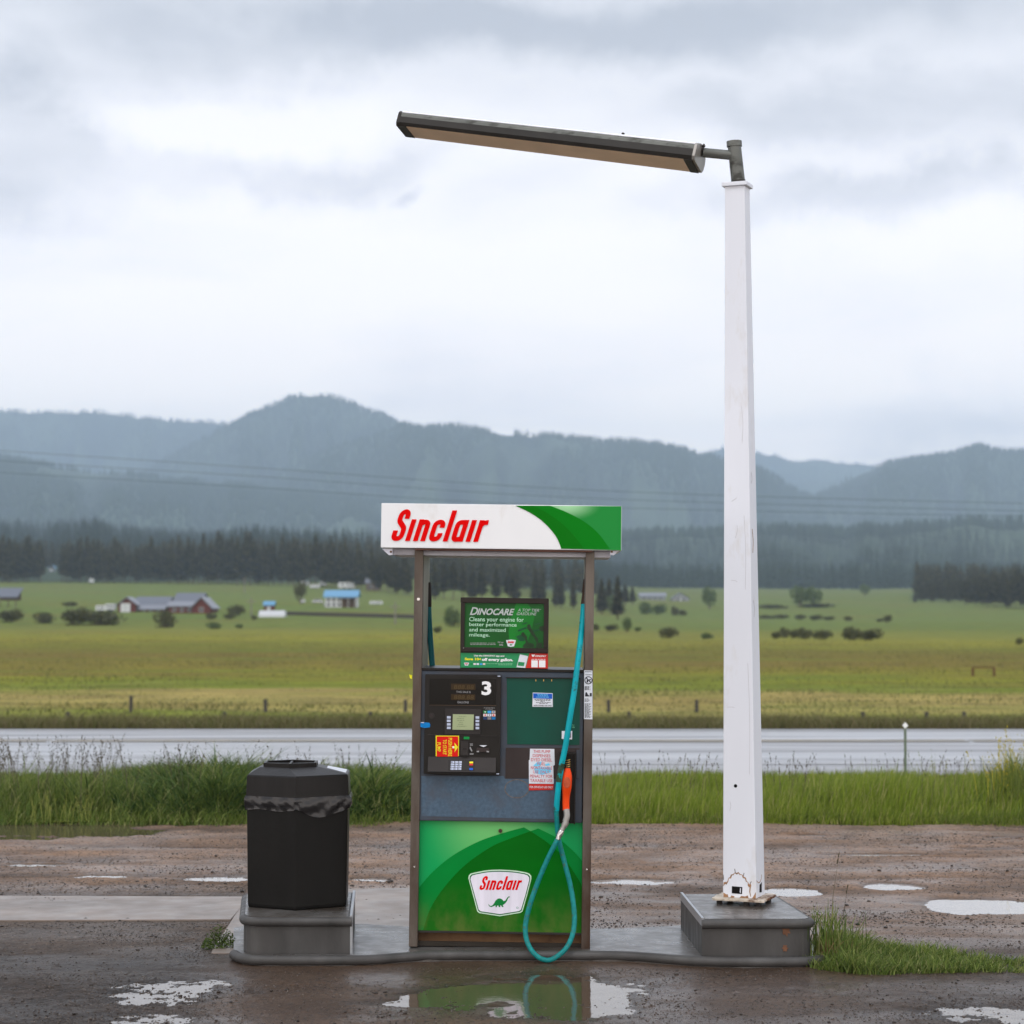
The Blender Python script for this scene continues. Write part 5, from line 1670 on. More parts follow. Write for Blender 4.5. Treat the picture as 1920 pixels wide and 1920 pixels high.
# ------------------------------------------------------------------ foliage materials
def leafmat(name, cols, rough=.7, trans=.25, spec=.2, island=True):
    m = bpy.data.materials.new(name)
    m.use_nodes = True
    t = m.node_tree
    b = t.nodes['Principled BSDF']
    g = node(t, 'ShaderNodeNewGeometry')
    n_ = len(cols)
    c = ramp(t, g.outputs['Random Per Island'], [(i / max(1, n_ - 1), cc) for i, cc in enumerate(cols)])
    t.links.new(c, b.inputs['Base Color'])
    b.inputs['Roughness'].default_value = rough
    b.inputs['Specular IOR Level'].default_value = spec
    if trans:
        tr = node(t, 'ShaderNodeBsdfTranslucent'); t.links.new(c, tr.inputs[0])
        ms = node(t, 'ShaderNodeMixShader'); ms.inputs[0].default_value = trans
        t.links.new(b.outputs[0], ms.inputs[1]); t.links.new(tr.outputs[0], ms.inputs[2])
        t.links.new(ms.outputs[0], t.nodes['Material Output'].inputs[0])
    return m


m_gr = leafmat('verge_grass', [(.12, .18, .022), (.18, .25, .028), (.26, .34, .035), (.16, .22, .028), (.31, .36, .06), (.40, .36, .15)], trans=.35)
m_gd = leafmat('tall_dark_grass', [(.06, .10, .022), (.105, .16, .032), (.17, .235, .045), (.08, .125, .025), (.24, .29, .07), (.30, .29, .12)], trans=.3)
m_gs = leafmat('short_bright_grass', [(.08, .13, .02), (.12, .175, .03), (.16, .21, .035), (.21, .21, .07)], trans=.35)
m_mg = leafmat('meadow_grass', [(.10, .10, .035), (.16, .14, .06), (.12, .13, .04), (.20, .16, .085), (.09, .11, .025)], trans=.2)


def blades(name, X, Y, Z, H, W, bend, m, label, lean=(0, 0), segs=3, cat=None):
    n_ = len(X)
    a = rng.random(n_) * 2 * np.pi
    wx, wy = np.cos(a) * W / 2, np.sin(a) * W / 2
    b = rng.random(n_) * 2 * np.pi
    bx = np.cos(b) * bend * H + lean[0] * H
    by = np.sin(b) * bend * H + lean[1] * H
    V_ = np.zeros((n_, 2 * segs + 1, 3), np.float32)
    for s_ in range(segs):
        f = s_ / segs
        k = 1 - f * .55
        cx_ = X + bx * f * f; cy_ = Y + by * f * f; cz_ = Z + H * f * (1 - .25 * f * bend)
        V_[:, 2 * s_] = np.stack([cx_ - wx * k, cy_ - wy * k, cz_], -1)
        V_[:, 2 * s_ + 1] = np.stack([cx_ + wx * k, cy_ + wy * k, cz_], -1)
    V_[:, -1] = np.stack([X + bx, Y + by, Z + H * (1 - .3 * bend)], -1)
    o = np.arange(n_)[:, None] * (2 * segs + 1)
    Q = []
    for s_ in range(segs - 1):
        Q.append(o + np.array([2 * s_, 2 * s_ + 1, 2 * s_ + 3, 2 * s_ + 2]))
    T = o + np.array([2 * segs - 2, 2 * segs - 1, 2 * segs])
    ob = np_mesh(name, V_.reshape(-1, 3), [np.concatenate(Q), T], m)
    return setp(ob, label, None, None, 'stuff')


def px_of(X, Y): return 960 + FPX * X / Y


# verge: visible strip dense, sides sparser
def verge(n_, x0, x1, y0, y1, dens_fn, hfn, m, label, W=.006, bend=.35, name='grass', lean=(.12, 0)):
    X = rng.uniform(x0, x1, n_); Y = y0 + (y1 - y0) * rng.random(n_) ** 1.25
    edge = .22 * fbm(X * 1.1, X * 0 + 3, 3) + .15 * fbm(X * 5, X * 0 + 8, 2) + .15 * (X < -3)
    keep = (Y > y0 + .1 + edge) & (rng.random(n_) < dens_fn(px_of(X, Y), Y, X))
    X, Y = X[keep], Y[keep]
    H = hfn(px_of(X, Y), Y, X)
    k = H > .02
    X, Y, H = X[k], Y[k], H[k]
    return blades(name, X, Y, np.zeros(len(X)) - .03, H, W * (.6 + .8 * rng.random(len(X))), bend * (.4 + rng.random(len(X))), m, label, lean)


TOP = lambda px: np.interp(px, [-600, 0, 150, 240, 330, 460, 560, 700, 800, 1110, 1200, 1400, 1920, 2600], [1432, 1432, 1430, 1422, 1402, 1400, 1420, 1424, 1440, 1448, 1440, 1440, 1436, 1430])


def hall(px, Y, X):
    top = TOP(px) - 6
    h = EYE - (top - HZ) * Y / FPX
    h = h * (.5 + .45 * rng.random(len(px)) + .28 * (rng.random(len(px)) > .93)) * (.92 + .75 * fbm(X * 1.6, Y * 1.2, 3))
    front = np.clip((Y - 18.0) / .9, .12, 1)
    return np.maximum(h, .05) * front


clump = lambda X, Y: .45 + .9 * np.clip(.5 + fbm(X * 2.5, Y * 2.5, 2), 0, 1)
leftm = lambda px, Y, X: np.where(px < 820, 1.0, 0.05) * clump(X, Y)
rightm = lambda px, Y, X: np.where(px > 790, 1.0, .12) * clump(X, Y)
verge(70000, -6.2, 0.4, 18.0, 23.3, leftm, hall, m_gd, 'tall dark roadside grass along the left half of the verge', W=.010, bend=.5)
verge(85000, -1.2, 6.4, 18.0, 23.3, rightm, hall, m_gr, 'bright roadside grass along the right half of the verge', W=.008, bend=.22)
verge(34000, -6.2, 6.4, 18.1, 19.1, lambda px, Y, X: clump(X, Y) * .9, lambda px, Y, X: .05 + .13 * rng.random(len(px)), m_gs, 'short bright grass at the edge of the dirt', W=.007, bend=.6)
verge(26000, -1.2, 6.4, 18.1, 22.5, lambda px, Y, X: np.where(px > 790, 1.0, .1) * np.clip(fbm(X * 1.4 + 5, Y * 1.4, 3) * 2.2, 0, 1), lambda px, Y, X: hall(px, Y, X) * (.8 + .35 * rng.random(len(px))), m_gd, 'darker taller grass in patches among the bright verge grass', W=.011, bend=.5)
# leafy weeds in the dark left patch: broader, arching blades
verge(12000, -3.9, -.7, 18.3, 21, lambda px, Y, X: np.where((px > 240) & (px < 780), 1.0, .1), lambda px, Y, X: hall(px, Y, X) * 1.02, leafmat('dark_broad_grass', [(.03, .065, .018), (.055, .10, .025), (.09, .14, .035)], trans=.25), 'broad arching grass leaves in the dark clump behind the trash can', W=.026, bend=.9)
# continuation past the frame, sparser
for sx_ in (-1, 1):
    n_ = 14000
    X = sx_ * rng.uniform(6.2, 24, n_); Y = rng.uniform(18.2, 23.3, n_)
    blades('grass', X, Y, np.zeros(n_) - .02, .25 + .25 * rng.random(n_), .02 * np.ones(n_), .4 * np.ones(n_), m_gr,
           'roadside grass carrying on beyond the %s of the forecourt' % ('left' if sx_ < 0 else 'right'))
# brownish grass on the far shoulder, hiding the bank
n_ = 42000
X = rng.uniform(-11, 11, n_); Y = 32.3 + 3.5 * rng.random(n_) ** 1.4
Z = terr(X, Y)
blades('grass', X, Y, Z - .01, (.10 + .16 * rng.random(n_)) * (1 + .5 * fbm(X * .8, Y, 2)) + (Y - 32.3) * .09, .012 * np.ones(n_), .5 * np.ones(n_), m_mg, 'dry brown grass on the far shoulder of the highway')
# meadow tufts further out
n_ = 52000
Y = 50 + 200 * rng.random(n_) ** 1.6; X = (rng.uniform(-60, 1980, n_) - 960) / FPX * Y
m_mt = leafmat('meadow_tuft', [(.08, .10, .02), (.13, .12, .045), (.10, .125, .028), (.17, .145, .07), (.075, .10, .02), (.11, .10, .045)], trans=.2)
blades('grass', X, Y, terr(X, Y) - .02, np.maximum(.02, (.02 + .13 * rng.random(n_)) * (1 + 1.6 * fbm(X * .12, Y * .25, 3))), .03 + .02 * rng.random(n_), .6 * np.ones(n_), m_mt, 'uneven tufts of meadow grass beyond the highway', segs=2)

# seed-head stalks over the road at the left
m_st = leafmat('dry_seed_stalk', [(.09, .075, .05), (.13, .11, .07), (.07, .06, .04)], trans=.1)


def stalks(name, lst, label, head, m, cat=None, kind='stuff', parent=None):
    V_, T_ = [], []
    for (x, y, h) in lst:
        dx, dy_ = random.uniform(-.3, .3) * h, random.uniform(-.1, .1) * h
        b0_ = len(V_)
        w_ = .0016
        V_ += [(x - w_, y, 0), (x + w_, y, 0), (x + dx * .4 + w_, y + dy_ * .4, h * .6), (x + dx, y + dy_, h), (x + dx * .4 - w_, y + dy_ * .4, h * .6)]
        T_ += [(b0_, b0_ + 1, b0_ + 2), (b0_, b0_ + 2, b0_ + 4), (b0_ + 4, b0_ + 2, b0_ + 3)]
        for k in range(head[0]):
            f = random.uniform(head[3], 1)
            px_, py_, pz_ = x + dx * f * f + random.uniform(-1, 1) * head[1] * (1.15 - f), y + dy_ * f + random.uniform(-1, 1) * head[1] * .5, h * f
            s_ = head[2] * random.uniform(.6, 1.3)
            b0_ = len(V_)
            V_ += [(px_ - s_ * .6, py_, pz_), (px_ + s_ * .6, py_ + s_ * .3, pz_), (px_, py_, pz_ + s_ * 1.6), (px_, py_ + s_ * .5, pz_ - s_ * .8)]
            T_ += [(b0_, b0_ + 1, b0_ + 2), (b0_, b0_ + 3, b0_ + 1)]
    o = np_mesh(name, np.array(V_), np.array(T_), m, parent)
    return setp(o, label, cat, None, kind)


lst = []
for i in range(190):
    px = random.choice([random.uniform(-20, 380), random.uniform(-20, 260), random.uniform(300, 760)])
    y = random.uniform(18.6, 21.5)
    top = random.uniform(1372, 1420) if px < 280 else random.uniform(1385, 1425)
    lst.append(((px - 960) / FPX * y, y, EYE - (top - HZ) * y / FPX))
stalks('seed_grass', lst, 'thin brown seed heads standing above the grass at the left', (16, .035, .006, .62), m_st)
lst = []
for i in range(120):
    px = random.uniform(1110, 1900); y = random.uniform(18.6, 22)
    lst.append(((px - 960) / FPX * y, y, EYE - (random.uniform(1405, 1440) - HZ) * y / FPX))
stalks('seed_grass', lst, 'sparse seed heads standing above the bright grass at the right', (9, .012, .006, .8), m_st)
m_yf = pmat('yellow_petals', (.50, .42, .05), .6, island=.3)
lst = []
for i in range(46):
    px = min(1935, random.gauss(1890, 26)); y = random.uniform(18.8, 19.8)
    top = random.uniform(1352, 1440) if px > 1865 else random.uniform(1400, 1440)
    lst.append(((px - 960) / FPX * y, y, EYE - (top - HZ) * y / FPX))
stalks('yellow_wildflowers', lst, 'yellow wildflowers at the right end of the verge', (7, .03, .0085, .6), m_yf)
lst = []
for i in range(26):
    px = random.uniform(1700, 1860); y = random.uniform(18.8, 20)
    lst.append(((px - 960) / FPX * y, y, EYE - (random.uniform(1400, 1436) - HZ) * y / FPX))
for i in range(30):
    px = random.gauss(110, 50); y = random.uniform(18.15, 18.5)
    lst.append(((px - 960) / FPX * y, y, EYE - (random.uniform(1478, 1510) - HZ) * y / FPX))
stalks('yellow_wildflowers', lst, 'scattered small yellow flowers low in the verge grass', (6, .02, .006, .6), pmat('pale_yellow_petals', (.24, .26, .06), .6, island=.3))
m_lf = leafmat('flower_foliage', [(.12, .16, .03), (.18, .22, .05)], trans=.3)
X = (rng.normal(1900, 26, 1100) - 960) / FPX * 19.3; Y = rng.uniform(18.7, 20, 1100)
blades('grass', X, Y, np.zeros(1100), .30 + .38 * rng.random(1100) * np.clip((px_of(X, Y) - 1820) / 80, .1, 1), .008 * np.ones(1100), .3 * np.ones(1100), m_lf, 'leafy stems under the yellow flowers at the right edge')

# grass patch right of the island
def patch(n_, fn, hmax, m, label, W=.006, bend=.5, name='grass'):
    X = []; Y = []; H = []
    while len(X) < n_:
        px, py = random.uniform(1500, 1990), random.uniform(1765, 1832)
        x, y = grd(px, py)
        d = fn(px, py)
        if random.random() < d:
            X.append(x); Y.append(y); H.append(hmax(px, py) * random.uniform(.35, 1.1))
    X, Y, H = map(np.array, (X, Y, H))
    return blades(name, X, Y, -.01 * np.ones(n_), H, W * (.6 + .8 * rng.random(n_)), bend * (.3 + rng.random(n_)), m, label, (.1, 0))


def pf(px, py):
    lo = np.interp(px, [1500, 1540, 1620, 1800, 1990], [1812, 1822, 1830, 1826, 1826])
    hi_ = np.interp(px, [1500, 1560, 1700, 1850, 1990], [1768, 1772, 1782, 1800, 1806])
    n_ = vnoise(np.array([px / 37.]), np.array([py / 9.]))[0] + .5
    return float((py < lo) and (py > hi_)) * (.15 + 1.1 * n_)


patch(9500, pf, lambda px, py: float(np.interp(px, [1500, 1600, 1700, 1850, 1990], [.10, .13, .11, .08, .055])) * (.6 + .7 * (vnoise(np.array([px / 30.]), np.array([1.5]))[0] + .5)), m_gd, 'low weedy grass on the ground to the right of the island', W=.0065, bend=.75)
n_ = 250
X = rng.normal(grd(1556, 1800)[0], .055, n_); Y = rng.normal(11.15, .07, n_)
blades('grass', X, Y, np.zeros(n_), .11 + .22 * rng.random(n_), .007 * np.ones(n_), .5 * rng.random(n_), m_gd, 'tall tuft of grass against the right end block', (0.02, 0), segs=5)
n_ = 60
X = rng.normal(grd(1556, 1800)[0], .05, n_); Y = rng.normal(11.1, .05, n_)
blades('grass', X, Y, np.zeros(n_), .08 + .13 * rng.random(n_), .007 * np.ones(n_), .9 * rng.random(n_), leafmat('straw', [(.28, .2, .09), (.2, .13, .05)]), 'dry straw coloured blades at the foot of the tall tuft', segs=4)
stalks('seed_stalk', [(grd(1553, 1800)[0], 11.2, .56), (grd(1580, 1800)[0], 11.3, .38)], 'lone brown seed stalks rising from the tall tuft', (14, .005, .006, .88), m_st)

# small weed left of the island
WD = empty('weed_plant', (*grd(412, 1778), 0), 'small bushy green weed on the ground left of the island', 'weed')
V_, T_ = [], []
for i in range(900):
    a, r = random.uniform(0, 6.28), random.random() ** .6
    x, y = r * .10 * math.cos(a), r * .09 * math.sin(a)
    z = (.11 * (1 - r * r) + .02) * random.random()
    s_ = random.uniform(.004, .009)
    d1 = Vector((random.gauss(0, 1), random.gauss(0, 1), random.gauss(0, .6))).normalized() * s_
    d2 = Vector((random.gauss(0, 1), random.gauss(0, 1), random.gauss(0, 1))).normalized() * s_ * .6
    b0_ = len(V_)
    c = Vector((x, y, z))
    V_ += [c - d1, c + d2, c + d1 * 1.5, c - d2]
    T_.append((b0_, b0_ + 1, b0_ + 2, b0_ + 3))
np_mesh('leaves', np.array([tuple(v) for v in V_]), np.array(T_), leafmat('weed_leaves', [(.035, .07, .012), (.07, .11, .02), (.10, .14, .03)]), WD)
mb = MB()
for k in range(14):
    a = k * 2.4
    mb.tube([(0, 0, 0), (.05 * math.cos(a), .05 * math.sin(a), .07)], .0018, 5)
mb.build('stems', pmat('weed_stem', (.05, .06, .02), .7), WD)
# bit of litter against the block
x_, y_ = grd(446, 1768)
LT = MB().add([(-.02, 0, .002), (.02, -.01, .006), (.025, .01, .018), (-.012, .014, .012), (0, .0, .022)], [(0, 1, 4), (1, 2, 4), (2, 3, 4), (3, 0, 4), (0, 3, 2, 1)]).build('litter_scrap', M['offwhite'])
LT.location = (x_, y_, 0.0)
setp(LT, 'scrap of pale litter on the ground beside the weed and the left end block', 'litter')

# ------------------------------------------------------------------ gravel stones and clods
def stones(name, n_, fn, size, m, label, flat=.6):
    ico = bmesh.new(); bmesh.ops.create_icosphere(ico, subdivisions=1, radius=1)
    bv = np.array([v.co[:] for v in ico.verts]); bf = np.array([[v.index for v in f.verts] for f in ico.faces]); ico.free()
    P = _cands(n_, *fn)
    s_ = size(n_)
    jit = 1 + .35 * (rng.random((n_, len(bv), 1)) - .5)
    sc_ = np.stack([s_ * (.7 + .6 * rng.random(n_)), s_ * (.7 + .6 * rng.random(n_)), s_ * flat * (.7 + .6 * rng.random(n_))], -1)
    V_ = bv[None] * jit * sc_[:, None, :]
    a = rng.random(n_) * 6.28
    ca, sa = np.cos(a)[:, None], np.sin(a)[:, None]
    V_ = np.stack([V_[..., 0] * ca - V_[..., 1] * sa, V_[..., 0] * sa + V_[..., 1] * ca, V_[..., 2]], -1)
    gz = ground_h(P[:, 0], P[:, 1])
    V_ += np.stack([P[:, 0], P[:, 1], gz + s_ * .18], -1)[:, None, :]
    F_ = (bf[None] + (np.arange(n_) * len(bv))[:, None, None]).reshape(-1, 3)
    o = np_mesh(name, V_.reshape(-1, 3), F_, m)
    return setp(o, label, None, None, 'stuff')


def _cands(n_, py0, py1, dens):
    out_ = []
    tot = 0
    while tot < n_:
        px = rng.uniform(-60, 1980, 20000); py = rng.uniform(py0, py1, 20000)
        c, s_ = math.cos(PITCH), math.sin(PITCH)
        u = -(py - 960) / FPX
        dy_, dz_ = c - u * s_, s_ + u * c
        t_ = -EYE / dz_
        x, y = (px - 960) / FPX * t_, dy_ * t_
        k = rng.random(20000) < dens(px, x, y)
        out_.append(np.stack([x[k], y[k]], -1)); tot += int(k.sum())
    return np.concatenate(out_)[:n_]


_far = (1548, 1742, lambda px, x, y: np.maximum(.10, fbm(x * .9, y * 2.2, 3) * 1.5 + .45))
_near = (1745, 1925, lambda px, x, y: np.where((x > -1.55) & (x < 1.7) & (y > 10.95), 0, np.where(px < 460, 1.0, np.where(px > 1120, .6, .4)) * np.maximum(.08, fbm(x * 1.9 + 7, y * 3.1, 3) * 1.6 + .45)))


m_peb = pmat('wet_pebbles', (.075, .058, .046), .3, var=.3, island=.6, coat=.4)
m_clod = pmat('dark_mud_clods', (.035, .026, .02), .45, var=.3, island=.4, coat=.2)
stones('gravel', 32000, _far, lambda n_: .002 + .006 * rng.random(n_) ** 3, m_peb, 'small pebbles pressed into the far half of the dirt')
stones('gravel', 26000, _near, lambda n_: .0016 + .004 * rng.random(n_) ** 4, m_peb, 'small pebbles scattered on the near half of the dirt')
stones('gravel', 1000, _far, lambda n_: .005 + .012 * rng.random(n_) ** 4, m_clod, 'dark mud clods on the far half of the dirt')
stones('gravel', 1100, _near, lambda n_: .003 + .008 * rng.random(n_) ** 4, m_clod, 'dark mud clods on the near half of the dirt')

# ------------------------------------------------------------------ fence posts, marker, rack
m_wood = pmat('weathered_wood', (.06, .055, .05), .85, var=.3, scale=8, stretch=(1, 1, .2))
NEARP = [(127, 1347), (421, 1344), (694, 1350), (1180, 1350), (1618, 1350), (1737, 1350), (1808, 1348)]
FARP = [(245, 1310), (498, 1316), (760, 1318), (1141, 1324), (1306, 1330)]
ords = ['first', 'second', 'third', 'fourth', 'fifth', 'sixth', 'seventh']
for row, Yp, nm, grp in ((NEARP, 55.0, 'nearer', 'fence posts nearest the highway'), (FARP, 62.0, 'farther', 'fence posts set further into the meadow')):
    for i, (px, py) in enumerate(row):
        top = pw(px, py, Yp)
        gz = float(terr(top.x, Yp))
        hgt = max(.36, top.z - gz + .08)
        mb = MB()
        r = .055
        mb.tube([(0, 0, -.4), (.004, 0, hgt * .5), (0, 0, hgt - .015), (0, 0, hgt)], [r, r * .96, r * .93, r * .8], 10)
        o = mb.build('fence_post', m_wood, smooth=True)
        o.location = (top.x, Yp, gz)
        o.rotation_euler = (0, random.uniform(-.04, .04), 0)
        setp(o, 'weathered fence post in the meadow, %s from the left in the %s row' % (ords[i], nm), 'fence post', grp)
p = pw(1697, 1356, 23.45)
DM = empty('marker_post', (p.x, 23.45, 0), 'slim green roadside marker post with a white diamond reflector at the highway edge', 'road marker')
mb = MB(); mb.box(-.014, .014, -.006, .006, 0, p.z - .02); mb.build('post', pmat('marker_green', (.16, .20, .15), .5), DM)
mb = MB(); mb.prism([(0, p.z - .06), (.032, p.z - .025), (0, p.z + .012), (-.032, p.z - .025)], -.014, -.0065); mb.build('reflector', M['white'], DM)
x_, y_, z_ = hit(1844, 1268)
HR = empty('hitching_rail', (x_, y_, z_), 'low dark rail on two legs standing alone in the right of the meadow', 'rail')
k = y_ / FPX
mb = MB(); mb.box(-21 * k, 21 * k, -.04, .04, 15 * k, 17.5 * k); mb.build('top_rail', M['rust'], HR)
for s_ in (-1, 1):
    mb = MB(); mb.box(s_ * 20 * k - .05, s_ * 20 * k + .05, -.04, .04, -.2, 15 * k); mb.build('leg', M['rust'], HR)

# ------------------------------------------------------------------ overhead cables
m_cb = pmat('cable', (.08, .09, .09), .6)
for nm, pts_, Yc in (('highest', [(-200, 830), (0, 845), (480, 877), (960, 911), (1360, 929), (1920, 944), (2200, 948)], 140.),
                     ('middle', [(-200, 848), (0, 864), (480, 893), (960, 927), (1360, 943), (1920, 958), (2200, 960)], 142.),
                     ('lowest', [(-200, 872), (0, 886), (480, 914), (960, 945), (1360, 957), (1920, 968), (2200, 970)], 144.)):
    P3 = [tuple(pw(a, b_, Yc)) for a, b_ in pts_]
    mb = MB(); mb.tube(spline(P3, 4), .012, 6)
    setp(mb.build('overhead_cable', m_cb, smooth=True), '%s of the three overhead cables crossing in front of the mountains' % nm, 'cable', 'overhead cables above the meadow')

# ------------------------------------------------------------------ bushes and trees
def bush_mesh(name, n_, seed, flat=1.0, lobes=5):
    r = random.Random(seed)
    L_ = [(r.uniform(-.32, .32), r.uniform(-.3, .3), r.uniform(.28, .55), r.uniform(.26, .42)) for _ in range(lobes)]
    V_, F_ = [], []
    for i in range(n_):
        cx_, cy_, cz_, rr = r.choice(L_)
        d = Vector((r.gauss(0, 1), r.gauss(0, 1), r.gauss(0, 1))).normalized() * rr * r.random() ** .35
        c = Vector((cx_, cy_, cz_)) + d
        if c.z < .02: c.z = abs(c.z) * .5
        s_ = r.uniform(.035, .075)
        a = Vector((r.gauss(0, 1), r.gauss(0, 1), r.gauss(0, 1))).normalized() * s_
        b = Vector((r.gauss(0, 1), r.gauss(0, 1), r.gauss(0, 1))).normalized() * s_
        k_ = len(V_)
        V_ += [tuple(c - a), tuple(c + b), tuple(c + a), tuple(c - b)]
        F_.append((k_, k_ + 1, k_ + 2, k_ + 3))
    me = bpy.data.meshes.new(name)
    me.from_pydata(V_, [], F_)
    return me


m_bd = leafmat('dark_willow_leaves', [(.055, .062, .025), (.095, .10, .038), (.15, .145, .06)], trans=.15)
m_bl = leafmat('light_bush_leaves', [(.08, .12, .04), (.11, .16, .055), (.15, .19, .07)], trans=.2)
m_bk = pmat('bark', (.13, .095, .07), .9, var=.2)
BM = {}
for key, mm in (('d', m_bd), ('l', m_bl)):
    for v in range(4):
        me = bush_mesh('bush_leaves', 900, v * 7 + 3, lobes=4 + v)
        me.materials.append(mm)
        BM[key, v] = me
stem_me = None


def bush(px0, px1, pyt, pyb, key, label, cat='bush', name='bush', trunk=False, group=None):
    pxm = (px0 + px1) / 2
    x, y, z = hit(pxm, pyb)
    w_ = (px1 - px0) / FPX * y * 1.15; h_ = (pyb - pyt) / FPX * y * 1.1
    E_ = empty(name, (x, y, z), label, cat, group)
    o = bpy.data.objects.new('crown' if trunk else 'foliage', BM[key, random.randrange(4)])
    COL.objects.link(o); o.parent = E_
    lift = .16 * h_ if trunk else -.04 * h_
    o.location = (0, 0, lift)
    o.scale = (w_ / 1.15, w_ / 1.15, (h_ - lift) / .93)
    o.rotation_euler = (0, 0, random.uniform(-.3, .3))
    mb = MB()
    if trunk:
        mb.tube([(0, 0, -.3), (.02 * w_, 0, h_ * .35), (0, 0, h_ * .7)], [.045 * w_, .035 * w_, .012 * w_], 7)
        for k_ in range(4):
            a = k_ * 1.7
            mb.tube([(0, 0, h_ * .3), (.3 * w_ * math.cos(a), .3 * w_ * math.sin(a), h_ * .62)], [.02 * w_, .008 * w_], 5)
        mb.build('trunk', m_bk, E_)
    else:
        for k_ in range(7):
            a = k_ * 2.4
            mb.tube([(.06 * w_ * math.cos(a), .06 * w_ * math.sin(a), -.1), (.28 * w_ * math.cos(a), .28 * w_ * math.sin(a), h_ * .7)], [.012 * w_ + .01, .004 * w_ + .004], 5)
        mb.build('stems', m_bk, E_)
    return E_


BUSH = [
    (-8, 42, 1141, 1167, 'd', 'dark rounded bush at the left edge of the photo below the open shed'),
    (63, 102, 1147, 1169, 'd', 'low dark bush second from the left in the meadow'),
    (110, 172, 1138, 1172, 'd', 'large dark bush left of the red barn, left half of a touching pair'),
    (152, 230, 1145, 1172, 'd', 'large dark bush left of the red barn, right half of a touching pair'),
    (290, 331, 1144, 1177, 'd', 'round dark bush in front of the barn with the stepped roof'),
    (386, 408, 1149, 1161, 'd', 'small dark bush just right of the barn'),
    (420, 441, 1150, 1161, 'd', 'small dark bush midway between barn and hoop greenhouse'),
    (388, 416, 1166, 1179, 'l', 'small lighter bush in the meadow lower right of the barn'),
    (441, 456, 1170, 1178, 'l', 'tiny light bush in the meadow below the hoop greenhouse'),
    (471, 482, 1153, 1162, 'd', 'tiny dark bush left of the hoop greenhouse'),
    (428, 458, 1134, 1155, 'd', 'tangled dark scrub between barn and teal shed'),
    (118, 145, 1128, 1137, 'd', 'faint low scrub on the slope left of the white trailers'),
    (832, 864, 1137, 1175, 'l', 'light green bush seen between the left upright and the poster'),
    (810, 828, 1174, 1187, 'd', 'small dark bush seen low beside the left upright'),
    (1112, 1124, 1169, 1182, 'd', 'dark bush half hidden by the right upright of the pump'),
    (1130, 1156, 1170, 1183, 'd', 'low dark bush just right of the pump'),
    (1168, 1184, 1157, 1184, 'l', 'narrow upright light shrub right of the pump'),
    (1188, 1201, 1175, 1184, 'l', 'tiny light bush beside the narrow upright shrub'),
    (1237, 1269, 1176, 1197, 'd', 'round dark bush alone midway between pump and white post'),
    (1316, 1338, 1186, 1198, 'l', 'faint low bush nearer the white post, on its left'),
    (1200, 1225, 1128, 1151, 'l', 'light green bush cluster below the grey farmhouse, left one'),
    (1220, 1248, 1131, 1152, 'l', 'light green bush cluster below the grey farmhouse, right one'),
    (1258, 1273, 1136, 1154, 'd', 'dark shrub under the blue-grey gabled house, left one'),
    (1270, 1289, 1143, 1154, 'd', 'low dark shrub under the blue-grey gabled house, right one'),
    (1444, 1464, 1183, 1198, 'd', 'small dark bush at the left end of the row right of the white post'),
    (1462, 1482, 1176, 1196, 'd', 'dark bush second in the row right of the white post'),
    (1478, 1498, 1179, 1197, 'd', 'dark bush third in the row right of the white post'),
    (1494, 1524, 1177, 1198, 'd', 'larger dark bush in the middle of the row right of the white post'),
    (1522, 1560, 1181, 1199, 'd', 'dark bush ending the row right of the white post'),
    (1578, 1618, 1175, 1200, 'd', 'dark bush standing apart, left half of a joined pair'),
    (1606, 1648, 1178, 1201, 'd', 'dark bush standing apart, right half of a joined pair'),
    (1424, 1452, 1153, 1160, 'd', 'low strip of scrub directly right of the white post, left piece'),
    (1450, 1478, 1152, 1160, 'd', 'low strip of scrub directly right of the white post, right piece'),
    (1491, 1510, 1152, 1162, 'd', 'small dark shrub at the start of the thin broken hedge'),
    (1514, 1540, 1152, 1163, 'd', 'shrub second in the thin broken hedge'),
    (1540, 1564, 1155, 1163, 'd', 'shrub third in the thin broken hedge'),
    (1583, 1599, 1155, 1164, 'd', 'small shrub ending the thin broken hedge'),
    (1640, 1656, 1159, 1166, 'd', 'tiny scrub left of the round shrub in the right meadow'),
    (1655, 1671, 1152, 1167, 'd', 'small round shrub alone in the right meadow'),
    (1905, 1918, 1196, 1209, 'd', 'small dark bush at the right edge of the meadow'),
    (1423, 1478, 1133, 1141, 'd', 'flat hedge behind the meadow just right of the white post'),
    (1489, 1560, 1131, 1139, 'd', 'flat hedge under the pair of meadow trees'),
]
for b_ in BUSH:
    bush(*b_)
for t_ in [(1484, 1516, 1099, 1138, 'l', 'broad meadow tree, left one of the pair right of the white post'),
           (1508, 1543, 1101, 1138, 'l', 'broad meadow tree, right one of the pair right of the white post'),
           (1316, 1344, 1101, 1142, 'l', 'lone leafy tree just left of the white post'),
           (552, 573, 1092, 1133, 'd', 'dark leafy tree left of the blue roofed house'),
           (1612, 1632, 1096, 1116, 'l', 'pale leafy tree in front of the far wood right of the post'),
           (1130, 1165, 1118, 1150, 'l', 'light green leafy tree beside the pines right of the pump')]:
    bush(*t_, cat='tree', name='leafy_tree', trunk=True)


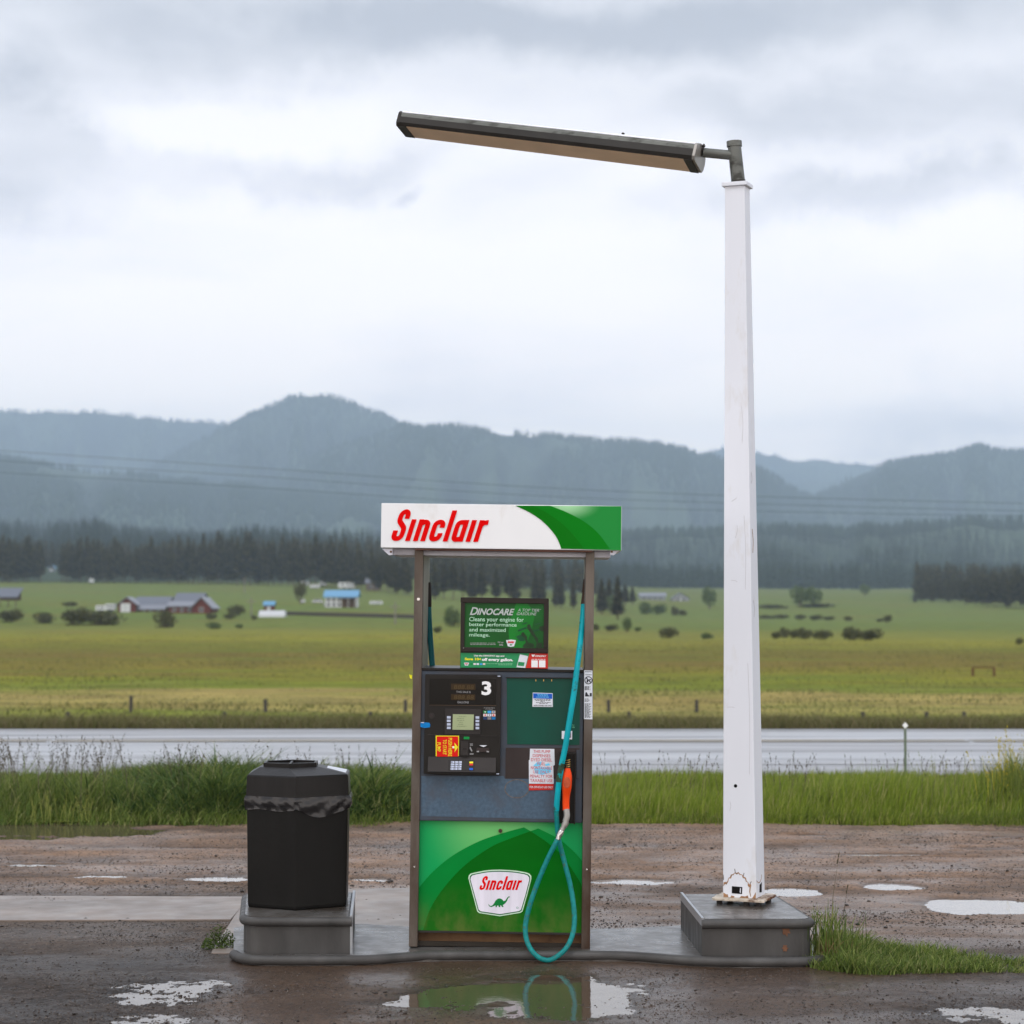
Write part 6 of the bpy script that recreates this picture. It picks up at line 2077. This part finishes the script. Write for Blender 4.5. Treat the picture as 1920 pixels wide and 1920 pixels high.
def pine_mesh(seed, n_=120, trunk_frac=.22, ragged=.35):
    """crown of a unit-high conifer made of drooping branch blades"""
    r = random.Random(seed)
    V_, F_ = [], []
    for i in range(n_):
        f = (i + r.random()) / n_
        z = trunk_frac + (1 - trunk_frac) * f
        rad = (.19 * (1 - f) ** .7 + .010) * r.uniform(1 - ragged, 1.12)
        if f < .12: rad *= .6 + f * 3
        a = i * 2.399 + r.uniform(-.4, .4)
        ca, sa = math.cos(a), math.sin(a)
        w_ = rad * .34 + .006
        dz = -.02 - rad * .15
        k_ = len(V_)
        V_ += [(0, 0, z + .012), (ca * rad * .55 - sa * w_, sa * rad * .55 + ca * w_, z + dz * .3 + .012), (ca * rad, sa * rad, z + dz + .012), (ca * rad * .55 + sa * w_, sa * rad * .55 - ca * w_, z + dz * .3 + .012),
               (ca * rad * .5, sa * rad * .5, z - .035)]
        F_ += [(k_, k_ + 1, k_ + 2, k_ + 3), (k_, k_ + 1, k_ + 4), (k_, k_ + 4, k_ + 3)]
    return V_, F_


m_pn = leafmat('pine_needles', [(.026, .024, .009), (.052, .046, .018), (.075, .066, .026), (.11, .088, .038)], trans=.0, rough=.9, spec=.1)
pines = []
for s_ in range(6):
    V_, F_ = pine_mesh(s_, 140, [.12, .2, .08, .24, .16, .1][s_])
    me = bpy.data.meshes.new('pine_crown'); me.from_pydata(V_, [], F_); me.materials.append(m_pn)
    mb = MB(); mb.tube([(0, 0, -.03), (0, 0, .4), (0, 0, .97)], [.013, .009, .002], 6)
    tr = mb.build('trunk', m_bk); tm = tr.data; bpy.data.objects.remove(tr)
    pines.append((me, tm))


def pine(x, y, z, h_, label, group, wide=1.0):
    E_ = empty('pine_tree', (x, y, z), label, 'pine tree', group)
    cm, tm = random.choice(pines)
    rz = random.uniform(0, 6.28)
    for nm, me in (('crown', cm), ('trunk', tm)):
        o = bpy.data.objects.new(nm, me); COL.objects.link(o); o.parent = E_
        k_ = wide * random.uniform(.85, 1.15)
        o.scale = (h_ * k_, h_ * k_, h_); o.rotation_euler = (0, 0, rz)
    return E_


lbase = lambda px: np.interp(px, [-100, 0, 300, 560, 650, 720, 800], [1091, 1091, 1092, 1097, 1102, 1110, 1122])
ltop = lambda px: np.interp(px, [-100, 0, 250, 420, 560, 640, 700, 760, 850, 950, 1000, 1050, 1120, 1190], [1010, 1009, 1012, 1000, 1006, 1012, 1024, 1036, 1046, 1056, 1056, 1066, 1080, 1092])
px = -30.0
while px < 775:
    if not (82 < px < 116):
        x, y, z = hit(px, float(lbase(px)) + random.uniform(-1, 2), 300)
        h_ = (lbase(px) - ltop(px)) / FPX * y * random.choice([random.uniform(.72, .95), random.uniform(.85, 1.1)])
        pine(x, y, z, h_, 'dark pine in the packed front row of the wood on the left', 'pines in the front row of the left wood')
    px += random.uniform(4.5, 12)
for (px, bs, tp, lb_) in [(800, 1122, 1047, 'pine seen between left upright and poster, tallest at far left'), (815, 1124, 1052, 'pine seen above the left of the green bush'),
                          (832, 1122, 1048, 'pine directly above the light green bush'), (850, 1124, 1045, 'pine just left of the poster'), (868, 1124, 1048, 'pine above the left corner of the poster'),
                          (886, 1124, 1052, 'pine above the left half of the poster'), (903, 1126, 1056, 'pine above the middle of the poster, left of a gap'), (930, 1128, 1066, 'shorter pine above the middle of the poster'),
                          (955, 1130, 1058, 'pine above the centre right of the poster'), (967, 1130, 1053, 'pointed pine above the right of the poster'), (1004, 1132, 1064, 'tall pine above the right corner of the poster'),
                          (1016, 1134, 1062, 'pine just right of the poster corner, taller of two'), (1043, 1138, 1074, 'pine right of the poster, standing alone'), (1052, 1140, 1078, 'pine just left of the right hose'),
                          (1075, 1142, 1080, 'pine behind the right hose'), (1128, 1152, 1078, 'pine immediately right of the pump upright'), (1142, 1146, 1084, 'pine second to the right of the pump'),
                          (1158, 1162, 1082, 'tall bare-stemmed pine right of the pump'), (1172, 1138, 1090, 'slim pine third to the right of the pump'), (1186, 1134, 1096, 'short pine ending the group right of the pump')]:
    x, y, z = hit(px, bs, 200)
    pine(x, y, z, (bs - tp) / FPX * y * random.uniform(.88, 1.05), lb_, 'pines around the poster and right of the pump', wide=random.uniform(1.1, 1.5) * (1.25 if px > 1100 else 1))
rt_t = lambda px: np.interp(px, [1700, 1740, 1800, 1860, 1920, 2000], [1098, 1082, 1066, 1054, 1046, 1040])
rt_b = lambda px: np.interp(px, [1700, 1800, 1920, 2000], [1128, 1132, 1140, 1142])
px = 1716.0
while px < 1960:
    x, y, z = hit(px, float(rt_b(px)) + random.uniform(-3, 3), 300)
    pine(x, y, z, (rt_b(px) - rt_t(px)) / FPX * y * random.uniform(.8, 1.05) * .8, 'dark pine in the front row of the dense wood at the right edge', 'pines in the front row of the right wood', wide=1.1)
    px += random.uniform(5.5, 8)

# forests as masses
def forest(name, X, Y, H, proto, m, label, zoff=-.5, vary=.25):
    V0 = np.array(proto[0]); F3 = [f for f in proto[1]]
    n_ = len(X)
    Z = terr(X, Y) + zoff
    a = rng.random(n_) * 6.28
    ca, sa = np.cos(a)[:, None], np.sin(a)[:, None]
    wv = H * (1 + vary * (rng.random(n_) - .5))
    vx = V0[None, :, 0] * ca - V0[None, :, 1] * sa
    vy = V0[None, :, 0] * sa + V0[None, :, 1] * ca
    V_ = np.stack([vx * wv[:, None] + X[:, None], vy * wv[:, None] + Y[:, None], V0[None, :, 2] * H[:, None] + Z[:, None]], -1)
    off_ = (np.arange(n_) * len(V0))[:, None, None]
    groups = {}
    for f in F3: groups.setdefault(len(f), []).append(f)
    Fs = [(np.array(v)[None] + off_).reshape(-1, k) for k, v in groups.items()]
    o = np_mesh(name, V_.reshape(-1, 3), Fs, m)
    return setp(o, label, None, None, 'stuff')


# behind the front row, left wood
n_ = 1700
PXr = rng.uniform(-500, 1120, n_)
Yr = 985 + 420 * rng.random(n_) ** 1.4
Yr = np.where(PXr > 760, 860 + (Yr - 985), Yr)
k = ~((PXr > 80) & (PXr < 118) & (Yr < 1120))
k &= ~((PXr > 1020) & (rng.random(n_) < .6))
PXr, Yr = PXr[k], Yr[k]
forest('pine_forest', (PXr - 960) / FPX * Yr, Yr, (11 + 8.5 * rng.random(len(Yr))), pine_mesh(21, 46, .2), m_pn, 'dense dark pine wood behind the front row on the left')
n_ = 700
Yr = 960 + 260 * rng.random(n_); PXr = rng.uniform(1716, 2500, n_)
forest('pine_forest', (PXr - 960) / FPX * Yr, Yr, 13 + 5 * rng.random(n_), pine_mesh(22, 46, .15), m_pn, 'dense dark pine wood at the right edge')
# slopes: tree cover with clearings
m_far = leafmat('far_conifers', [(.018, .032, .018), (.032, .05, .028), (.05, .072, .038)], trans=0, rough=.95, spec=.05)


def clear(X, Y): return fbm(X * .0030 + 3, Y * .0012, 5)


def slope(n_, p0, p1, y0, y1, hh, proto, label, thr=.28):
    PXr = rng.uniform(p0, p1, n_); Yr = np.exp(rng.uniform(np.log(y0), np.log(y1), n_))
    X = (PXr - 960) / FPX * Yr
    k = clear(X, Yr) + .12 * (rng.random(n_) - .5) < thr
    X, Yr = X[k], Yr[k]
    forest('conifer_forest', X, Yr, hh * (.7 + .5 * rng.random(len(X))), proto, m_far, label)


slope(8500, -350, 1230, 1500, 2900, 19, pine_mesh(31, 24, .06), 'blue-green conifer wood on the low ridge behind the left wood', thr=.6)
slope(7500, 1080, 2300, 1590, 2900, 19, pine_mesh(32, 20, .06), 'blue-green conifer wood on the low ridge behind the right meadow', thr=.6)
cone = ([(0, 0, 1), (.17, 0, .02), (.05, .16, .02), (-.14, .10, .02), (-.14, -.1, .02), (.05, -.16, .02)], [(0, 1, 2), (0, 2, 3), (0, 3, 4), (0, 4, 5), (0, 5, 1)])
slope(34000, -300, 2250, 2900, 6000, 18, cone, 'conifers covering the foothills', thr=.14)
slope(52000, -300, 2250, 4400, 7700, 19, cone, 'conifers covering the middle mountains', thr=.22)
slope(26000, -300, 2250, 7300, 11000, 20, cone, 'conifers covering the farthest mountains', thr=.3)

# ------------------------------------------------------------------ farm buildings
m_redw = pmat('red_barn_boards', (.13, .035, .028), .8, var=.2, scale=2, stretch=(4, 1, 1))
m_roof = pmat('grey_metal_roof', (.22, .23, .26), .4, .2, var=.1)
m_roofd = pmat('dark_metal_roof', (.13, .14, .17), .45, .2, var=.1)
m_wh = pmat('white_cladding', (.62, .63, .64), .5, var=.05)
m_tr = pmat('cream_trim', (.5, .5, .5), .6)
m_br = pmat('blue_metal_roof', (.13, .32, .50), .4, .2, var=.08)
m_grw = pmat('grey_house_wall', (.3, .31, .32), .6, var=.1)
m_win = pmat('window_glass', (.03, .035, .045), .12)
m_brw = pmat('brown_boards', (.12, .075, .05), .8, var=.2)


def gable(parent, x0, x1, y0, y1, z0, ze, zr, wall, roof, ridge='x', over=.5, names=('wall', 'roof')):
    """walls with pitched roof; ridge along x or y"""
    if ridge == 'x':
        ym = (y0 + y1) / 2
        mb_ = MB().add([(x0, y0, z0), (x0, y0, ze), (x0, ym, zr - .05), (x0, y1, ze), (x0, y1, z0), (x1, y0, z0), (x1, y0, ze), (x1, ym, zr - .05), (x1, y1, ze), (x1, y1, z0)],
                       [(0, 4, 3, 2, 1), (5, 6, 7, 8, 9), (0, 1, 6, 5), (4, 9, 8, 3), (1, 2, 7, 6), (2, 3, 8, 7)])
        wl = mb_.build(names[0], wall, parent)
        s_ = (zr - ze) / (ym - y0)
        t_ = .18
        a = (x0 - over, x1 + over)
        r_ = MB()
        r_.add([(a[0], y0 - over, ze - s_ * over + .04), (a[1], y0 - over, ze - s_ * over + .04), (a[1], ym, zr + .04), (a[0], ym, zr + .04), (a[0], y0 - over, ze - s_ * over + t_ + .04), (a[1], y0 - over, ze - s_ * over + t_ + .04), (a[1], ym, zr + t_ + .04), (a[0], ym, zr + t_ + .04)],
               [(0, 1, 2, 3), (4, 7, 6, 5), (0, 4, 5, 1), (0, 3, 7, 4), (1, 5, 6, 2), (2, 6, 7, 3)])
        r_.add([(a[0], y1 + over, ze - s_ * over + .04), (a[1], y1 + over, ze - s_ * over + .04), (a[1], ym, zr + .041), (a[0], ym, zr + .041), (a[0], y1 + over, ze - s_ * over + t_ + .04), (a[1], y1 + over, ze - s_ * over + t_ + .04), (a[1], ym, zr + t_ + .041), (a[0], ym, zr + t_ + .041)],
               [(0, 3, 2, 1), (4, 5, 6, 7), (0, 1, 5, 4), (0, 4, 7, 3), (1, 2, 6, 5)])
        rf = r_.build(names[1], roof, parent)
    else:
        xm = (x0 + x1) / 2
        wl = MB().prism([(x0, z0), (x1, z0), (x1, ze), (xm, zr - .05), (x0, ze)], y0, y1).build(names[0], wall, parent)
        s_ = (zr - ze) / (xm - x0)
        t_ = .18
        r_ = MB()
        r_.prism([(x0 - over, ze - s_ * over + .04), (xm, zr + .04), (xm, zr + t_ + .04), (x0 - over, ze - s_ * over + t_ + .04)], y0 - over, y1 + over)
        r_.prism([(xm + .001, zr + .04), (x1 + over, ze - s_ * over + .04), (x1 + over, ze - s_ * over + t_ + .04), (xm + .001, zr + t_ + .04)], y0 - over, y1 + over)
        rf = r_.build(names[1], roof, parent)
    return wl, rf


def site(name, px, py, label, cat, y0=200, rz=0.0):
    x, y, z = hit(px, py, y0)
    return empty(name, (x, y, z), label, cat, rot=(0, 0, rz)), y / FPX


def win(parent, x, z, w_, h_, y, trim=True):
    f = MB().box(x - w_ / 2 - .12, x + w_ / 2 + .12, y - .08, y, z - .12, z + h_ + .12).build('window', m_tr, parent)
    MB().box(x - w_ / 2, x + w_ / 2, y - .11, y - .075, z, z + h_).build('pane', m_win, f)


# red barn, long low wing at the left
B1, k = site('red_barn', 265, 1147, 'red barn with white gable door and grey roof, left half of the farm complex', 'barn')
gable(B1, -16 * k + 0, 44 * k, 2, 14, -1, 14 * k, 27 * k, m_redw, m_roofd, 'x')
gable(B1, -39 * k, -6 * k, -3.0, 3.4, -1, 14 * k, 26 * k, m_redw, m_roof, 'y', names=('gable_wing', 'wing_roof'))
o = MB().box(-34 * k, -16 * k, -3.15, -2.99, -.6, 16 * k).build('barn_door', m_wh, B1)
MB().box(-25.2 * k, -24.8 * k, -3.2, -3.14, -.6, 16 * k).build('door_split', m_grw, o)
gable(B1, 0, 44 * k, -2.2, 2.0, -1, 5 * k, 12 * k, m_redw, m_roof, 'x', names=('lean_to', 'lean_to_roof'))
for i in range(3):
    win(B1, (8 + 13 * i) * k, 1.5 * k, 5 * k, 3 * k, -2.2)
B2, k = site('stepped_barn', 353, 1149, 'dark red stepped barn with a raised grey centre roof, right half of the farm complex', 'barn')
gable(B2, -30 * k, 18 * k, 4, 14, -1, 22 * k, 36 * k, m_redw, m_roofd, 'x', names=('centre_block', 'centre_roof'))
gable(B2, -32 * k, 26 * k, -3, 3.98, -1, 12 * k, 20 * k, m_redw, m_roof, 'x', names=('front_wing', 'front_roof'))
gable(B2, 14 * k, 48 * k, -5, 6, -1, 11 * k, 28 * k, m_redw, m_roof, 'y', names=('side_wing', 'side_roof'))
for i in range(3):
    win(B2, (-22 + 14 * i) * k, 3 * k, 5 * k, 5 * k, -3.0)
win(B2, 31 * k, 3 * k, 6 * k, 6 * k, -5.0)
B3, k = site('white_house', 640, 1139, 'white two storey house with a light blue metal roof and a shaded porch', 'house')
gable(B3, -30 * k, 28 * k, 0, 8, -1, 20 * k, 31 * k, m_wh, m_br, 'x')
for i in range(3):
    win(B3, (-24 + 10 * i) * k, 12 * k, 4 * k, 5 * k, 0)
    win(B3, (-24 + 10 * i) * k, 3 * k, 4 * k, 5 * k, 0)
MB().box(0, 28 * k, -.3, -.01, 0, 17 * k).build('shaded_porch', m_brw, B3)
MB().box(-1 * k, 30 * k, -2.5, -.3, 17 * k, 18 * k).build('porch_roof', m_roofd, B3)
for i in range(3):
    MB().box((1 + 13 * i) * k, (2 + 13 * i) * k, -2.4, -2.2, -.5, 17 * k).build('porch_post', m_wh, B3)
B4, k = site('garden_shed', 504, 1144, 'tiny shed with a pale blue roof behind the hoop greenhouse', 'shed')
gable(B4, -9 * k, 9 * k, 0, 3, -.5, 9 * k, 15 * k, m_redw, m_br, 'x', over=.25)
MB().box(-3 * k, 3 * k, -.06, 0, 0, 7 * k).build('shed_door', m_wh, B4)
B5, k = site('hoop_greenhouse', 509, 1157, 'long low white hoop greenhouse below the tiny shed', 'greenhouse')
hp = [(-24 * k, -.2)] + [(-24 * k * 1.0 + 48 * k * t, 0) for t in ()]
mb = MB()
arc = [(2.2 * math.cos(a), 12 * k * math.sin(a)) for a in np.linspace(0, math.pi, 13)]
vs = [(-24 * k, y_ + 2.2, z_) for y_, z_ in arc] + [(24 * k, y_ + 2.2, z_) for y_, z_ in arc]
mb.add(vs, [(i, i + 1, 14 + i, 13 + i) for i in range(12)] + [list(range(13)), list(range(25, 12, -1))])
mb.build('cover', m_wh, B5, smooth=True)
mb = MB()
for q in np.linspace(-24, 24, 9):
    mb.tube([(q * k, y_ * 1.01 + 2.2, z_ * 1.01) for y_, z_ in arc], .05, 5)
mb.build('hoops', m_grw, B5)
B6, k = site('open_shed', 14, 1138, 'dark open sided shed on poles at the left edge of the photo', 'shed')
MB().add([(-22 * k, -3, 17 * k), (24 * k, -3, 17 * k), (24 * k, 3, 34 * k), (-22 * k, 3, 34 * k), (-22 * k, -3, 19 * k), (24 * k, -3, 19 * k), (24 * k, 3, 36 * k), (-22 * k, 3, 36 * k)],
         [(0, 1, 2, 3), (4, 7, 6, 5), (0, 4, 5, 1), (1, 5, 6, 2), (2, 6, 7, 3), (3, 7, 4, 0)]).build('roof', m_roofd, B6)
MB().box(-20 * k, 20 * k, 2.6, 2.9, 12 * k, 30 * k).build('back_wall', m_brw, B6)
for a in (-9, 6, 20):
    MB().box((a - .6) * k, (a + .6) * k, -2.6, -2.3, -1, 18 * k).build('pole', m_brw, B6)
B7, k = site('brown_cabin', 699, 1107, 'brown cabin at the edge of the pines above the blue roofed house', 'cabin')
gable(B7, -12 * k, 12 * k, 0, 6, -1, 14 * k, 22 * k, m_brw, m_roof, 'x')
win(B7, -4 * k, 4 * k, 5 * k, 5 * k, 0); win(B7, 6 * k, 4 * k, 4 * k, 5 * k, 0)
B8, k = site('blue_cabin', 96, 1072, 'small light blue building in the gap of the left pine wood', 'cabin', y0=900)
gable(B8, -5 * k, 5 * k, 0, 5, -2, 8 * k, 14 * k, m_grw, m_br, 'y')
MB().box(-2 * k, 2 * k, -.1, 0, 0, 6 * k).build('door', m_wh, B8)
B9, k = site('grey_farmhouse', 1224, 1125, 'long low grey farmhouse in the distance right of the pump', 'house')
gable(B9, -24 * k, 24 * k, 0, 9, -2, 7 * k, 13 * k, m_grw, m_roof, 'x')
for i in range(4): win(B9, (-16 + 10 * i) * k, 1.5 * k, 4 * k, 3 * k, 0)
B10, k = site('gabled_house', 1276, 1127, 'small blue-grey gabled house in the distance, right of the long farmhouse', 'house')
gable(B10, -16 * k, 16 * k, 0, 9, -2, 5 * k, 15 * k, m_grw, m_roofd, 'y')
win(B10, -5 * k, 1 * k, 4 * k, 4 * k, 0); win(B10, 6 * k, 1 * k, 4 * k, 4 * k, 0)
MB().box(-.8 * k, 1.4 * k, -.06, .0, -.5, 4.5 * k).build('door', m_wh, B10)


def trailer(px, py, wpx, hpx, label, mat_, rz=0, y0=200):
    E_, k = site('camper_trailer', px, py, label, 'trailer', y0)
    E_.rotation_euler = (0, 0, rz)
    w_, h_ = wpx / 2 * k, hpx * k
    MB().prism([(-w_, h_ * .2), (w_ * .96, h_ * .2), (w_, h_ * .45), (w_ * .9, h_), (-w_ * .92, h_), (-w_, h_ * .8)], 0, 2.3).build('body', mat_, E_, bevel=.05)
    for s_ in (-.15, .15):
        mb_ = MB(); mb_.tube([(s_ * w_ * 2, -.02, h_ * .16), (s_ * w_ * 2, .25, h_ * .16)], h_ * .16, 12); mb_.build('wheel', m_win, E_)
    for s_ in (-.5, .1, .55):
        MB().box(s_ * w_ - w_ * .12, s_ * w_ + w_ * .12, -.03, .01, h_ * .58, h_ * .82).build('window', m_win, E_)
    return E_


for a in [(650, 1105, 32, 13, 'long white camper trailer parked above the blue roofed house'), (590, 1104, 18, 8, 'small white trailer parked by the dark leafy tree, lower one'),
          (571, 1099, 15, 9, 'small white trailer parked behind the dark leafy tree'), (605, 1100, 12, 10, 'small pale trailer left of the long white camper'),
          (675, 1096, 16, 7, 'pale trailer beside the brown cabin'), (705, 1134, 24, 7, 'low white trailer in the meadow right of the blue roofed house'),
          (188, 1147, 18, 12, 'white trailer at the left end of the group beside the red barn'), (206, 1147, 18, 15, 'tall white trailer next to the red barn door'),
          (171, 1094, 8, 9, 'tiny white trailer at the foot of the left pine wood'), (567, 1131, 8, 7, 'tiny white trailer below the dark leafy tree'), (1247, 1100, 9, 5, 'tiny white trailer far behind the grey farmhouse')]:
    trailer(*a, m_wh)


def car(px, py, wpx, label, col, y0=200):
    E_, k = site('parked_car', px, py, label, 'car', y0)
    w_ = wpx / 2 * k; h_ = w_ * .68
    m_c = pmat('car_paint', col, .25, coat=.5)
    MB().prism([(-w_, h_ * .2), (w_, h_ * .2), (w_ * 1.0, h_ * .5), (w_ * .6, h_ * .58), (w_ * .35, h_), (-w_ * .55, h_), (-w_ * .85, h_ * .58), (-w_, h_ * .52)], 0, 1.7).build('body', m_c, E_, bevel=.04)
    MB().prism([(w_ * .5, h_ * .6), (w_ * .3, h_ * .92), (-w_ * .5, h_ * .92), (-w_ * .72, h_ * .6)], -.012, 1.712).build('side_windows', m_win, E_)
    for s_ in (-.58, .6):
        mb_ = MB(); mb_.tube([(s_ * w_, -.03, h_ * .2), (s_ * w_, .2, h_ * .2)], h_ * .2, 14); mb_.build('wheel', m_win, E_)


car(596, 1131, 22, 'white car parked on the grass left of the blue roofed house', (.6, .6, .62))
car(380, 1149, 12, 'white car parked at the right end of the stepped barn', (.6, .6, .62))
car(612, 1136, 12, 'pale car parked right against the left side of the blue roofed house', (.45, .45, .48))
for (px, pt, pb, lb_) in [(471, 1120, 1156, 'left of the hoop greenhouse'), (458, 1082, 1112, 'in front of the wood above the hoop greenhouse'), (741, 1128, 1170, 'just left of the pump')]:
    x, y, z = hit(px, pb, 150)
    mb = MB(); hh = (pb - pt) / FPX * y
    UP = empty('utility_pole', (x, y, z), 'pale wooden utility pole ' + lb_, 'utility pole', 'utility poles in the meadow')
    mb.tube([(0, 0, -1), (0, 0, hh)], [.16, .10], 8); mb.build('pole', pmat('pale_pole_wood', (.22, .2, .17), .85), UP)
    MB().box(-.9, .9, -.06, .06, hh - .9, hh - .75).build('cross_arm', bpy.data.materials['pale_pole_wood'], UP)
# dark cut bank of the lane behind the meadow
P3 = []
mb = MB()
for i, px in enumerate(np.linspace(532, 790, 24)):
    x, y, z = hit(px, float(np.interp(px, [532, 790], [1153, 1160])), 150)
    P3.append((x, y, z))
vs = []
for (x, y, z) in P3:
    vs += [(x, y - .8, z - .3), (x, y - .3, z + .65), (x, y + 1.0, z + .7), (x, y + 1.4, z - .3)]
fs = []
for i in range(len(P3) - 1):
    for k in range(3):
        fs.append((i * 4 + k, i * 4 + k + 1, i * 4 + 5 + k, i * 4 + 4 + k))
mb.add(vs, fs)
setp(mb.build('earth_bank', pmat('dark_earth', (.05, .042, .035), .95, var=.3)), kind='structure')

# ------------------------------------------------------------------ air
HZB = MB().box(-26500, 28000, -90, 13000, -8, 1130).build('haze', None)
m = bpy.data.materials.new('valley_haze'); m.use_nodes = True
t = m.node_tree
t.nodes.remove(t.nodes['Principled BSDF'])
pv = node(t, 'ShaderNodeVolumePrincipled')
pv.inputs['Color'].default_value = (.66, .82, 1.0, 1)
pv.inputs['Density'].default_value = HAZE
pv.inputs['Anisotropy'].default_value = .0
t.links.new(pv.outputs[0], t.nodes['Material Output'].inputs['Volume'])
HZB.data.materials.append(m)
setp(HZB, 'thin grey-blue rainy haze over the valley', kind='stuff')
